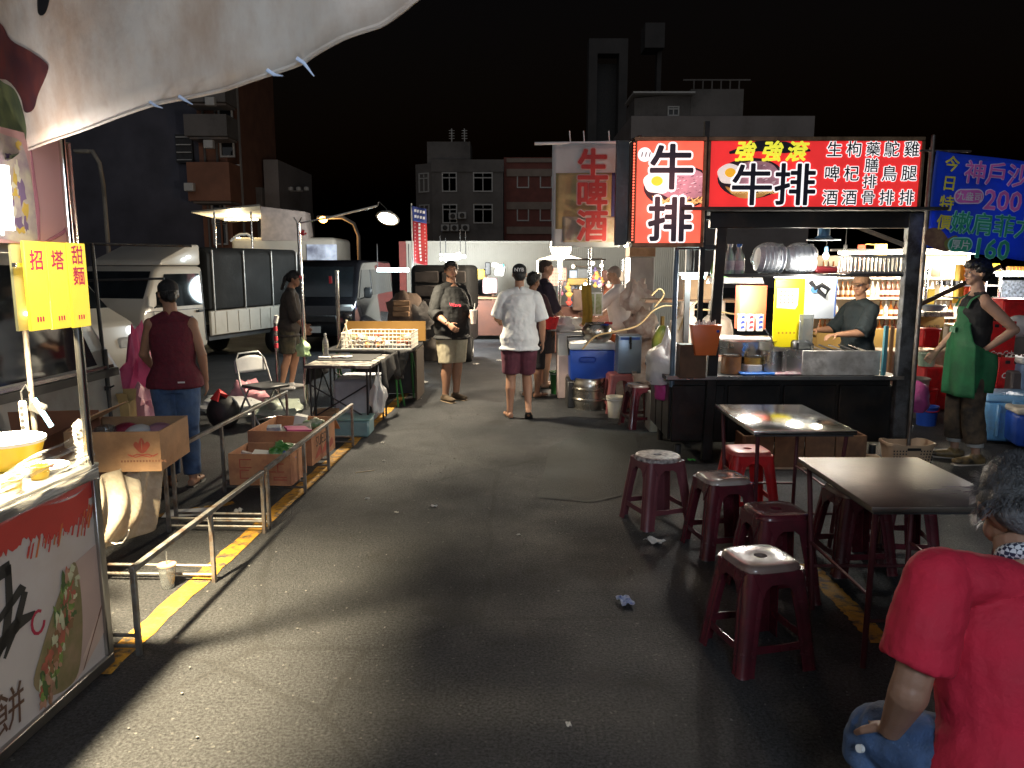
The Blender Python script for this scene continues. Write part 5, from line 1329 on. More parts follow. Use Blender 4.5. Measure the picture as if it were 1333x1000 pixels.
for z in (.01, .145): MB().tube([(-cwid / 2, -.12, z), (cwid / 2, -.12, z), (cwid / 2, .12, z), (-cwid / 2, .12, z)], .012, 6, True).obj('rim', cm, t)
for k in range(13):
    for y in (-.12, .12): MB().box((-cwid / 2 + cwid * (k + .5) / 13, y, .078), (.018, .008, .12)).obj('slat', cm, t, smooth=0)
for sx_ in (-1, 1):
    for k in range(4): MB().box((sx_ * cwid / 2, -.09 + .06 * k, .078), (.008, .02, .12)).obj('slat', cm, t, smooth=0)
MB().box((0, 0, .02), (cwid - .03, .22, .01)).obj('bottom', cm, t, smooth=0)
tag(MB().box((X_(1080), SY + .15, shelf_z + .035), (.2, .2, .06), bev=.015).obj('red_tray', mat('dark red tray', (.30, .03, .035), .4)), 'dark red tray between the foam tubs and the grey crate', 'tray')
# hung boards
t = thing('yellow_board', 'bright yellow notice board with a white price paper hung under the shelf', 'board', on(1024, 452, .28), R(4))
bh_ = Z_(363, SY + .28) - t.location.z; bw_ = W(1044, 400, SY + .28).x - W(1004, 400, SY + .28).x
ym = mat('yellow board paint', (.80, .66, .01), .4, 0, .05, 4, dirt=(.62, .45, .02), dscale=6, dlim=(.6, .8))
MB().box((0, 0, bh_ / 2), (bw_, .012, bh_), bev=.002).obj('board', ym, t)
decal('price_paper', [(-bw_ * .42, bh_ * .58), (bw_ * .2, bh_ * .56), (bw_ * .28, bh_ * .62), (bw_ * .28, bh_ * .86), (-bw_ * .42, bh_ * .86)], -.0065, mat('notice paper', (.78, .75, .66), .7), t)
for i in range(4):
    for j in range(4): decal('print_mark', [(-bw_ * .33 + i * .035, bh_ * (.64 + .055 * j)), (-bw_ * .33 + i * .035 + .018, bh_ * (.64 + .055 * j)), (-bw_ * .33 + i * .035 + .018, bh_ * (.64 + .055 * j) + .014), (-bw_ * .33 + i * .035, bh_ * (.64 + .055 * j) + .014)], -.0085, mat('red marks', (.45, .12, .08)), t, .0005)
for i in range(5): decal('print_mark', [(-.09 + i * .035, .12), (-.075 + i * .035, .12), (-.075 + i * .035, .135), (-.09 + i * .035, .135)], -.0068, mat('orange marks', (.5, .25, .02)), t, .0005)
t = thing('plastic_sheet', 'white plastic sheet with blue edges hung under the shelf beside the yellow board', 'sheet', on(1065, 415, .34))
ph = Z_(362, SY + .34) - t.location.z; pw_ = W(1085, 400, SY + .34).x - W(1044, 400, SY + .34).x
MB().box((0, 0, ph / 2), (pw_, .02, ph), bev=.008, seg=2).obj('panel_face', mat('milky plastic sheet', (.62, .66, .70), .4, 0, .12, 3), t)
for x in (-pw_ / 2, pw_ / 2): MB().cyl((x, -.005, .02), (x, -.005, ph), .009).obj('blue_edge', mat('blue edge strip', (.06, .12, .35), .4), t)
MB().tube([(-.1, -.03, ph - .03), (-.06, -.05, ph - .09), (0, -.04, ph - .06), (.06, -.05, ph - .1), (.03, -.05, ph - .16), (-.04, -.04, ph - .10)], .022, 8).obj('rag', mat('black rag', (.015, .015, .018), .9), t)
MB().lathe([(0, 0), (.03, 0), (.03, .012), (0, .012)], (0, 0, 0), 14, Matrix.Translation((-.07, -.045, ph - .1)) @ Matrix.Rotation(R(90), 4, 'X')).obj('blue_knob', skyplastic, t)
# orange carton & chopstick cartons
t = tag(MB().box((0, 0, 0), (.24, .16, .40), bev=.004).obj('red_carton', mat('orange red carton', (.62, .10, .04), .6, 0, .12, 4), loc=on(977, 400, .55)), 'orange red carton standing under the white tube', 'box')
for k, px in enumerate((965, 976, 988)):
    t = thing('seasoning_box', ('blue and white seasoning box, first of the row before the red carton', 'red and white seasoning box, middle of the row before the red carton', 'blue and white seasoning box, last of the row before the red carton')[k], 'box', on(px, 430, .40, Z_(431, SY + .4)), R(8), 'seasoning boxes in the stall')
    MB().box((0, 0, .075), (.055, .05, .15), bev=.003).obj('carton', white, t)
    for j in range(3): decal('print_mark', [(-.02, .02 + j * .045), (.02, .03 + j * .045), (.015, .05 + j * .045), (-.015, .045 + j * .045)], -.0255, (mat('blue print', (.03, .06, .4)), mat('red print b', (.5, .03, .05)))[k % 2], t, .0006)
t = thing('big_pan', 'wide steel pan with a white board across it at the stall corner', 'pan', on(967, 446, .42, cz))
MB().lathe([(0, .14), (.25, .14), (.30, .27), (.305, .275), (.29, .27), (.25, .16), (0, .16)], n=30).obj('pan_wall', steel, t)
MB().box((0, 0, .285), (.56, .3, .018), bev=.004).obj('cover_board', white, t)
MB().cyl((0, 0, 0), (0, 0, .14), .12).obj('stand', darkmetal, t)
for k, (px, py, r, h, lab, m) in enumerate(((1005, 489, .115, .20, 'steel cooking pot with a ladle before the yellow board', steel), (951, 489, .085, .15, 'brown glass jar of sauce on the stall counter', mat('brown sauce', (.22, .10, .04), .4, 0, .3, 12)), (979, 489, .075, .14, 'clear tub of mustard coloured sauce on the counter', mat('mustard sauce', (.35, .22, .05), .4, 0, .3, 12)))):
    t = thing('cooking_pot' if k == 0 else 'sauce_jar', lab, 'pot' if k == 0 else 'jar', on(px, py, .16, cz))
    MB().lathe([(0, 0), (r, 0), (r, h), (r * 1.05, h + .004), (r * .95, h), (r * .95, h * .85), (0, h * .85)], n=26).obj('pot_wall', m, t)
    if k == 0:
        MB().tube([(.02, 0, h * .8), (-.02, 0, h + .10), (-.09, -.02, h + .19)], .006, 6).obj('ladle', steel, t)
        for s_ in (-1, 1): MB().tube([(s_ * r, -.03, h * .75), (s_ * (r + .035), -.02, h * .78), (s_ * (r + .035), .02, h * .78), (s_ * r, .03, h * .75)], .006, 6).obj('handle', steel, t)
    else: MB().lathe([(r * .8, h), (r * .85, h + .015), (0, h + .02)], n=20).obj('lid', clear, t)
t = thing('griddle', 'long stainless griddle guard with blackened top in front of the cook', 'griddle', (0, SY, cz))
gx0, gx1 = X_(1026), X_(1157)
MB().box(((X_(1053) + gx1) / 2, .03, (Z_(457) - cz) / 2), (gx1 - X_(1053), .02, Z_(457) - cz), bev=.003).obj('front_guard', mat('scratched stainless', (.62, .60, .56), .5, .55, .3, 5, .05, 60, dirt=(.35, .32, .28), dscale=9), t)
MB().add([(X_(1053), .03, 0), (X_(1024), .30, 0), (X_(1024), .30, Z_(455) - cz), (X_(1053), .03, Z_(457) - cz)], [(0, 1, 2, 3)]).obj('side_guard', steel, t, smooth=0, solid=.006)
MB().box(((X_(1053) + gx1) / 2, .36, .14), (gx1 - X_(1053) - .02, .62, .03), bev=.004).obj('hot_plate', greasy, t)
for k in range(6): MB().cyl((X_(1080) + k * .09, .12, Z_(457) - cz - .03), (X_(1076) + k * .09, .5, Z_(457) - cz + .0), .008).obj('tong', steel if k % 2 else black, t)
MB().box((X_(1063), .3, .22), (.16, .22, .12), bev=.02).obj('burner_box', black, t)
MB().tube([(X_(1075), .18, .06), (X_(1075), .18, .25), (X_(1066), .2, .28)], .012, 8).obj('chrome_rail', chrome, t)
for k, (px, dx, m, lab) in enumerate(((985, .22, bluebag, 'flat blue tray of packs at the counter edge'), (1022, .17, mat('white foil tray', (.6, .55, .55), .4, two=(.5, .2, .25), scale=20), 'white and pink foil tray near the counter edge'), (978, .1, bagwhite, 'white crumpled pack on the counter before the pot'))):
    p = on(px, 489, .06 + .08 * (k == 2), cz + .012 + .03 * (k == 2)); tag(MB().box((0, 0, 0), (dx * 1.4, .13, .02 + .06 * (k == 2)), bev=.008, rz=.1 * k).obj('food_tray' if k < 2 else 'white_pack', m, loc=p), lab, 'tray' if k < 2 else 'pack')
tag(MB().box((0, 0, 0), (.12, .02, .30), bev=.002).obj('glass_panel', mat('greasy glass', (.4, .42, .4), .1, trans=.7), loc=on(1049, 432, .2)), 'greasy glass panel beside the griddle', 'glass panel')
# orange holder on the leaning post
t = thing('chopstick_box', 'orange plastic box of wrapped chopsticks fixed to the leaning stall post', 'holder', on(917, 462, -.16))
ob = MB().prism([(-.085, 0), (.085, 0), (.125, .25), (-.125, .25)], -.05, .05)
ob.obj('box_front', orangeplastic, t, bevel=.004)
for k in range(12): MB().cyl((-.08 + k * .014, .0, .2), (-.085 + k * .0145, -.01, .27 + .01 * (k % 3)), .006, n=6).obj('chopstick', white, t)
MB().cyl((.09, -.052, .20), (.09, -.058, .20), .012).obj('blue_button', blueplastic, t)
tag(MB().box((X_(901), SY - .08, cz + .14), (.22, .16, .28), bev=.004).obj('brown_tin', mat('brown tin', (.10, .055, .03), .5, .4, .3, 8)), 'brown tin box under the orange chopstick box', 'box')
# gas cylinders
gasm = mat('cream gas cylinder paint', (.55, .44, .36), .5, 0, .1, 4, dirt=(.38, .26, .18), dscale=5)
for k, (px, Y, lab) in enumerate(((893, 7.7, 'cream gas cylinder by the blue pipe, nearer the street'), (933, 7.9, 'cream gas cylinder behind the leaning stall post'))):
    t = thing('gas_cylinder', lab, 'gas cylinder', (W(px, 400, Y).x, Y, .40), 0, 'gas cylinders behind the stall')
    MB().lathe([(0, 0), (.16, 0), (.175, .05), (.175, .62), (.15, .74), (.08, .80), (0, .81)], n=26).obj('tank', gasm, t)
    MB().lathe([(.075, .79), (.085, .80), (.085, .94), (.075, .94)], n=18).obj('collar', gasm, t)
    MB().cyl((0, 0, .8), (0, 0, .88), .02).cyl((-.04, 0, .87), (.04, 0, .87), .014).obj('valve', iron, t)
    for i, s in enumerate('瓦斯'): text('lettering', s, .09, (.02, -.178, .42 - .12 * i), mat('faint red print', (.42, .16, .12), .7), t, bold=.004, ext=.0006)
    tag(MB().box((W(px, 400, Y).x, Y, .2), (.4, .4, .395), bev=.01).obj('gas_stand', darkmetal), ('dark stand under the gas cylinder nearer the street', 'dark stand under the farther gas cylinder')[k], 'stand')
t = thing('green_cylinder', 'slim green and yellow gas bottle behind the white rubbish bag', 'gas cylinder', (W(863, 400, 7.9).x, 7.9, .42))
MB().lathe([(0, 0), (.10, 0), (.105, .04), (.105, .52), (.06, .62), (.03, .66), (0, .68)], n=20).obj('tank', mat('green yellow paint', (.03, .17, .05), .4, two=(.45, .36, .05), scale=5), t)
MB().cyl((0, 0, .66), (0, 0, .76), .02).obj('valve', mat('brass', (.5, .35, .12), .3, .9), t)
tag(MB().box((W(863, 400, 7.9).x, 7.9, .2), (.26, .3, .42), bev=.01).obj('gas_stand', mat('pale crate', (.5, .48, .42), .6)), 'pale box carrying the slim green gas bottle', 'stand')
hose = mat('tan rubber hose', (.42, .28, .13), .5)
for k, (pts, lab) in enumerate((([(758, 455), (775, 438), (800, 432), (830, 424), (850, 405), (868, 398), (890, 402), (925, 404), (960, 410)], 'tan gas hose running from the vendor to the cylinders'), ([(884, 430), (892, 410), (905, 395), (915, 386)], 'tan hose looping over the nearer gas cylinder'), ([(848, 385), (858, 376), (864, 384), (852, 400)], 'cream hose loop beside the plastic carrier bags'))):
    o_ = MB().tube(smooth_path([W(px, py, 7.55 + .02 * i) for i, (px, py) in enumerate(pts)]), .009, 7).obj('gas_hose', hose); tag(o_, lab, 'hose')
tag(MB().box((W(905, 375, 8.1).x, 8.1, W(0, 375, 8.1).z), (.3, .25, .25), bev=.01).obj('wooden_box', card), 'cardboard box resting above the gas cylinders', 'box')
tag(MB().box((W(905, 375, 8.1).x, 8.1, W(0, 391, 8.1).z), (1.1, .4, .03)).obj('plank_shelf', wood), 'plank shelf carrying the cardboard box above the cylinders', 'shelf')
# side of the stall: rubbish bag, bag of pink
crumple('rubbish_bag', 'big white rubbish bag hanging on the stall side', (W(868, 480, 6.75).x, 6.75, W(0, 499, 6.75).z), (.19, .16, .26), bagwhite, seed=41, amp=.16, tie=True)
crumple('pink_bag', 'bright pink bag bottom showing below the white rubbish bag', (W(869, 500, 6.8).x, 6.8, W(0, 520, 6.8).z), (.12, .11, .14), mat('magenta bag', (.55, .05, .25), .35, bump=.3), seed=42, amp=.1)
for k, (px, py, lab) in enumerate(((1190, 520, 'magenta bag hung on the far stall corner, beside the grey bucket'),)):
    crumple('pink_bag', lab, (W(px, py, 6.9).x, 6.9, W(0, 535, 6.9).z), (.13, .12, .17), mat('dull magenta bag', (.40, .06, .22), .4, bump=.3), seed=43, amp=.1)
t = thing('wooden_crate', 'low wooden plank crate under the first steel table', 'crate', (W(1045, 600, 6.3).x, 6.28, 0))
cw = 1.02
for k in range(4): MB().box((-cw / 2 + cw * (k + .5) / 4, 0, .15), (cw / 4 - .012, .02, .28), bev=.003).obj('plank', wood, t)
for k in range(2): MB().box(((-1, 1)[k] * cw / 2, .12, .15), (.02, .24, .28), bev=.003).obj('plank', wood, t)
MB().box((0, .12, .02), (cw - .03, .22, .02)).obj('bottom', wood, t, smooth=0)
MB().box((0, -.012, .012), (cw, .012, .016)).obj('edge_strip', mat('pale edge', (.5, .36, .24), .6), t, smooth=0)
# ================================================================ TABLES AND STOOLS
ttop = mat('wiped stainless top', (.56, .55, .52), .13, 1, .12, 5, .04, 70, dirt=(.30, .29, .27), dscale=7, dlim=(.45, .75))
red_leg = mat('maroon steel leg', (.085, .02, .025), .4, .2, .2, 9)
def steel_table(lab, c0, w, l, z, rz, m):
    t = thing('steel_table', lab, 'table', (*c0, 0), rz, 'folding stainless tables')
    MB().box((0, 0, z - .012), (w, l, .024), bev=.004, seg=2).obj('tabletop', m, t)
    MB().box((0, 0, z - .03), (w - .03, l - .03, .012)).obj('under_frame', darkmetal, t, smooth=0)
    for s_ in (-1, 1):
        for y in (-1, 1):
            MB().cyl((s_ * (w / 2 - .04), y * (l / 2 - .05), z - .03), (s_ * (w / 2 - .07), y * (l / 2 - .12), 0), .0125, n=8).obj('leg', red_leg, t)
        MB().cyl((s_ * (w / 2 - .055), -(l / 2 - .1), .34), (s_ * (w / 2 - .055), (l / 2 - .1), .34), .008, n=6).obj('stretcher', red_leg, t)
    for y in (-1, 1): MB().cyl((-(w / 2 - .06), y * (l / 2 - .1), .22), ((w / 2 - .06), y * (l / 2 - .1), .22), .008, n=6).obj('stretcher', red_leg, t)
    return t
steel_table('bright stainless table reflecting the yellow board in front of the stall', (1.70, 4.78), .60, .86, .75, 0, ttop)
steel_table('darker stainless table with a food smear beside the seated man', (1.73, 3.34), .60, .80, .75, 0, mat('dull stainless top', (.21, .18, .15), .42, .75, .2, 4, .05, 60, dirt=(.16, .14, .12), dscale=5, dlim=(.45, .7)))
sm = MB(); rr = random.Random(9)
for i in range(16):
    x = .02 + rr.random() * .22; y = -.12 - rr.random() * .18
    sm.prism([(1.73 + x, 3.34 + y), (1.73 + x + .05 + rr.random() * .05, 3.34 + y + .005), (1.73 + x + .06, 3.34 + y + .012)], .7505, .7512, 'z')
o_ = sm.obj('food_smear', mat('pale wet smear', (.40, .36, .40), .25, two=(.2, .13, .14), scale=20)); tag(o_, 'pale wet smear across the darker stainless table', 'smear'); o_['kind'] = 'stuff'
plum = mat('plum plastic', (.095, .014, .022), .26, 0, .15, 7, coat=.3, dirt=(.05, .012, .016), dscale=9)
rosep = mat('dusty rose plastic', (.33, .10, .10), .4, 0, .12, 7)
def stool_parts(t, m, seat_m, h=.46, half=.135, foot=.18, round_=False):
    mb = MB()
    n = 32; ring = []
    def sq(r, p=5):
        out = []
        for k in range(n):
            a = 2 * math.pi * k / n; c, s = math.cos(a), math.sin(a)
            d = (abs(c) ** p + abs(s) ** p) ** (-1 / p) if not round_ else 1.12
            out.append((r * d * c, r * d * s))
        return out
    hole = [(.028 * math.cos(2 * math.pi * k / n), .028 * math.sin(2 * math.pi * k / n)) for k in range(n)]
    lev = [(hole, h - .022), (hole, h - .004), ([(1.5 * a, 1.5 * b) for a, b in hole], h - .003), (sq(half * .86), h - .002), (sq(half * .96), h - .006), (sq(half), h - .018), (sq(half * 1.015), h - .03), (sq(half * .9), h - .03), (sq(half * .85), h - .022), (hole, h - .022)]
    vs_ = [(x, y, z) for r, z in lev for x, y in r]
    fs = [(i * n + k, i * n + (k + 1) % n, (i + 1) * n + (k + 1) % n, (i + 1) * n + k) for i in range(len(lev) - 1) for k in range(n)]
    mb.add(vs_, fs); mb.obj('seat', seat_m, t, smooth=50)
    for sx_ in (-1, 1):
        for sy_ in (-1, 1):
            L = MB(); rows = []
            sec = [(0, .004), (-.012, .0), (-.024, .005), (-.032, -.001), (-.042, .0), (-.052, .008), (-.052, -.0)]
            # L section with two raised ribs, outer corner at 0,0
            outer = [(-.082, 0), (-.070, .004), (-.056, 0), (-.042, .005), (-.024, .005), (-.008, 0), (0, -.008), (.005, -.024), (.005, -.042), (0, -.056), (.004, -.070), (0, -.082)]
            inner = [(-.007, -.082), (-.007, -.014), (-.014, -.007), (-.082, -.007)]
            poly = outer + inner
            K = len(poly); V = []
            for z, cx_, k_ in ((h - .026, half - .004, 1.0), (h * .5, (half + foot) / 2, .88), (.012, foot, .80), (0, foot + .004, .86)):
                for (a, b) in poly: V.append((sx_ * (cx_ + a * k_), sy_ * (cx_ + b * k_), z))
            F_ = [(i * K + k, i * K + (k + 1) % K, (i + 1) * K + (k + 1) % K, (i + 1) * K + k) for i in range(3) for k in range(K)] + [tuple(range(K)), tuple(range(4 * K - 1, 3 * K - 1, -1))]
            L.add(V, F_); L.obj('leg', m, t, smooth=35)
    for k in range(4):
        a = k * math.pi / 2
        M = Matrix.Rotation(a, 4, 'Z')
        hw = half - .02
        arch = [(-hw, h - .028), (hw, h - .028), (hw - .045, h - .13), (hw - .055, h - .10), (hw - .085, h - .078), (-hw + .085, h - .078), (-hw + .055, h - .10), (-hw + .045, h - .13)]
        A = MB().prism(arch, -(half + .006), -(half - .002))
        A.v = [tuple(M @ Vector((x, y - (h - .03 - z) * (foot - half) / h, z))) for x, y, z in A.v]
        A.obj('apron', m, t, smooth=0)
        zz = .095; e = foot - (foot - half) * zz / h
        S_ = MB().prism([(-e + .03, zz), (e - .03, zz), (e - .03, zz + .036), (0, zz + .030), (-e + .03, zz + .036)], -e + .002, -e + .008)
        S_.v = [tuple(M @ Vector(p)) for p in S_.v]
        S_.obj('stretcher', m, t, smooth=0)
def stool(lab, loc, rz, m, seat_m, **kw):
    t = thing('plastic_stool', lab, 'stool', loc, rz, 'plastic stools')
    stool_parts(t, m, seat_m, **kw); return t
def st_at(px, py, z=.46):
    p = G(px, py, z); return (p.x, p.y, 0)
worn = mat('worn plum seat', (.13, .06, .055), .2, 0, .3, 5, coat=.3, dirt=(.30, .25, .22), dscale=7, dlim=(.5, .62))
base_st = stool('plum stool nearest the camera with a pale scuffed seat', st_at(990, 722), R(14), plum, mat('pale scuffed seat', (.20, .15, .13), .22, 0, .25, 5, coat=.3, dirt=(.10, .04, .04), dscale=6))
copies = (('plum stool with a glossy dark red seat standing at the corner of the darker table', (1010, 661), 8, plum, plum),
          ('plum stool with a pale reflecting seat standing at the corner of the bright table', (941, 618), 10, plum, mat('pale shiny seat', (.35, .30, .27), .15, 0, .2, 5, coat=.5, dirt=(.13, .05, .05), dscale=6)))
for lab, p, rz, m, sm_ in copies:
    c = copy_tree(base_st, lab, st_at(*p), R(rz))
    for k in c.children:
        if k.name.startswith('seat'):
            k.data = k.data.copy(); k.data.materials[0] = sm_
stool('round topped plum stool with a black and white flecked seat out in the lane', st_at(856, 591), R(20), mat('faded plum plastic', (.15, .045, .055), .35, 0, .15, 7), mat('flecked seat', (.55, .50, .47), .5, two=(.06, .045, .045), scale=34), round_=True)
rs = stool('bright red stool standing beneath the bright table', st_at(973, 583), R(4), redplastic, mat('worn red seat', (.60, .12, .10), .35, 0, .2, 6, dirt=(.35, .04, .04), dscale=9))
c = copy_tree(base_st, 'plum stool standing just beyond the darker table, nearer the lane', (1.94, 4.20, 0), R(6))
c = copy_tree(base_st, 'plum stool standing just beyond the darker table, farther from the lane', (2.28, 4.35, 0), R(-6))
# ================================================================ BEER CORNER
c = copy_tree(base_st, 'plum stool standing beside the white bucket and keg', (W(834, 520, 8.05).x, 8.05, 0), R(12))
stool('dusty rose stool carrying the blue grey steel beer box', (W(806, 520, 8.9).x, 8.9, 0), R(4), rosep, rosep)
KEGM = mat('brushed keg steel', (.50, .47, .42), .28, 1, .15, 6, .04, 40)
t = thing('beer_keg', 'ribbed steel beer keg with a tap fitting on the asphalt', 'keg', G(767, 531))
r = .205
MB().lathe([(0, .02), (r * .86, .0), (r * .92, .0), (r * .92, .03), (r * .97, .05), (r * .97, .10), (r * 1.02, .112), (r * 1.02, .128), (r * .97, .14), (r * .97, .225), (r * 1.02, .237), (r * 1.02, .253), (r * .97, .265), (r * .97, .32), (r * .92, .335), (r * .92, .375), (r * .85, .375), (r * .85, .33), (r * .5, .325), (0, .335)], n=36).obj('barrel', KEGM, t)
MB().cyl((0, 0, .33), (0, 0, .40), .03).cyl((0, 0, .40), (0, 0, .50), .018).cyl((0, 0, .48), (-.03, -.03, .49), .014).obj('tap_fitting', chrome, t)
o_ = MB().tube(smooth_path([G(767, 531) + Vector(p) for p in ((0, 0, .46), (.02, -.02, .56), (.10, -.04, .62), (.22, .0, .58), (.32, .06, .50), (.36, .12, .47))]), .007, 7).tube([G(767, 531) + Vector((.10 + .085 * math.cos(a), -.04, .45 + .085 * math.sin(a))) for a in [i * .45 for i in range(14)]], .007, 6, True).obj('beer_line', clear); tag(o_, 'clear beer line looping from the keg to the steel box', 'hose')
t = thing('keg_behind', 'second steel keg just behind the ribbed beer keg', 'keg', G(755, 522))
MB().lathe([(0, 0), (.18, 0), (.19, .03), (.19, .30), (.17, .33), (0, .33)], n=28).obj('barrel', KEGM, t)
t.name = 'beer_keg'
t = thing('cooler_box', 'blue cooler box with a pale lid under the steel pot', 'cooler', (W(769, 480, 9.25).x, 9.25, .33))
MB().box((0, 0, .19), (.52, .40, .37), bev=.03, seg=2, top=1.03).obj('cooler_body', blueplastic, t)
MB().box((0, 0, .415), (.56, .44, .08), bev=.025, seg=2).obj('lid', mat('pale grey lid', (.55, .58, .62), .45), t)
MB().box((-.06, -.212, .26), (.2, .012, .07), bev=.02).obj('hand_grip', mat('deeper blue', (.015, .05, .30), .4), t)
MB().tube([(-.27, -.1, .30), (-.29, -.1, .47), (-.30, -.1, .52), (-.1, -.1, .53)], .012, 8).obj('carry_handle', darkmetal, t)
tag(MB().box((W(769, 480, 9.25).x, 9.28, .16), (.58, .42, .32), bev=.01).obj('cooler_stand', darkmetal), 'dark low stand under the blue cooler box', 'stand')
t = thing('steel_pot', 'round bellied steel pot sitting on the blue cooler lid', 'pot', (W(777, 450, 9.2).x, 9.2, .33 + .456))
MB().lathe([(0, 0), (.11, .0), (.165, .05), (.185, .11), (.175, .17), (.14, .215), (.145, .23), (.13, .225), (.12, .2), (0, .19)], n=32).obj('pot_wall', KEGM, t)
MB().cyl((.02, -.13, .21), (.12, -.1, .215), .012).obj('blue_handle', blueplastic, t)
MB().box((.12, -.08, .232), (.10, .05, .03), bev=.01).obj('red_lid', redplastic, t)
t = thing('beer_box', 'blue grey steel beer cooler box with a dark tap', 'drink dispenser', (W(817, 490, 8.9).x, 8.9, .462))
MB().box((0, 0, .22), (.27, .26, .44), bev=.012, seg=2).obj('steel_case', mat('blue grey steel', (.26, .33, .42), .35, .5, .1, 4), t)
MB().box((0, -.133, .405), (.22, .012, .03)).obj('blue_band', mat('blue band', (.05, .12, .45), .4), t, smooth=0)
MB().cyl((0, -.13, .36), (0, -.19, .35), .014).cyl((0, -.185, .36), (0, -.185, .29), .012).cyl((0, -.17, .36), (-.005, -.18, .43), .014).obj('tap', black, t)
MB().box((.05, -.16, .02), (.05, .05, .02)).obj('drip_tray', steel, t)
for k, (px, py, Y, rx, h, m, lab) in enumerate(((801, 547, 8.4, .10, .24, mat('milky bucket', (.66, .63, .54), .45, 0, .06, 4, dirt=(.55, .47, .3), dscale=3), 'milky white bucket standing before the dusty rose stool'), (726, 516, 9.9, .11, .30, greenplastic, 'green bucket standing behind the white shirted man'))):
    t = thing('bucket', lab, 'bucket', G(px, py - 4))
    MB().lathe([(0, 0), (rx * .82, 0), (rx, h), (rx * 1.1, h), (rx * 1.1, h - .015), (rx * 1.03, h - .02), (rx * .96, h - .01), (rx * .8, .01), (0, .01)], n=26).obj('bucket_wall', m, t)
    MB().tube([(rx * 1.08 * math.cos(a), rx * 1.08 * math.sin(a), h - .03) for a in [math.pi + i * math.pi / 8 for i in range(9)]], .005, 6).obj('bail', white, t)
for k, (px, py0, py1, Y, m, lab, n_) in enumerate(((741, 432, 462, 9.9, mat('pale styrofoam', (.70, .72, .70), .6), 'white styrofoam box piled with paper, upper one', 'foam_box'), (741, 460, 500, 9.9, mat('pinkish styrofoam', (.66, .52, .50), .6), 'pinkish styrofoam box under the white one', 'foam_box'))):
    z0, z1 = W(0, py1, Y).z, W(0, py0, Y).z
    t = thing(n_, lab, 'box', (W(px, 400, Y).x + .02, Y, z0 if k == 0 else 0))
    hgt = (z1 - z0) if k == 0 else z1 - .002
    MB().box((0, 0, hgt / 2), (.34, .36, hgt), bev=.015, top=1.03).obj('box_wall', m, t)
    if k == 0: MB().box((0, 0, hgt - .012), (.37, .39, .025), bev=.008).obj('rim', m, t)
crumple('paper_heap', 'heap of white wrapping paper on the styrofoam box', (W(737, 428, 9.9).x, 9.9, W(0, 431, 9.9).z), (.2, .15, .1), mat('white wrapping', (.75, .73, .70), .6, bump=.3), seed=51, amp=.3)
t = thing('ochre_towel', 'ochre towel hanging from a thin steel post above the pot', 'towel', (W(764, 400, 9.6).x, 9.6, W(0, 424, 9.6).z))
MB().sheet(lambda u, v: (-.06 + .12 * u + .01 * math.sin(v * 5), .012 * math.sin(u * 10), v * .50), 8, 10).obj('cloth', mat('ochre towel', (.36, .22, .03), .9, 0, .15, 20, .3, 60), t, solid=.01)
t = thing('steel_post', 'thin steel post standing behind the ochre towel', 'post', (W(767, 400, 9.8).x, 9.8, 0))
MB().cyl((0, 0, 0), (0, 0, W(0, 323, 9.8).z), .02).obj('tube', chrome, t)
MB().cyl((-.32, 0, W(0, 338, 9.8).z), (.2, 0, W(0, 338, 9.8).z), .01).obj('cross_bar', iron, t)
# plastic carrier bags and tall grey panel behind the vendor
t = tag(MB().box((W(832, 360, 11.2).x, 11.2, (W(0, 335, 11.2).z) / 2), (.34, .5, W(0, 335, 11.2).z), bev=.01).obj('fridge_cabinet', mat('grey enamel', (.34, .32, .31), .4)), 'tall grey cabinet behind the vendor in white', 'cabinet')
tag(MB().box((W(832, 328, 11.2).x, 11.1, W(0, 327, 11.2).z), (.36, .4, .16), bev=.004).obj('carton', card), 'brown carton lying on the tall grey cabinet', 'box')
crumple('carrier_bag', 'pale carrier bag of goods hung behind the vendor, upper one', (W(831, 372, 9.7).x, 9.7, W(0, 405, 9.7).z), (.17, .12, .24), mat('pale pink carrier', (.66, .56, .50), .4, bump=.4, two=(.5, .34, .28), scale=12), seed=52, group='carrier bags behind the vendor')
crumple('carrier_bag', 'brownish carrier bag of goods hung behind the vendor, lower one', (W(836, 410, 9.6).x, 9.6, W(0, 440, 9.6).z), (.19, .12, .22), mat('brown pink carrier', (.40, .25, .19), .4, bump=.4, two=(.6, .5, .42), scale=14), seed=53, group='carrier bags behind the vendor')
t = tag(MB().box((W(815, 470, 10.0).x, 10.2, .42), (.8, .5, .82), bev=.01).obj('vendor_counter', mat('cluttered counter', (.35, .18, .1), .5, two=(.6, .52, .45), scale=9)), 'low counter standing in front of the vendor in white', 'counter')
for k, (px, py, m, lab) in enumerate(((775, 432, orangeplastic, 'orange plastic basin on the vendor counter, first'), (792, 441, orangeplastic, 'orange plastic basin on the vendor counter, lower'))):
    o_ = MB().lathe([(0, 0), (.07, 0), (.10, .14), (.105, .14), (.09, .13), (.06, .012), (0, .012)], n=20).obj('basin', m, loc=(W(px, py, 9.85).x, 9.85, W(0, py + 9, 9.85).z)); tag(o_, lab, 'basin', 'orange basins')
for k, (px, lab) in enumerate(((772, 'white framed green menu card on the vendor counter, first'), (779, 'white framed green menu card on the vendor counter, second'))):
    t = thing('menu_card', lab, 'card', (W(px, 400, 10).x, 10.0, W(0, 412, 10).z), R(12), 'menu cards')
    MB().box((0, 0, .16), (.11, .012, .30)).obj('card_frame', white, t, smooth=0)
    decal('card_print', [(-.04, .03), (.04, .03), (.04, .29), (-.04, .29)], -.0065, mat('olive card print', (.2, .26, .06), .6, two=(.5, .5, .4), scale=20), t)
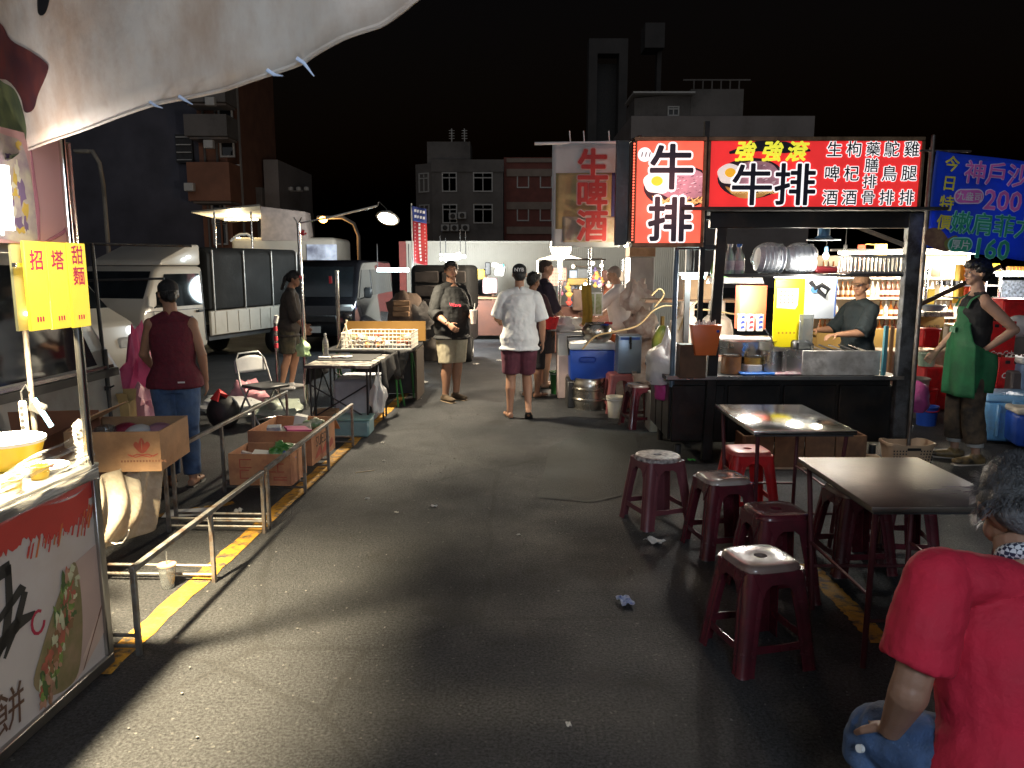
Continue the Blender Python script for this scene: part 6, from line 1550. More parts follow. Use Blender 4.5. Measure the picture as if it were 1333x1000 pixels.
# the dazzling lamp down the lane
t = thing('lane_lamp', 'dazzling warm lamp with a broad white shade down the lane', 'lamp', W(730, 328, 12.5))
MB().lathe([(0, -.04), (.06, -.035), (.36, -.115), (.37, -.125), (.06, -.07), (0, -.07)], n=30).obj('shade', mat('lit white shade', (.8, .76, .7), .5), t)
MB().ell((0, 0, .08), (.17, .17, .19), 18, 12).obj('bulb', glow('dazzling bulb', (1, .86, .66), 30), t)
MB().cyl((0, 0, -.07), (0, 0, -t.location.z), .018).obj('stem', chrome, t)
lamp(t, (0, 0, .30), 340, (1, .82, .60), .3)
lamp(t, (0, -.15, -.25), 100, (1, .84, .62), .3)
# ================================================================ PEOPLE
def noise_tex(sc):
    k = 'cloth noise %.3f' % sc
    tx = bpy.data.textures.get(k)
    if not tx:
        tx = bpy.data.textures.new(k, 'CLOUDS'); tx.noise_scale = sc; tx.noise_depth = 2
    return tx
def soft(o, vox, sm=4, disp=0.0, dsc=.1, fine=0.0, fsc=.03):
    m = o.modifiers.new('skin', 'REMESH'); m.mode = 'VOXEL'; m.voxel_size = vox; m.use_smooth_shade = True
    if sm:
        s_ = o.modifiers.new('smooth', 'SMOOTH'); s_.iterations = sm; s_.factor = .5
    for st_, sc in ((disp, dsc), (fine, fsc)):
        if st_:
            d = o.modifiers.new('folds', 'DISPLACE'); d.texture = noise_tex(sc); d.strength = st_; d.mid_level = .28; d.texture_coords = 'LOCAL'
    return o
def skin(name, col): return mat(name, col, .55, 0, .10, 9, .08, 120, spec=.4)
SK1 = skin('warm tan skin', (.38, .20, .125))
SK2 = skin('deep tan skin', (.27, .135, .08))
SK3 = skin('light tan skin', (.46, .27, .185))
hairm = mat('black hair', (.010, .009, .009), .45, 0, .4, 30, .5, 90)
eye_w = mat('eye white', (.6, .58, .55), .3)
lipm = mat('lip', (.30, .10, .08), .5)
V = Vector
def chain(mb, pts, rad, n=10, w=(0, 1, .05)):
    mb.loft(pts, rad, n, w)
    for p, r in ((pts[0], rad[0]), (pts[-1], rad[-1])):
        r = r if isinstance(r, (int, float)) else min(r)
        mb.ell(p, r * .98, 10, 6)
def lerp_r(rs, t):
    x = t * (len(rs) - 1); i = min(int(x), len(rs) - 2); return rs[i] + (rs[i + 1] - rs[i]) * (x - i)
def along(pts, t):
    L = [(pts[i + 1] - pts[i]).length for i in range(len(pts) - 1)]; d = t * sum(L)
    for i, l in enumerate(L):
        if d <= l or i == len(L) - 1: return pts[i].lerp(pts[i + 1], min(1, d / l))
        d -= l
class Fig:
    def __init__(s, name, lab, loc, rz, H=1.72, girth=1.0, sk=SK1, vox=.009, J=None, head=(0, 0, 0), fem=False, curl=.6, group=None, lean=(0, 0)):
        s.t = thing('person', lab, 'person', loc, rz, group)
        s.k = k = H / 1.75
        s.g = girth; s.vox = vox; s.sk = sk; s.fem = fem
        sw = .165 if fem else .185
        lx, ly = lean
        j = dict(pel=(0, 0, .90), neck=(lx, ly, 1.47), shL=(-sw + lx + .008, ly - .005, 1.39), shR=(sw + lx - .008, ly - .005, 1.39),
                 elL=(-sw - .05, -.02, 1.13), elR=(sw + .05, -.02, 1.13), wrL=(-sw - .07, .05, .89), wrR=(sw + .07, .05, .89),
                 hiL=(-.09, 0, .90), hiR=(.09, 0, .90), knL=(-.10, .02, .49), knR=(.10, .02, .49), anL=(-.105, -.015, .08), anR=(.105, -.015, .08))
        if J: j.update({a: b for a, b in J.items() if a not in ('toeL', 'toeR', 'hdL', 'hdR', 'pnL', 'pnR')})
        s.j = {a: V(b) * k for a, b in j.items()}
        s.toe = {q: V((J or {}).get('toe' + q, ((-.25 if q == 'L' else .25), 1, 0))).normalized() for q in 'LR'}
        s.hd = head
        s.body(J or {}, curl)
    # torso stations between the seat and the neck: (fraction, half width, half depth)
    def spine(s):
        j = s.j; p0 = j['pel'] + V((0, 0, -.06)) * s.k; p1 = j['neck']
        f = .9 if s.fem else 1
        st_ = [(0, .150, .105), (.14, .168 if not s.fem else .178, .118), (.34, .142 * f, .105), (.56, .158 * f, .112), (.76, .172 * f, .108), (.90, .135 * f, .082), (1.0, .062, .062)]
        mid = p0.lerp(p1, .5) + V((0, .0, 0))
        out = []
        for t, a, b in st_:
            g = 1 + (s.g - 1) * (1.0 if t < .7 else .5 if t < .95 else .6)
            bl = 1 + (s.g - 1) * (1.7 if .1 < t < .7 else .5)
            c = p0.lerp(p1, t) + V((0, (.045 * (s.g - 1) * 3 if .15 < t < .6 else 0), 0)) * s.k
            out.append((c, a * g * s.k, b * bl * s.k))
        return out
    def wdir(s): return (s.j['shR'] - s.j['shL']).normalized()
    def arm(s, q): return [s.j['sh' + q], s.j['el' + q], s.j['wr' + q]]
    def leg(s, q): return [s.j['hi' + q], s.j['kn' + q], s.j['an' + q]]
    def body(s, J, curl):
        k = s.k; j = s.j; mb = MB(); ga = 1 + (s.g - 1) * .7
        sp_ = s.spine(); W_ = s.wdir()
        mb.loft([p for p, a, b in sp_], [(a, b) for p, a, b in sp_], 16, W_)
        for q in 'LR':
            mb.ell(j['sh' + q], .056 * k * ga, 10, 8)
            a = s.arm(q)
            ar = [(0, .054), (.25, .050), (.46, .041), (.52, .040), (.62, .042), (.8, .034), (.97, .026), (1, .026)]
            mb.loft([along(a, t) for t, r in ar], [r * k * ga * (.9 if s.fem else 1) for t, r in ar], 12, (0, 1, .1))
            mb.ell(a[1], .040 * k * ga, 10, 8)
            mb.loft([j['neck'] + V((0, -.01, .0)) * k, j['sh' + q] + V((0, 0, .01)) * k], [(.055 * k, .05 * k), (.045 * k, .045 * k)], 10, (0, 1, 0))
            l = s.leg(q)
            lr = [(0, .088), (.2, .083), (.42, .062), (.5, .056), (.58, .055), (.68, .057), (.82, .043), (.95, .036), (1, .036)]
            mb.loft([along(l, t) + (V((0, -.012, 0)) * k if .58 < t < .8 else V()) for t, r in lr], [r * k * ga for t, r in lr], 14, (1, 0, .1))
            mb.ell(l[1], .056 * k * ga, 10, 8); mb.ell(l[0], .088 * k * ga, 10, 8)
            d = s.toe[q]; an = j['an' + q]
            f0 = an - d * .055 * k; dz = V((0, 0, -1))
            if J.get('heel' + q):
                pass
            base = an + V((0, 0, -.045)) * k
            mb.loft([base - d * .06 * k, base + d * .0 * k, base + d * .09 * k, base + d * .15 * k, base + d * .185 * k], [(.030 * k, .032 * k), (.036 * k, .040 * k), (.042 * k, .028 * k), (.042 * k, .018 * k), (.028 * k, .012 * k)], 12, (d.y, -d.x, 0))
            mb.ell(an, .037 * k, 10, 6)
            s.hand(mb, q, J, curl)
        # head
        nk = j['neck']
        yaw, pit, rol = s.hd
        Rm = Euler((R(pit), R(rol), R(yaw)), 'XYZ').to_matrix()
        s.Rm = Rm; s.hb = nk + V((0, .005, .03)) * k
        h = lambda p: s.hb + Rm @ (V(p) * k)
        s.h = h
        fat = 1 + (s.g - 1) * .5
        mb.loft([nk + V((0, -.008, -.05)) * k, nk + V((0, 0, .03)) * k, h((0, .0, .07))], [.062 * k * fat, .054 * k * fat, .054 * k * fat], 12)
        def E(c, r): mb.ell(h(c), V(r) * k, 16, 10, Rm)
        E((0, -.006, .165), (.074, .092, .088)); E((0, .028, .115), (.058 * fat, .062, .070)); E((0, .055, .070), (.034 * fat, .034, .028))
        E((0, .040, .105), (.063 * fat, .05, .045)); E((0, .082, .178), (.05, .018, .012))
        mb.loft([h((0, .086, .160)), h((0, .104, .125)), h((0, .085, .112))], [(.009 * k, .009 * k), (.017 * k, .014 * k), (.015 * k, .008 * k)], 8)
        E((0, .083, .087), (.024, .013, .012))
        for sg in (-1, 1):
            E((sg * .076, -.004, .140), (.010, .020, .032)); E((sg * .03, .072, .122), (.022, .018, .022))
        s.b = mb.obj('body', s.sk, s.t, smooth=60)
        soft(s.b, s.vox, 3)
    def hand(s, mb, q, J, curl):
        k = s.k; wr = s.j['wr' + q]; sg = -1 if q == 'L' else 1
        d = V(J.get('hd' + q, (wr - s.j['el' + q]))).normalized()
        pn = V(J.get('pn' + q, (-sg, 0.1, 0))); pn = (pn - d * pn.dot(d)).normalized()
        lt = d.cross(pn).normalized()
        if lt.y < 0 and 'pn' + q not in J: lt = -lt           # thumb side forward
        if J.get('flip' + q): lt = -lt
        mb.loft([wr - d * .01 * k, wr + d * .03 * k, wr + d * .075 * k, wr + d * .09 * k], [(.026 * k, .018 * k), (.036 * k, .016 * k), (.041 * k, .014 * k), (.040 * k, .011 * k)], 12, lt)
        for i, (o, L) in enumerate(((.033, .072), (.011, .080), (-.011, .075), (-.032, .060))):
            p = wr + d * .082 * k + lt * o * k; dd = d.copy(); pts = [p - d * .02 * k, p]
            for seg in (.45, .32, .23):
                dd = (dd * math.cos(curl * .55) + pn * math.sin(curl * .55)).normalized()
                p = p + dd * L * seg * k; pts.append(p)
                pn2 = pn
            mb.loft(pts, [.0088 * k, .0082 * k, .0078 * k, .0072 * k, .006 * k], 8, lt)
        p = wr + d * .025 * k + lt * .026 * k
        mb.loft([p, p + (d * .4 + lt * .6 + pn * .3).normalized() * .04 * k, p + (d * .75 + lt * .55 + pn * .45).normalized() * .078 * k], [.013 * k, .011 * k, .008 * k], 8, pn)
    # ---- clothes
    def shirt(s, m, sleeve=.55, hem=.82, infl=.018, flare=.026, name='shirt', disp=.024, neckt=.93, tank=False, vox=None):
        k = s.k; mb = MB(); sp_ = s.spine(); W_ = s.wdir(); ga = 1 + (s.g - 1) * .7
        i0 = infl * k
        c0 = sp_[1][0]; dn = (sp_[0][0] - sp_[1][0]).normalized()
        pts = []; rad = []
        hz = hem * k
        low = sp_[0][0].copy(); low.z = hz
        pts.append(low); rad.append((sp_[1][1] + i0 + flare * k, sp_[1][2] + i0 + flare * k))
        for t_, (p, a, b) in zip((0, .14, .34, .56, .76, .90, 1), sp_):
            if p.z > hz + .03 and t_ < .97:
                pts.append(p); rad.append((a + i0 + flare * .5 * k * (1 - t_), b + i0 + flare * .6 * k * (1 - t_)))
        top = sp_[5][0].lerp(sp_[6][0], .55)
        pts.append(top); rad.append((.085 * k, .07 * k))
        mb.loft(pts, rad, 20, W_)
        for q in 'LR':
            a = s.arm(q)
            sh = s.j['sh' + q]
            if tank:
                mb.loft([sp_[5][0] + V((0, 0, .02)) * k, sh.lerp(s.j['neck'], .32) + V((0, 0, .012)) * k], [(.05 * k, .075 * k), (.035 * k, .055 * k)], 12, (0, 1, 0))
                continue
            mb.ell(sh - (sh - s.j['neck']) * (.0 if sleeve else .12), (.053 * k * ga + i0 * .6) if sleeve else .048 * k, 12, 8)
            mb.loft([s.j['neck'] + V((0, -.01, -.012)) * k, sh + V((0, 0, .006)) * k], [(.066 * k, .06 * k), (.046 * k + i0 * .5, .048 * k + i0 * .5)] if sleeve else [(.064 * k, .06 * k), (.042 * k, .045 * k)], 12, (0, 1, 0))
            if sleeve > 0:
                n_ = 4
                mb.loft([along(a, sleeve * i / n_) for i in range(n_ + 1)], [(.053 * k * ga + i0 * .6 + .010 * k * i / n_) for i in range(n_ + 1)], 14, (0, 1, .1))
        o = mb.obj(name, m, s.t, smooth=60)
        return soft(o, vox or s.vox, 4, disp, .16, disp * .45, .05)
    def pants(s, m, to=1.0, infl=.014, flare=.012, name='trousers', top=.97, disp=.012, vox=None):
        k = s.k; mb = MB(); ga = 1 + (s.g - 1) * .7; sp_ = s.spine(); W_ = s.wdir()
        i0 = infl * k
        mb.loft([sp_[0][0] + V((0, 0, -.02)) * k, sp_[0][0].lerp(sp_[1][0], .6), sp_[1][0].lerp(sp_[2][0], .25)], [(sp_[0][1] * .98, sp_[0][2] + i0), (sp_[1][1] + i0, sp_[1][2] + i0), (sp_[1][1] + i0 * .6, sp_[1][2] + i0 * .5)], 18, (1, 0, 0))
        lr = [(0, .092), (.2, .086), (.42, .066), (.5, .060), (.58, .060), (.68, .062), (.82, .055), (.95, .052), (1, .052)]
        for q in 'LR':
            l = s.leg(q); P, Rr = [], []
            t = 0
            for tt, r in lr:
                if tt < to: P.append(along(l, tt)); Rr.append(r * k * ga + i0 + flare * k * tt / max(to, .1))
            P.append(along(l, to)); Rr.append((lerp_r([r for _, r in lr], to) if to < .6 else .052) * k * ga + i0 + flare * k)
            mb.loft(P, Rr, 16, (1, 0, .1)); mb.ell(l[0], .09 * k * ga + i0, 10, 8)
            if len(P) > 3: mb.ell(l[1], .058 * k * ga + i0, 10, 8) if to > .55 else None
        o = mb.obj(name, m, s.t, smooth=60)
        return soft(o, vox or s.vox, 3, disp, .12, disp * .4, .04)
    def shoes(s, m, sole=None, sandal=False, hi=.0):
        k = s.k
        for q in 'LR':
            d = s.toe[q]; an = s.j['an' + q]; base = an + V((0, 0, -.045)) * k; mb = MB(); w = (d.y, -d.x, 0)
            if not sandal:
                mb.loft([base - d * .075 * k, base - d * .03 * k, base + d * .04 * k, base + d * .11 * k, base + d * .17 * k, base + d * .205 * k], [(.036 * k, .035 * k), (.042 * k, .05 * k), (.045 * k, .046 * k), (.049 * k, .034 * k), (.046 * k, .026 * k), (.030 * k, .018 * k)], 14, w)
                mb.cyl(an + V((0, 0, -.02)) * k, an + V((0, 0, .015 + hi)) * k, .046 * k, .045 * k, 14)
                o = soft(mb.obj('shoe', m, s.t, smooth=60), max(.007, s.vox * .8), 3)
            else:
                o = MB().loft([base + V((0, 0, -.032)) * k + d * x * k for x in (-.075, 0, .09, .17, .205)], [(.034 * k, .008 * k), (.04 * k, .008 * k), (.048 * k, .008 * k), (.044 * k, .008 * k), (.022 * k, .008 * k)], 12, w).obj('sandal', m, s.t)
                u = V(w).normalized()
                MB().tube([base + d * .05 * k + u * .045 * k + V((0, 0, -.02)) * k, base + d * .085 * k + u * .02 * k + V((0, 0, .03)) * k, base + d * .12 * k + V((0, 0, .012)) * k], .007 * k, 6).tube([base + d * .05 * k - u * .045 * k + V((0, 0, -.02)) * k, base + d * .085 * k - u * .02 * k + V((0, 0, .03)) * k, base + d * .12 * k + V((0, 0, .012)) * k], .007 * k, 6).obj('strap', m, o)
            if sole:
                MB().loft([base + V((0, 0, -.034)) * k + d * x * k for x in (-.08, -.03, .05, .12, .18, .208)], [(.034 * k, .008 * k), (.044 * k, .009 * k), (.046 * k, .009 * k), (.051 * k, .009 * k), (.047 * k, .009 * k), (.03 * k, .008 * k)], 14, w).obj('sole', sole, o)
    def part(s, name, els, m, vox=None, disp=0, sm=3, dsc=.04):
        """blobs given in head space"""
        mb = MB()
        for c, r in els: mb.ell(s.h(c), V(r) * s.k, 16, 10, s.Rm)
        return soft(mb.obj(name, m, s.t, smooth=60), vox or s.vox * .8, sm, disp, dsc)
    def face(s, mouth=True, brow=hairm):
        k = s.k
        for sg in (-1, 1):
            e = MB().ell(s.h((sg * .030, .0795, .152)), V((.0125, .006, .0062)) * k, 10, 6, s.Rm).obj('eye', eye_w, s.t)
            MB().ell(s.h((sg * .030, .0850, .152)), V((.0062, .003, .0058)) * k, 8, 6, s.Rm).obj('iris', ink, e)
            MB().loft([s.h((sg * .014, .089, .170)), s.h((sg * .03, .087, .174)), s.h((sg * .047, .076, .168))], [.0035 * k, .0045 * k, .003 * k], 6).obj('eyebrow', brow, s.t)
        if mouth: MB().loft([s.h((-.022, .088, .092)), s.h((0, .097, .090)), s.h((.022, .088, .092))], [(.003 * k, .003 * k), (.006 * k, .006 * k), (.003 * k, .003 * k)], 8, (0, 0, 1)).obj('mouth', lipm, s.t)
SHORT = [((0, -.018, .185), (.081, .093, .082)), ((0, -.055, .150), (.074, .055, .085)), ((-.058, -.012, .175), (.026, .055, .05)), ((.058, -.012, .175), (.026, .055, .05)), ((0, .045, .222), (.062, .045, .03))]
CREW = [((0, -.016, .185), (.0775, .090, .078)), ((0, -.05, .150), (.070, .052, .075)), ((0, .04, .222), (.055, .04, .022))]
def cap(f, m, back=False, brim=True):
    s_ = -1 if back else 1
    o = f.part('cap', [((0, -.012, .192), (.083, .098, .075)), ((0, -.012, .17), (.084, .100, .04))], m)
    if brim:
        mb = MB()
        mb.loft([f.h((0, s_ * .075 - .01, .178)), f.h((0, s_ * .13, .172)), f.h((0, s_ * .165, .162))], [(.075 * f.k, .006 * f.k), (.066 * f.k, .005 * f.k), (.03 * f.k, .004 * f.k)], 14, f.Rm @ V((1, 0, 0)))
        mb.obj('cap_brim', m, f.t)
    return o
black_cloth = mat('black cotton', (.018, .018, .02), .9, 0, .25, 20, .15, 120)
denim = mat('blue denim', (.045, .09, .20), .85, 0, .3, 18, .25, 160, dirt=(.10, .16, .28), dscale=4)
# 1 woman in maroon, from behind
g_ = G(237, 631)
f = Fig('person', 'person in sleeveless maroon top, jeans and dark cap seen from behind by the cartons', g_, R(14), 1.58, 1.10, SK1, .008, fem=True,
        J=dict(elL=(-.235, .03, 1.14), wrL=(-.20, .20, 1.00), elR=(.225, .0, 1.13), wrR=(.235, .08, .89), knL=(-.085, .03, .49), anL=(-.075, -.01, .08), knR=(.085, .02, .49), anR=(.10, -.04, .08)), head=(25, -12, 0))
f.shirt(mat('maroon ribbed knit', (.115, .010, .022), .85, 0, .2, 40, .25, 60), 0, .86, .018, .015, disp=.014, tank=False)
f.pants(denim, .97, .010, .004, 'jeans')
f.shoes(mat('black sandal', (.02, .02, .02), .6), None, True)
f.part('hair', [((0, -.03, .15), (.076, .075, .085)), ((0, -.085, .11), (.04, .03, .05))], hairm, disp=.01)
cap(f, black_cloth)
MB().box((.07, -.155, .83), (.05, .004, .012)).obj('pocket_label', paper, f.t, smooth=0)
# 2 woman with ponytail
f = Fig('person', 'person with long ponytail in dark brown tee and camouflage shorts behind the tables', (W(374, 400, 10.5).x, 10.5, 0), R(-80), 1.62, 1.05, SK1, .009, fem=True, lean=(0, .06),
        J=dict(elL=(-.215, .06, 1.14), wrL=(-.19, .22, .95), elR=(.215, .10, 1.13), wrR=(.19, .24, .93), knL=(-.08, .08, .49), anL=(-.08, .0, .08), knR=(.09, -.02, .49), anR=(.09, -.12, .08)), head=(-10, -22, 0))
f.shirt(mat('dark brown cotton', (.045, .036, .03), .9, 0, .2, 20, .15, 120), .72, .80, .02, .02)
f.pants(mat('camouflage cotton', (.10, .085, .05), .9, two=(.02, .022, .016), scale=14), .42, .022, .02, 'shorts')
f.shoes(mat('white trainers', (.55, .52, .5), .6), None)
f.part('hair', SHORT + [((0, -.10, .16), (.032, .035, .04)), ((0, -.125, .09), (.035, .032, .07)), ((0, -.12, .0), (.03, .028, .08))], hairm, disp=.012)
f.face()
# 3 man in black tee with a drink
g_ = G(589, 521)
f = Fig('person', 'bulky person in black tee and khaki shorts holding a pale drink cup, facing the camera', g_, R(-138), 1.74, 1.24, SK1, .008,
        J=dict(elL=(-.24, .03, 1.14), wrL=(-.10, .27, 1.07), hdL=(.3, 1, .1), pnL=(1, 0, .0), elR=(.25, -.02, 1.12), wrR=(.215, .22, .99), hdR=(-.3, .8, -.55), pnR=(-1, 0, -.3), knL=(-.09, .0, .49), knR=(.10, .03, .49), anL=(-.10, -.05, .08), anR=(.11, .0, .08), toeL=(.0, 1, 0), toeR=(.1, 1, 0)), head=(-30, 0, 0))
f.shirt(mat('faded black cotton', (.013, .013, .0135), .9, 0, .2, 20, .15, 120), .66, .80, .022, .025)
f.pants(mat('khaki twill', (.42, .37, .26), .9, 0, .12, 18, .2, 140), .50, .018, .016, 'shorts')
f.shoes(mat('brown suede', (.10, .068, .04), .8), mat('tan sole', (.25, .18, .11), .7))
f.part('hair', SHORT, hairm, disp=.022, dsc=.022); f.face()
f.part('beard', [((0, .068, .070), (.034, .020, .016)), ((-.048, .04, .085), (.012, .03, .03)), ((.048, .04, .085), (.012, .03, .03))], mat('stubble', (.05, .035, .03), .8), vox=.006)
text('lettering', 'Wave', .065, (.115, .225, 1.22), mat('red shirt print', (.5, .03, .06), .7), f.t, rot=(R(90), 0, R(118)), bold=.02)
MB().box((.21, .02, .90), (.004, .05, .03)).obj('hem_tag', paper, f.t, smooth=0)
wr = f.j['wrR']; MB().lathe([(.034, -.012), (.037, 0), (.034, .012)], n=16, M=Matrix.Translation(wr + V((0, -.03, .02))) @ (f.j['wrR'] - f.j['elR']).to_track_quat('Z', 'Y').to_matrix().to_4x4()).obj('watch_strap', black, f.t)
cup = thing('drink_cup', 'pale drink cup with a straw held by the person in black tee', 'cup', f.t.matrix_basis @ (f.j['wrL'] + V((.045, .10, -.075))))
MB().lathe([(0, 0), (.032, 0), (.045, .16), (0, .16)], n=20).obj('cup_wall', mat('milk tea cup', (.66, .52, .46), .4), cup)
MB().lathe([(.047, .155), (.047, .17), (0, .172)], n=20).obj('lid', white, cup); MB().cyl((.01, 0, .15), (.02, 0, .25), .006).obj('straw', white, cup)
# 4 man in white tee walking away
g_ = G(676, 544)
f = Fig('person', 'person in white tee, maroon shorts and backward black cap walking away down the lane', g_, R(2), 1.70, 1.04, SK1, .008,
        J=dict(elL=(-.255, .05, 1.16), wrL=(-.23, .27, 1.10), elR=(.255, -.03, 1.13), wrR=(.27, .04, .88), knL=(-.095, .05, .49), anL=(-.11, .0, .08), knR=(.09, .10, .50), anR=(.10, -.13, .13), toeR=(.1, .75, -.55)), head=(-4, -2, 0))
f.shirt(mat('white cotton', (.72, .73, .74), .85, 0, .04, 20, .1, 120), .50, .80, .022, .040, disp=.026)
f.pants(mat('maroon cotton', (.13, .035, .055), .9, 0, .2, 18, .2, 120), .46, .020, .014, 'shorts')
f.shoes(mat('black rubber sandal', (.015, .015, .016), .7), None, True)
f.part('hair', [((0, -.025, .14), (.075, .078, .075))], hairm)
cap(f, black_cloth, back=False, brim=True)
text('lettering', 'NYB', .055, tuple(f.h((0, -.118, .195))), mat('white cap print', (.6, .6, .6)), f.t, bold=.02, ext=.004)
# 5, 6 two men beyond
f = Fig('person', 'person with crew cut and glasses in dark shirt looking toward the lit stalls', (W(709, 400, 10.7).x, 10.7, 0), R(-75), 1.76, 1.02, SK3, .009,
        J=dict(elL=(-.22, .02, 1.14), wrL=(-.15, .22, .98), elR=(.23, .06, 1.13), wrR=(.17, .26, .92)), head=(-8, -4, 0))
f.shirt(mat('dark violet cotton', (.035, .026, .045), .9, 0, .2, 20), .6, .84, .02, .015)
f.pants(mat('dark shorts', (.03, .025, .03), .9), .50, .02, .012, 'shorts'); f.shoes(black, None, True)
f.part('hair', CREW, mat('dark brown crew cut', (.05, .036, .03), .8), disp=.006); f.face()
MB().tube([f.h((.055, .07, .155)), f.h((.03, .098, .150)), f.h((.005, .102, .156)), f.h((-.03, .098, .150)), f.h((-.055, .07, .155))], .003, 6).obj('glasses', darkmetal, f.t)
f = Fig('person', 'person with dark hair and maroon sleeves holding a red basket beside the crew cut man', (W(693, 400, 9.9).x, 9.9, 0), R(-40), 1.60, 1.05, SK2, .009,
        J=dict(elL=(-.23, .04, 1.13), wrL=(-.16, .24, .95), elR=(.24, .06, 1.12), wrR=(.16, .26, .93)), head=(0, -10, 0))
f.shirt(mat('dark maroon cotton', (.05, .018, .022), .9, 0, .2, 20), .6, .82, .02, .02)
f.pants(mat('black trousers', (.015, .014, .016), .9), .6, .018, .01, 'trousers'); f.shoes(black, None, True)
f.part('hair', SHORT, hairm, disp=.022, dsc=.022); f.face()
t = thing('red_basket', 'red plastic basket carried by the person with maroon sleeves', 'basket', (W(715, 424, 9.75).x, 9.72, W(0, 428, 9.75).z))
MB().lathe([(0, 0), (.085, 0), (.13, .16), (.135, .16), (.12, .15), (.075, .012), (0, .012)], n=22).obj('basket_wall', redplastic, t)
# 7 vendor in white
f = Fig('person', 'vendor in white leaning across the bright counter with one arm stretched out', (W(812, 400, 10.55).x, 10.55, 0), R(75), 1.68, 1.1, SK3, .009, lean=(0, .10),
        J=dict(elL=(-.21, .30, 1.22), wrL=(-.12, .50, 1.10), elR=(.23, .2, 1.14), wrR=(.15, .40, 1.0), hdL=(.1, 1, -.3)), head=(10, -18, 0))
f.shirt(mat('white work shirt', (.75, .70, .68), .8, 0, .05, 20), .6, .80, .025, .03)
f.pants(mat('grey trousers', (.15, .13, .13), .9), .97); f.shoes(black)
f.part('hair', CREW, mat('thin grey hair', (.30, .25, .22), .7), disp=.006); f.face()
# 8 cook behind the griddle
f = Fig('person', 'cook in dark tee and tan cap working behind the stainless griddle', (W(1120, 400, 7.55).x, 7.55, 0), R(104), 1.60, 1.06, SK1, .0075,
        J=dict(elL=(-.24, .14, 1.16), wrL=(-.17, .40, 1.14), hdL=(.1, 1, -.1), pnL=(.1, 0, -1), elR=(.22, .16, 1.16), wrR=(.17, .40, 1.16), hdR=(-.1, 1, -.1), pnR=(-.1, 0, -1)), head=(28, -4, 0), curl=1.0)
f.shirt(mat('dark teal cotton', (.010, .017, .021), .9, 0, .2, 20, .15, 120), .55, .82, .02, .015)
f.pants(mat('navy trousers', (.02, .025, .05), .9), .97); f.shoes(black)
f.part('hair', [((0, -.03, .15), (.077, .075, .08))], hairm); f.face()
cap(f, mat('tan flat cap', (.26, .15, .09), .9, 0, .2, 20), brim=True)
# 9 man in green apron
g_ = G(1252, 600)
f = Fig('person', 'person in green apron, black vest and rolled camouflage trousers standing beyond the tables', g_, R(84), 1.74, .90, SK3, .007,
        J=dict(elL=(-.26, -.20, 1.18), wrL=(-.17, -.02, 1.00), hdL=(.6, .8, -.2), pnL=(0, 0, -1), elR=(.24, .02, 1.14), wrR=(.21, .20, .95), knL=(-.10, .0, .49), anL=(-.11, -.06, .08), knR=(.11, .04, .49), anR=(.11, .02, .08), toeL=(-.2, 1, 0)), head=(4, -3, 0))
f.shirt(mat('black vest cotton', (.012, .012, .013), .9, 0, .2, 20), 0, .86, .012, .008, name='vest', tank=True)
f.pants(mat('camouflage twill', (.13, .09, .055), .9, two=(.014, .013, .011), scale=11), .86, .022, .014)
f.shoes(mat('black gold trainers', (.02, .018, .016), .5, two=(.30, .20, .08), scale=16), mat('pale sole', (.5, .45, .38), .7))
for q in 'LR':
    p = along(f.leg(q), .865); MB().lathe([(.062, -.035), (.068, -.03), (.068, .03), (.062, .035)], tuple(p), 18).obj('cuff', mat('pale cuff', (.42, .42, .40), .8), f.t)
f.part('hair', SHORT + [((0, .02, .215), (.075, .075, .04)), ((0, .07, .205), (.06, .025, .025))], hairm, disp=.022, dsc=.022); f.face()
apron = mat('green apron cloth', (.018, .15, .055), .75, 0, .15, 12, .2, 30, dirt=(.012, .09, .035), dscale=5)
def apr(u, v):
    z = 1.36 - v * .76
    half = .11 + .10 * min(1, max(0, (v - .22) / .2)) + .02 * v
    a = (u - .5) * 2
    d = .15 - .07 * a * a - .02 * (v < .2) + .03 * v + .012 * math.sin(u * 14 + v * 5) * v
    if v > .4: half += .03; 
    return (a * half, d + (.0 if abs(a) < .8 else -.03 * v), z * f.k)
MB().sheet(apr, 24, 24).obj('apron', apron, f.t, smooth=80, solid=.006)
def apr2(sg):
    return MB().sheet(lambda u, v: (sg * (.20 + .02 * math.sin(v * 4) + .012 * math.sin(u * 9)), .09 - .20 * u, (1.06 - .42 * v - .10 * u * (1 - v)) * f.k), 10, 12)
for sg in (-1, 1): apr2(sg).obj('apron_side', apron, f.t, smooth=80, solid=.006)
for sg in (-1, 1): MB().loft([V((sg * .10, .12, 1.35)) * f.k, V((sg * .105, .09, 1.42)) * f.k, V((sg * .10, .0, 1.475)) * f.k, V((sg * .09, -.08, 1.44)) * f.k], [(.022, .004)] * 4, 8, (1, 0, 0)).obj('apron_strap', apron, f.t)
for i in range(3): decal('apron_print', [(-.05 + .036 * i, 0), (-.022 + .036 * i, 0), (-.022 + .036 * i, .05), (-.05 + .036 * i, .05)], 0, mat('pale apron print', (.18, .36, .24), .8), f.t).location = (0, .155 + .02, 1.13)
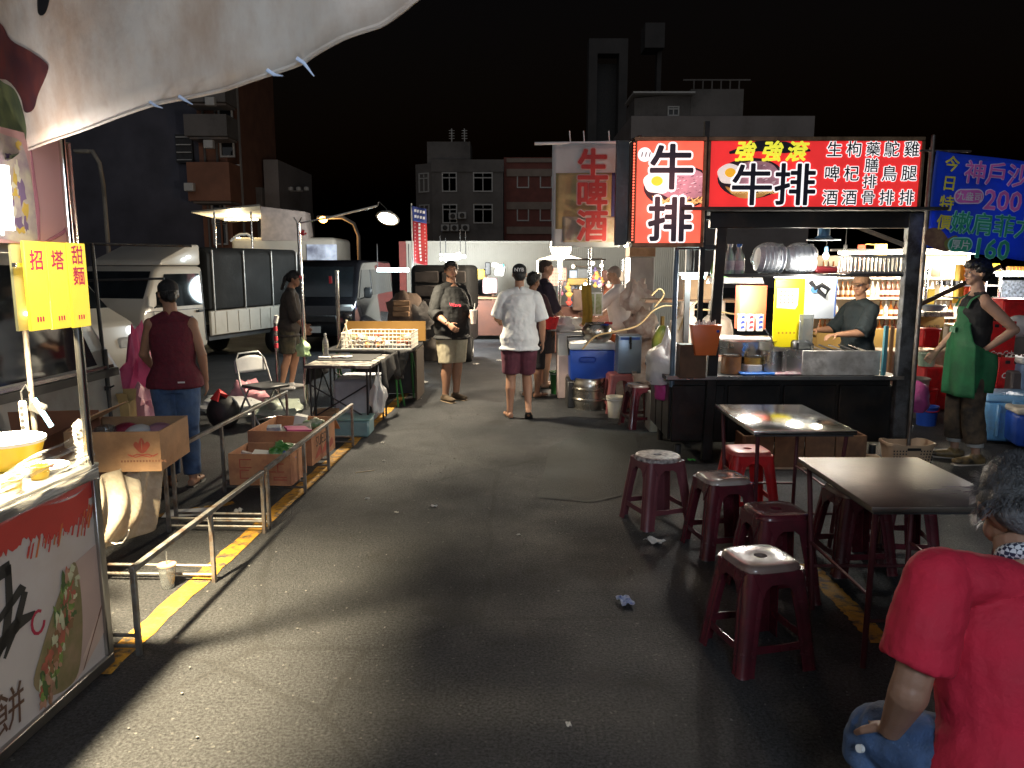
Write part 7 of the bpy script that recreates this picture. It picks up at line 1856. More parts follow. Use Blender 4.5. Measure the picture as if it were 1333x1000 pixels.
# 10 man in red, from behind, close
SM = (1.24, 1.66, 0)
redtee = mat('crimson cotton', (.44, .010, .034), .85, 0, .10, 9, .18, 90)
f = Fig('person', 'grey haired person in red tee seated with their back to the camera', SM, R(-3), 1.78, 1.12, skin('weathered tan skin', (.27, .15, .10)), .0045,
        J=dict(pel=(0, 0, .46), neck=(.03, .17, .905), shL=(-.205, .10, .935), shR=(.215, .10, .935), hiL=(-.10, .03, .46), hiR=(.10, .03, .46), knL=(-.245, .27, .42), knR=(.20, .44, .48), anL=(-.25, .26, .08), anR=(.22, .38, .08),
               elL=(-.275, .05, .665), wrL=(-.265, .15, .50), hdL=(.15, .85, -.25), pnL=(0, -.3, -1), elR=(.32, .02, .67), wrR=(.24, .25, .56), pnR=(0, 0, -1)), head=(-14, -36, 0), curl=.5)
f.shirt(redtee, .44, .40, .020, .02, disp=.022, vox=.007)
f.pants(denim, .60, .008, .008, 'denim_shorts', vox=.006)
f.shoes(black, None, True)
f.part('nape', [((0, -.03, .13), (.072, .072, .06))], f.sk, vox=.006)
f.part('collar', [((0, -.018, .018), (.066, .062, .022)), ((0, -.02, .03), (.060, .058, .02))], mat('navy white check', (.03, .035, .07), .8), vox=.006)
# check cloth of the collar: two crossed bands of squares
cm_ = MATS['navy white check']; nt = cm_.node_tree; ck = nt.nodes.new('ShaderNodeTexChecker'); ck.inputs['Scale'].default_value = 95; ck.inputs['Color1'].default_value = (.02, .025, .06, 1); ck.inputs['Color2'].default_value = (.6, .62, .66, 1)
nt.links.new([n for n in nt.nodes if n.type == 'TEX_COORD'][0].outputs['Object'], ck.inputs['Vector']); nt.links.new(ck.outputs['Color'], nt.nodes['Principled BSDF'].inputs['Base Color'])
grey = mat('grey black hair', (.05, .05, .052), .45, 0, .5, 40, .5, 110, dirt=(.13, .13, .14), dscale=9, dlim=(.45, .7))
hb = f.part('hair', SHORT + [((0, -.03, .20), (.083, .09, .08)), ((0, -.07, .13), (.066, .045, .07))], grey, vox=.006, disp=.006)
rr = random.Random(77); st_ = MB()
for i in range(3200):
    a = rr.uniform(0, 6.283); b = rr.uniform(-.35, 1.45)
    n = V((math.cos(a) * math.cos(b), math.sin(a) * math.cos(b), math.sin(b)))
    if n.y > .55 and n.z < .5: continue
    p = f.h((n.x * .083, -.02 + n.y * .096, .175 + n.z * .095 - (.03 if n.z < 0 else 0)))
    fall = V((rr.uniform(-.4, .4) + n.x * .6, -.7 * (n.z) - .2 + n.y * .5, -.9 + .8 * n.z + n.z * .6))
    q = p + f.Rm @ (n * .010 + fall.normalized() * rr.uniform(.014, .030)) * f.k
    m_ = p.lerp(q, .5) + f.Rm @ n * .006
    s1 = V((n.y, -n.x, .1)).normalized() * .0011
    st_.add([p - s1, p + s1, m_ + s1 * .8, m_ - s1 * .8, q], [(0, 1, 2, 3), (3, 2, 4)])
o_ = st_.obj('hair_strand', mat('grey hair strand', (.15, .15, .16), .4, two=(.02, .02, .021), scale=22), f.t, smooth=0); o_['kind'] = 'stuff'
MB().cyl((-.318, .20, .425), (-.328, .195, .428), .011).obj('button', white, f.t)
c = copy_tree(base_st, 'plum stool that the person in red sits on', (SM[0], SM[1], -.005), R(-4))
# small far customer
f = Fig('person', 'far small person in dark clothes at the bright goods table', (W(632, 380, 18.9).x, 18.9, 0), R(150), 1.6, 1.0, SK3, .014)
f.shirt(black_cloth, .6, .8); f.pants(black_cloth, 1.0); f.part('hair', SHORT, hairm, vox=.012); f.shoes(black)
# ================================================================ BRIGHT STALLS BEYOND, LITTER
rr = random.Random(12)
# goods table before the hoarding
t = thing('goods_table', 'far bright table crowded with toys and boxes before the hoarding', 'table', (W(632, 400, 18).x, 18, 0))
MB().box((0, 0, .95), (2.0, .8, .04)).obj('tabletop', wood, t, smooth=0)
for x in (-.9, .9):
    for y in (-.3, .3): MB().cyl((x, y, 0), (x, y, .94), .03).obj('leg', darkmetal, t)
MB().box((0, -.38, .5), (1.9, .02, .8)).obj('front_cloth', mat('dark rust cloth', (.10, .04, .025), .9), t, smooth=0)
far = (((608, 362), (.42, .12, .36), mat('pale blue frame', (.35, .5, .68), .4), 'pale blue framed cabinet panel on the far goods table', 'cabinet_panel'), ((607, 362), (.30, .13, .26), mat('blue goods', (.04, .08, .2), .5, two=(.2, .3, .45), scale=9), 'dark blue goods in the pale blue frame', 'goods_pack'),
       ((624, 357), (.2, .2, .22), mat('mustard toy', (.6, .38, .04), .6), 'mustard yellow toy heap on the far goods table', 'toy'), ((635, 350), (.13, .08, .3), black, 'black upright box on the far goods table', 'goods_box'),
       ((651, 352), (.22, .06, .26), mat('white card far', (.75, .76, .76), .6), 'tilted white card on the far goods table', 'card'), ((638, 372), (.3, .2, .36), mat('pink white goods', (.6, .5, .5), .5, two=(.25, .12, .12), scale=8), 'pink and white boxed goods on the far table', 'goods_box'), ((599, 384), (.14, .12, .14), blueplastic, 'bright blue tub by the dark load', 'tub'),
       ((645, 345), (.16, .1, .1), mat('cream toy', (.6, .55, .45), .6), 'cream toy above the far goods table', 'toy'), ((655, 347), (.05, .05, .12), mat('aqua stick', (.05, .5, .42), .5), 'aqua stick topping the white card', 'stick'))
for k, ((px, py), d, m, lab, nm) in enumerate(far):
    p = W(px, py, 17.8)
    tag(MB().box((0, 0, 0), d, rot=(0, (.25 if 'tilted' in lab or 'aqua' in lab else 0), .2 * (k % 3)), bev=.02).obj(nm, m, loc=p), lab, nm.replace('_', ' '))
# dark heap of sacks under the load
for k, (px, py, r, lab) in enumerate(((528, 405, .28, 'brown sack heaped below the canvas load, nearer the van'), (545, 412, .25, 'grey sack heaped below the canvas load'), (566, 452, .22, 'dark sack on the asphalt by the far table'))):
    crumple('sack', lab, (W(px, py, 12.5).x, 12.4, max(0, W(0, py + 16, 12.5).z)), (r, r * .8, r * 1.1), mat('dim sack %d' % k, ((.16, .11, .08), (.13, .12, .11), (.09, .075, .06))[k], .8, bump=.3), seed=60 + k, amp=.15)
for k in range(3): tag(MB().box((W(524, 410, 12.3).x, 12.2, W(0, 408 - 7 * k, 12.3).z), (.26, .2, .08), bev=.01, rz=.1 * k).obj('carton', card), ('lowest', 'middle', 'topmost')[k] + ' carton in the little stack beside the brown sack', 'box', 'cartons beside the brown sack')
# crowded bright stall down the lane, behind the vendor
t = thing('toy_stall', 'distant warm lit stall with a pink grid board and hanging toys', 'stall', (W(760, 400, 15).x, 15, 0))
o = t.location
def q_(px, py, Y=15): return W(px, py, Y) - o
a, b = q_(714, 349), q_(737, 372)
MB().box(((a.x + b.x) / 2, 0, (a.z + b.z) / 2), (b.x - a.x, .03, a.z - b.z)).obj('grid_board', mat('pink grid board', (.70, .42, .38), .6), t, smooth=0)
for i in range(6):
    for j in range(5):
        MB().box((a.x + (b.x - a.x) * (i + .5) / 6, -.02, b.z + (a.z - b.z) * (j + .5) / 5), (.018, .012, .02)).obj('prize_tag', mat('grid tag', (.45, .15, .12)), t, smooth=0)
for px in (700, 727, 783, 810): MB().cyl((q_(px, 400).x, 0, 0), (q_(px, 400).x, 0, q_(px, 338).z), .022).obj('stall_post', chrome, t)
MB().cyl(q_(735, 338), q_(784, 337), .018).cyl(q_(745, 346), q_(784, 350), .014).obj('top_rail', iron, t)
MB().box((q_(755, 420).x, .3, .45), (2.6, .9, .9), bev=.02).obj('counter', mat('dim red brown counter', (.14, .06, .045), .7, 0, .4, 3), t)
for k, (x0, y0, x1, y1, c, e) in enumerate(((742, 352, 752, 402, (.30, .42, .62), .3), (752, 350, 774, 372, (.10, .13, .17), .0), (784, 352, 802, 368, (.13, .05, .04), 0), (786, 370, 806, 388, (.38, .10, .04), .05), (803, 353, 812, 366, (.45, .4, .35), 0), (733, 366, 748, 380, (.10, .10, .13), 0), (745, 376, 768, 404, (.09, .05, .035), 0), (738, 362, 764, 371, (.28, .19, .03), 0))):
    p, r_ = q_(x0, y0, 14.8), q_(x1, y1, 14.8)
    MB().box(((p.x + r_.x) / 2, .0 - .05 * k, (p.z + r_.z) / 2), (r_.x - p.x, .1, p.z - r_.z), bev=.012).obj(('blue_panel', 'dark_rack', 'dark_shelf', 'red_cabinet', 'grey_box', 'black_case', 'brown_case', 'ochre_canopy')[k], mat('stall piece %d' % k, c, .5, 0, .3, 6), t)
for k in range(22):
    px = rr.choice((rr.uniform(704, 742), rr.uniform(772, 784), rr.uniform(772, 784), rr.uniform(735, 800)))
    py = rr.uniform(352, 372) if 770 < px < 786 else rr.uniform(368, 396)
    c = rr.choice(((.5, .08, .06), (.55, .5, .45), (.35, .12, .2), (.12, .1, .25), (.6, .35, .1), (.7, .65, .6)))
    mb = MB(); z0 = .035 + rr.random() * .03
    mb.ell((0, 0, 0), (z0, z0 * .8, z0 * 1.1), 9, 6).ell((0, -.01, z0 * 1.3), z0 * .65, 9, 6).ell((-z0 * .9, 0, .2 * z0), z0 * .35, 6, 5).ell((z0 * .9, 0, .2 * z0), z0 * .35, 6, 5)
    cn = {(.5, .08, .06): 'red', (.55, .5, .45): 'beige', (.35, .12, .2): 'plum', (.12, .1, .25): 'navy', (.6, .35, .1): 'orange', (.7, .65, .6): 'cream'}[c]
    tag(mb.obj('plush_toy', mat('plush ' + cn, c, .8), loc=W(px, py, 14.4)), '%s plush toy hung in the distant warm stall' % cn, 'toy', '%s plush toys in the distant stall' % cn)
for k, (px, py) in enumerate(((772, 343), (783, 346), (746, 347), (762, 370), (757, 375))):
    t = thing('fairy_bulb', ('little bulb at the rail of the distant stall', 'little bulb at the rail end of the distant stall', 'little bulb above the blue panel of the distant stall', 'little bulb over the ochre towel', 'second little bulb over the ochre towel')[k], 'bulb', W(px, py, 13.6), 0, 'little bulbs of the distant stall')
    MB().ell((0, 0, 0), .03, 10, 7).obj('bulb', glow('fairy bulb', (1, .85, .6), 12), t)
    MB().cyl((0, 0, .02), (0, 0, .07), .012).obj('holder', black, t)
for k_, (px, py, w_) in enumerate(((775, 345, 130), (728, 362, 50))): lamp(t, W(px, py, 12.9) - W(783, 346, 13.6) * 0 - t.location, w_, (1, .86, .68), .15)  # added fill points set apart from the bulbs, to brighten vendor and bags
# ---------------------------------------------------------------- bottle stall at the far right
BY = 12.5
shelfm = mat('white lit shelf', (.72, .68, .60), .5)
t = thing('bottle_rack', 'brightly lit white rack of bottles behind the cook', 'shelf rack', (W(1150, 400, BY).x, BY, 0))
o = t.location
rows = (345, 362, 388, 413, 437)
x0, x1 = W(1060, 400, BY).x - o.x, W(1262, 400, BY).x - o.x
for py in (362, 388, 413, 437): MB().box(((x0 + x1) / 2, 0, W(0, py, BY).z), (x1 - x0, .3, .03)).obj('shelf_board', shelfm, t, smooth=0)
for x in (x0, x1, (x0 + x1) / 2): MB().box((x, .15, .95), (.04, .04, 1.9)).obj('upright', shelfm, t, smooth=0)
MB().box(((x0 + x1) / 2, .22, 1.15), (x1 - x0, .02, 1.4)).obj('back_panel', mat('cream back panel', (.62, .52, .38), .6, 0, .1, 2), t, smooth=0)
MB().box(((x0 + x1) / 2, .0, .35), (x1 - x0, .4, .65)).obj('base_cabinet', mat('ochre cabinet', (.35, .22, .06), .6, 0, .2, 3), t, smooth=0)
bm_ = (mat('brown bottle glass', (.10, .025, .012), .15, 0, .3, 9, coat=.5), mat('amber bottle glass', (.30, .10, .02), .15, 0, .3, 9), mat('white bottle', (.8, .76, .7), .3))
bl_ = mat('bottle label', (.8, .76, .68), .5, two=(.6, .35, .25), scale=22)
protos = []
for m in bm_:
    b = thing('bottle', 'bottle', 'bottle', (0, 0, 0), 0, 'bottles')
    MB().lathe([(0, 0), (.035, 0), (.037, .02), (.037, .13), (.014, .19), (.014, .25), (0, .25)], n=12).obj('glass_body', m, b)
    MB().lathe([(.038, .04), (.0382, .11)], n=12).obj('paper_band', bl_, b)
    protos.append(b)
ORD = 'first second third fourth fifth sixth seventh eighth ninth tenth eleventh twelfth thirteenth fourteenth fifteenth sixteenth seventeenth eighteenth nineteenth twentieth twenty-first twenty-second twenty-third twenty-fourth twenty-fifth twenty-sixth twenty-seventh twenty-eighth twenty-ninth thirtieth'.split()
for ri, py in enumerate((362, 388, 413, 437)):
    z = W(0, py, BY).z + .016
    nb = 30; cnt = {}
    for i in range(nb):
        px = 1064 + (1258 - 1064) * (i + .5) / nb
        if rr.random() < .12: continue
        k = 2 if (px > 1196 and ri < 2) else rr.choice((0, 0, 1, 2)) if ri < 3 else rr.choice((0, 1, 1))
        loc = (W(px, 400, BY).x, BY - .04, z)
        tier = ('top', 'second', 'third', 'lowest')[ri]
        cn = ('dark brown', 'amber', 'white')[k]
        cnt[k] = cnt.get(k, 0) + 1
        lab = '%s %s bottle from the yellow board, %s tier of the lit rack' % (ORD[cnt[k] - 1], cn, tier); grp = '%s bottles on the %s tier of the rack' % (cn, tier)
        if protos[k].get('used'): c = copy_tree(protos[k], lab, loc, group=grp)
        else: protos[k].location = loc; protos[k]['label'] = lab; protos[k]['group'] = grp; protos[k]['used'] = 1; c = protos[k]
for b in list(protos):
    if not b.get('used'):
        for ch in list(b.children): bpy.data.objects.remove(ch)
        bpy.data.objects.remove(b)
for b in bpy.data.objects:
    if 'used' in b: del b['used']
t = thing('rack_lamp', 'white lamp strip shining over the lit bottle rack', 'lamp', (W(1165, 330, BY).x, BY - .7, W(0, 330, BY).z))
MB().cyl((-1.2, 0, 0), (1.3, 0, 0), .022).obj('lit_tube', glow('rack tube', (1, .92, .75), 10), t)
MB().box((0, .03, .04), (2.6, .08, .03)).obj('batten', white, t)
lamp(t, (0, -.05, -.1), 260, (1, .88, .66), .2)
lamp(t, (1.0, .1, -.1), 120, (1, .88, .66), .2)
for k, (px, py, w_, h_, c, lab) in enumerate(((1127, 328, .26, .22, (.55, .10, .04), 'orange red price board over the bottle rack'), (1140, 327, .34, .22, (.75, .55, .12), 'pale yellow price board over the bottle rack'))):
    p = W(px, py, BY - .3); tag(MB().box((0, 0, 0), (w_, .02, h_)).obj('price_board', mat('price board %d' % k, c, .5, 0, .3, 12), loc=p), lab, 'sign')
# right hand food stalls
Y = 10.5
t = thing('noodle_stall', 'ochre fronted stall with an awning of yellow menu panels beyond the green apron', 'food stall', (W(1215, 400, Y).x, Y, 0))
o = t.location
def q_(px, py, Y_=Y): return W(px, py, Y_) - o
def panel(nm, x0, y0, x1, y1, m, dy=0, th=.03, par=None, bev=.004):
    p, r_ = q_(x0, y0, Y + dy), q_(x1, y1, Y + dy)
    return MB().box(((p.x + r_.x) / 2, dy, (p.z + r_.z) / 2), (r_.x - p.x, th, p.z - r_.z), bev=bev).obj(nm, m, par or t, smooth=0)
ochre = mat('ochre painted board', (.36, .24, .06), .6, 0, .2, 4)
fb = panel('front_board', 1193, 410, 1226, 446, ochre, 0)
for i, px in enumerate((1199, 1209, 1218)): text('lettering', '牛肉湯'[i], .10, tuple(q_(px, 427) + V((0, -.02, 0))), mat('dark board writing', (.12, .05, .03)), t, bold=.01)
panel('counter_top', 1190, 405, 1228, 411, steel, -.05, .5)
ylw = mat('yellow menu panel', (.80, .50, .03), .5, 0, .1, 3, emit=.45)
for (x0, x1, y0, y1) in ((1263, 1300, 343, 356), (1312, 1345, 347, 360)):
    panel('menu_panel', x0, y0, x1, y1, ylw, .1)
    for i in range(6): 
        p = q_(x0 + 4 + i * (x1 - x0 - 6) / 6, 350, Y); MB().box((p.x, .07, p.z), (.035, .01, .05)).obj('print_mark', mat('brown menu marks', (.25, .08, .02)), t, smooth=0)
panel('red_banner', 1258, 340, 1262, 395, mat('red orange banner', (.65, .10, .02), .6), .1, .02)
panel('yellow_post', 1244, 345, 1257, 395, mat('yellow lit cloth', (.8, .55, .05), .6), .15, .02)
panel('yellow_post', 1208, 376, 1215, 400, mat('yellow lit cloth', (.8, .55, .05), .6), .15, .02)
for px in (1206, 1266, 1283, 1302): MB().cyl((q_(px, 400).x, .05, 0), (q_(px, 400).x, .05, q_(px, 350).z), .022).obj('stall_post', chrome, t)
MB().cyl(q_(1180, 405, 9.6), q_(1302, 347, 9.6), .028).obj('slanting_pole', mat('dark wood pole', (.07, .045, .03), .6), t)
MB().box((q_(1275, 372).x, .2, q_(0, 372).z), (.55, .4, .02)).box((q_(1275, 385).x, .2, q_(0, 388).z), (.55, .4, .02)).obj('rack_shelf', darkmetal, t, smooth=0)
for k in range(5): MB().cyl((q_(1262 + k * 7, 0).x, .15, q_(0, 372).z + .01), (q_(1262 + k * 7, 0).x, .15, q_(0, 366).z), .045).obj('stacked_pot', (steel, darkmetal)[k % 2], t)
lt = thing('strip_lamp', 'cool white strip lamp above the silver wares at the far edge', 'lamp', W(1322, 358, 10.3))
MB().cyl((-.25, 0, 0), (.35, 0, 0), .02).obj('lit_tube', glow('cool strip', (.95, .97, 1), 12), lt); MB().box((0, .02, .035), (.7, .06, .03)).obj('batten', white, lt)
lamp(lt, (0, -.1, -.1), 70, (1, .95, .9), .1)
o_ = panel('silver_rack', 1304, 365, 1345, 396, mat('sparkling wares', (.35, .42, .52), .3, .5, .6, 30, .3, 40), .5, .05)
crumple('pink_bag', 'lilac pink bag hung between the stall posts beyond the apron', (W(1273, 394, 10.2).x, 10.2, W(0, 403, 10.2).z), (.15, .1, .13), mat('lilac pink bag', (.55, .22, .42), .4, bump=.3), seed=70)
b = tag(MB().lathe([(0, 0), (.10, 0), (.16, .07), (.165, .08), (.15, .075), (.09, .012), (0, .012)], n=20).obj('basin', mat('blue white basin', (.35, .45, .55), .3), loc=W(1214, 405, 10.2)), 'blue white basin on the ochre stall counter', 'basin')
p = W(1303, 440, 10.0)
t = thing('steel_counter', 'worn stainless counter behind the red crates', 'counter', (W(1310, 440, 10).x, 10, 0))
z1 = W(0, 428, 10).z
MB().box((.15, .3, z1 / 2), (1.3, .6, z1), bev=.01).obj('counter_body', mat('worn stainless counter', (.32, .30, .28), .4, .8, .3, 3), t)
MB().box((.15, .3, z1 + .015), (1.36, .66, .03), bev=.005).obj('counter_top', steel, t)
def bin_(name, lab, px, py, Y_, w, h, m, cat, rz=0, top=1.1, group=None):
    t = thing(name, lab, cat, (W(px, py, Y_).x, Y_, max(0, W(0, py, Y_).z)), rz, group)
    MB().box((0, 0, h / 2), (w, w * .9, h), bev=.02, top=top).obj('wall', m, t)
    MB().box((0, 0, h - .01), (w * top * 1.06, w * .9 * top * 1.06, .03), bev=.008).obj('rim', m, t)
    return t
bin_('red_bin', 'red bin beneath the yellow panels at the far edge', 1312, 426, 9.8, .34, .36, redplastic, 'bin')
bin_('red_bin', 'round red tub behind the apron man, on the ochre stall side', 1207, 452, 9.8, .2, .24, redplastic, 'bin')
t = thing('white_sack', 'white wrapped bundle before the red bin at the far edge', 'bundle', (0, 0, 0))
t.location = W(1326, 425, 9.4); MB().ell((0, 0, 0), (.17, .12, .14), 14, 9).obj('bundle', bagwhite, t)
# red cola crates and coolers
def cola_crate(lab, px, py, Y_, rz, w=.36, h=.33, writing=True):
    t = thing('cola_crate', lab, 'crate', (W(px, py, Y_).x, Y_, max(0, W(0, py, Y_).z)), rz, 'red cola crates')
    MB().box((0, 0, .02), (w, w * .8, .03)).obj('bottom', redplastic, t, smooth=0)
    for s_ in (-1, 1):
        MB().box((0, s_ * (w * .4 - .01), h / 2), (w, .02, h), bev=.006).obj('side', redplastic, t); MB().box((s_ * (w / 2 - .01), 0, h / 2), (.02, w * .8 - .04, h), bev=.006).obj('side', redplastic, t)
        for k in range(3): MB().box((-.09 + .09 * k, s_ * (w * .4 + .001), h - .05), (.05, .012, .035), bev=.004).obj('grip_hole', black, t, smooth=0)
    if writing: text('lettering', 'Coca-Cola', .085, (0, -w * .4 - .004, h * .42), mat('white crate print', (.75, .72, .70)), t, bold=.02, shear=.3, sx=.85, space=.9)
    for i in range(3):
        for j in range(3): MB().cyl((-.1 + .1 * i, -.08 + .08 * j, .04), (-.1 + .1 * i, -.08 + .08 * j, h + .02), .022, .014, 8).obj('bottle_neck', bm_[0], t)
    return t
cola_crate('tall red cola crate stacked upright behind the apron man', 1291, 488, 8.7, R(6), .30, .62)
cola_crate('red cola crate with white script between the blue coolers', 1310, 503, 8.2, R(-4))
cola_crate('lower red cola crate half hidden by the pale blue cooler', 1300, 534, 8.3, R(-4), .46, .30, False)
def cooler(lab, px, py, Y_, w, d, h, m, ml, rz):
    t = thing('cooler_box', lab, 'cooler', (W(px, py, Y_).x, Y_, max(0, W(0, py, Y_).z)), rz)
    MB().box((0, 0, h * .42), (w * .92, d * .92, h * .84), bev=.035, seg=3, top=1.07).obj('cooler_body', m, t)
    MB().box((0, 0, h * .91), (w * 1.03, d * 1.03, h * .16), bev=.025, seg=3).obj('lid', ml, t)
    for x in (-.3, .3): MB().box((x * w, -d * .505, h * .45), (.04, .03, h * .7), bev=.012).obj('rib', m, t)
    MB().box((0, -d * .52, h * .84), (.1, .03, .05), bev=.01).obj('latch', m, t)
    return t
cooler('pale blue ribbed cooler on the asphalt beyond the apron man', 1308, 570, 7.35, .52, .46, .46, skyplastic, mat('pale blue cooler lid', (.16, .33, .55), .4), R(-14))
cooler('royal blue cooler with a cream lid at the edge of the view', 1346, 578, 7.0, .46, .40, .36, blueplastic, mat('cream lid', (.6, .52, .42), .5), R(-14))
cooler('grey blue box with white lid behind the red cola crate', 1340, 512, 8.1, .42, .38, .40, mat('grey blue plastic', (.18, .26, .42), .4), white, R(-6))
tag(MB().box((W(1322, 540, 8.1).x + .1, 8.2, .30), (.55, .5, .60), bev=.02).obj('plastic_crate', mat('dark crate', (.10, .08, .08), .6)), 'dark crate under the red cola crate', 'crate')
# buckets right of the stall
for k, (px, py, Y_, r, h, m, lab) in enumerate(((1196, 540, 8.6, .17, .44, mat('dirty grey bucket', (.44, .38, .33), .6, 0, .12, 4, dirt=(.3, .22, .16), dscale=4), 'big dirty grey bucket beside the stall end'), (1218, 548, 8.1, .11, .21, blueplastic, 'small blue bucket with a red cord by the apron man'), (1216, 512, 8.7, .11, .30, redplastic, 'slim red bucket behind the blue one'), (1212, 490, 9.0, .10, .16, mat('mint tub', (.45, .62, .48), .4), 'mint green tub over the grey bucket'), (1194, 545, 7.7, .05, .08, white, 'small white cup on the asphalt by the stall end'))):
    t = thing('bucket' if k < 4 else 'cup', lab, 'bucket' if k < 4 else 'cup', (W(px, 400, Y_).x, Y_, 0 if k != 3 else .52))
    MB().lathe([(0, 0), (r * .85, 0), (r, h), (r * 1.08, h), (r * 1.08, h - .015), (r * 1.0, h - .02), (r * .95, h - .01), (r * .82, .01), (0, .01)], n=24).obj('bucket_wall', m, t)
    if k == 1: MB().tube([(r * 1.05 * math.cos(a), -r * 1.05 * abs(math.sin(a)), h - .03 - .02 * math.sin(a)) for a in [i * math.pi / 8 for i in range(9)]], .006, 6).obj('red_cord', mat('red cord', (.6, .03, .06)), t)
tag(MB().box((W(1212, 520, 9.0).x, 9.05, .26), (.3, .3, .515), bev=.02).obj('plastic_crate', redplastic), 'red crate carrying the mint green tub', 'crate')
# wooden stools / clutter under the bottle rack
for k, px in enumerate((1163, 1178, 1190)):
    t = thing('wooden_post', 'bare wooden post standing by the stall, ' + ('nearest the griddle', 'middle of three', 'farthest from the griddle')[k], 'post', (W(px, 400, 9.4).x, 9.4, 0), 0, 'wooden posts by the stall')
    MB().cyl((0, 0, 0), (.01, 0, W(0, 425, 9.4).z), .025).obj('shaft', mat('raw wood', (.40, .22, .10), .7, 0, .2, 5), t)
t = MB().box((W(1178, 480, 10.5).x, 10.5, .28), (.9, .5, .55), bev=.02).obj('goods_pile', mat('cluttered goods', (.5, .25, .12), .6, two=(.62, .55, .45), scale=9)); tag(t, 'pile of packed goods under the bottle rack', 'goods')
# beige laundry basket
t = thing('laundry_basket', 'beige perforated plastic basket on the asphalt behind the darker table', 'basket', G(1178, 612))
bg = mat('beige plastic basket', (.50, .35, .22), .5, 0, .08, 5)
bw, bd, bh = .36, .22, .25
mbk = MB(); n_ = 40; lev = []
for z, sc_, th in ((0, .86, 0), (.01, .88, 0), (bh - .02, 1.06, 0), (bh - .02, 1.12, 0), (bh, 1.12, 0), (bh, 1.04, 0), (.012, .85, 0)):
    for k in range(n_):
        a = 2 * math.pi * k / n_; c_, s_ = math.cos(a), math.sin(a); d = (abs(c_) ** 5 + abs(s_) ** 5) ** -.2
        lev.append((bw / 2 * sc_ * d * c_, bd / 2 * (sc_ + .04 * (sc_ > 1)) * d * s_, z + (.012 * (abs(c_) < .5) * -1 if z > .2 else 0)))
mbk.add(lev, [(i * n_ + k, i * n_ + (k + 1) % n_, (i + 1) * n_ + (k + 1) % n_, (i + 1) * n_ + k) for i in range(6) for k in range(n_)] + [tuple(range(n_)), tuple(range(7 * n_ - 1, 6 * n_ - 1, -1))])
mbk.obj('basket_wall', bg, t)
hl = MB()
for i in range(14):
    for j in range(7):
        if 4 < i < 9 and j > 3: continue
        z = .04 + j * .025; sc_ = .885 + .175 * (z / bh); x = (-.44 + .88 * i / 13) * bw * sc_
        hl.box((x, -bd / 2 * (sc_ + .04 * (sc_ > 1)) - .0012, z), (.010, .004, .012))
h_ = hl.obj('drain_hole', black, t, smooth=0); h_['kind'] = 'stuff'
MB().box((0, -bd * .56, bh - .045), (.11, .008, .022), bev=.003).obj('hand_grip', black, t)
tag(MB().box((G(1135, 607).x, G(1135, 607).y, .05), (.12, .1, .10), bev=.02).obj('beige_tub', bg), 'low beige tub beside the perforated basket', 'tub')
# litter
litter = (((852, 707), .055, 'crumpled white tissue on the asphalt by the round stool', 'tissue', 1), ((814, 785), .05, 'crumpled blue and white wrapper on the asphalt in the lane', 'wrapper', 2), ((565, 660), .022, 'shiny bit of foil on the asphalt in the lane', 'foil', 3), ((740, 945), .014, 'tiny white scrap nearest the camera', 'scrap', 1), ((553, 499), .06, 'white scrap on the asphalt behind the black tee man', 'scrap', 1), ((545, 520), .03, 'white scrap at the yellow line', 'scrap', 1), ((498, 577), .02, 'white scrap in the middle of the lane', 'scrap', 1), ((500, 601), .016, 'small white scrap in the lane beyond the foil', 'scrap', 1), ((478, 650), .016, 'small pale scrap in the lane beside the cartons', 'scrap', 1), ((516, 668), .014, 'small pale scrap in the lane near the foil', 'scrap', 1), ((675, 697), .012, 'tiny pale scrap in the middle of the lane', 'scrap', 1), ((310, 667), .04, 'pale torn paper inside the first stand', 'scrap', 1), ((1195, 537), .04, 'pale scrap at the stall foot', 'scrap', 1), ((1088, 690), .03, 'pale scrap under the darker table', 'scrap', 1), ((1085, 722), .025, 'second pale scrap under the darker table', 'scrap', 1), ((900, 600), .03, 'bright green scrap behind the round stool', 'green scrap', 4), ((620, 475), .05, 'pale scrap far down the lane', 'scrap', 1), ((650, 470), .05, 'second pale scrap far down the lane', 'scrap', 1))
lm = {1: mat('white scrap', (.6, .58, .54), .7), 2: mat('blue white scrap', (.6, .62, .66), .4, two=(.08, .14, .4), scale=40), 3: mat('silver scrap', (.8, .85, .88), .2, .6), 4: mat('green scrap', (.05, .4, .06), .5)}
for (px, py), r, lab, cat, k in litter:
    rs_ = random.Random(px)
    mb = MB().sheet(lambda u, v: ((u - .5) * 2 * r * (1 + .2 * math.sin(v * 9)), (v - .5) * 1.3 * r, r * .25 * (1 + math.sin(u * 9 + px) * math.sin(v * 8 + py)) + .004), 8, 6)
    tag(mb.obj('litter', lm[k], loc=G(px, py), rz=rs_.random() * 3, smooth=0, solid=.001), lab, cat)
bits = MB(); rb_ = random.Random(4)
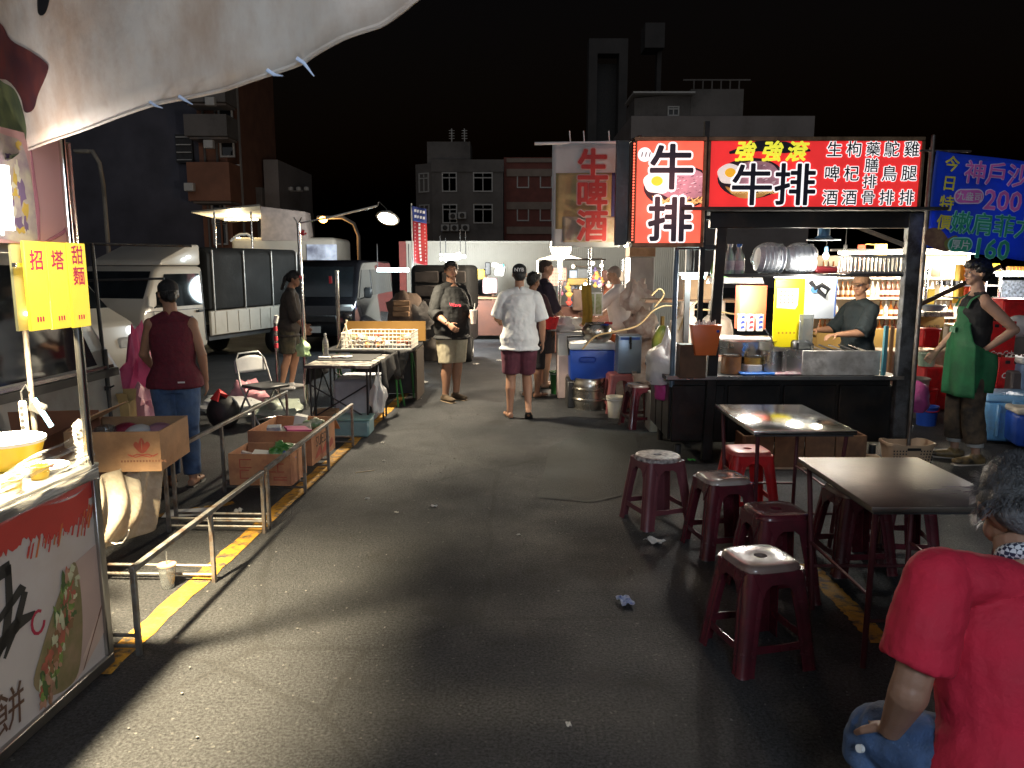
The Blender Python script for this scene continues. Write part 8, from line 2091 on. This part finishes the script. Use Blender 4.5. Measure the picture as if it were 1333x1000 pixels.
for i in range(200):
    p = V((rb_.uniform(-1.6, 1.4), 2.0 + 7.5 * rb_.random() ** 1.4, .006)); r = rb_.uniform(.0012, .004) * (1 + p.y * .10)
    bits.box(p, (r * 2, r * rb_.uniform(.8, 2), .004), rz=rb_.random() * 3)
o_ = tag(bits.obj('grit', mat('pale grit', (.17, .165, .16), .8, 0, .4, 30), smooth=0), 'tiny pale scraps and grit strewn over the lane', 'litter'); o_['kind'] = 'stuff'
t = thing('bamboo_skewer', 'thin pale bamboo skewer lying across the lane', 'skewer', (0, 0, 0))
MB().cyl(G(463, 616) + V((0, 0, .004)), G(487, 613) + V((0, 0, .004)), .004, n=6).obj('stick', mat('pale bamboo', (.5, .4, .28), .6), t)
tag(MB().box(G(248, 668) + V((0, 0, .006)), (.34, .16, .004), rz=.2).obj('paper_sheet', paper), 'crumpled white paper sheet on the asphalt inside the first stand', 'paper')
# ================================================================ lettering becomes mesh
bpy.context.view_layer.update()
dg = bpy.context.evaluated_depsgraph_get()
for o in [x for x in SC.objects if x.type == 'FONT']:
    m0 = bpy.data.meshes.new_from_object(o.evaluated_get(dg)); cu = o.data; nm = o.name; g = o['grow']
    vs_ = [v.co.copy() for v in m0.vertices]; fs = [tuple(p.vertices) for p in m0.polygons]
    if cu.align_x == 'CENTER' and vs_:
        cx = (min(v.x for v in vs_) + max(v.x for v in vs_)) / 2; cy = (min(v.y for v in vs_) + max(v.y for v in vs_)) / 2
        vs_ = [Vector((v.x - cx, v.y - cy, 0)) for v in vs_]
    offs = [(0, 0)]
    if g > 0:
        kk = 12 if g / cu.size > .03 else 6
        offs += [(g * math.cos(6.2832 * i / kk), g * math.sin(6.2832 * i / kk)) for i in range(kk)]
    V2, F2 = [], []
    for i, (dx, dy) in enumerate(offs):
        b0 = len(V2); V2 += [(v.x + dx, v.y + dy, i * .00006) for v in vs_]; F2 += [tuple(k + b0 for k in f_) for f_ in fs]
    me = bpy.data.meshes.new(nm); me.from_pydata(V2, [], F2)
    q = bpy.data.objects.new('lettering_tmp', me); COL.objects.link(q)
    q.parent = o.parent; q.matrix_basis = o.matrix_basis.copy()
    me.materials.append(cu.materials[0])
    bpy.data.objects.remove(o); bpy.data.meshes.remove(m0); q.name = nm
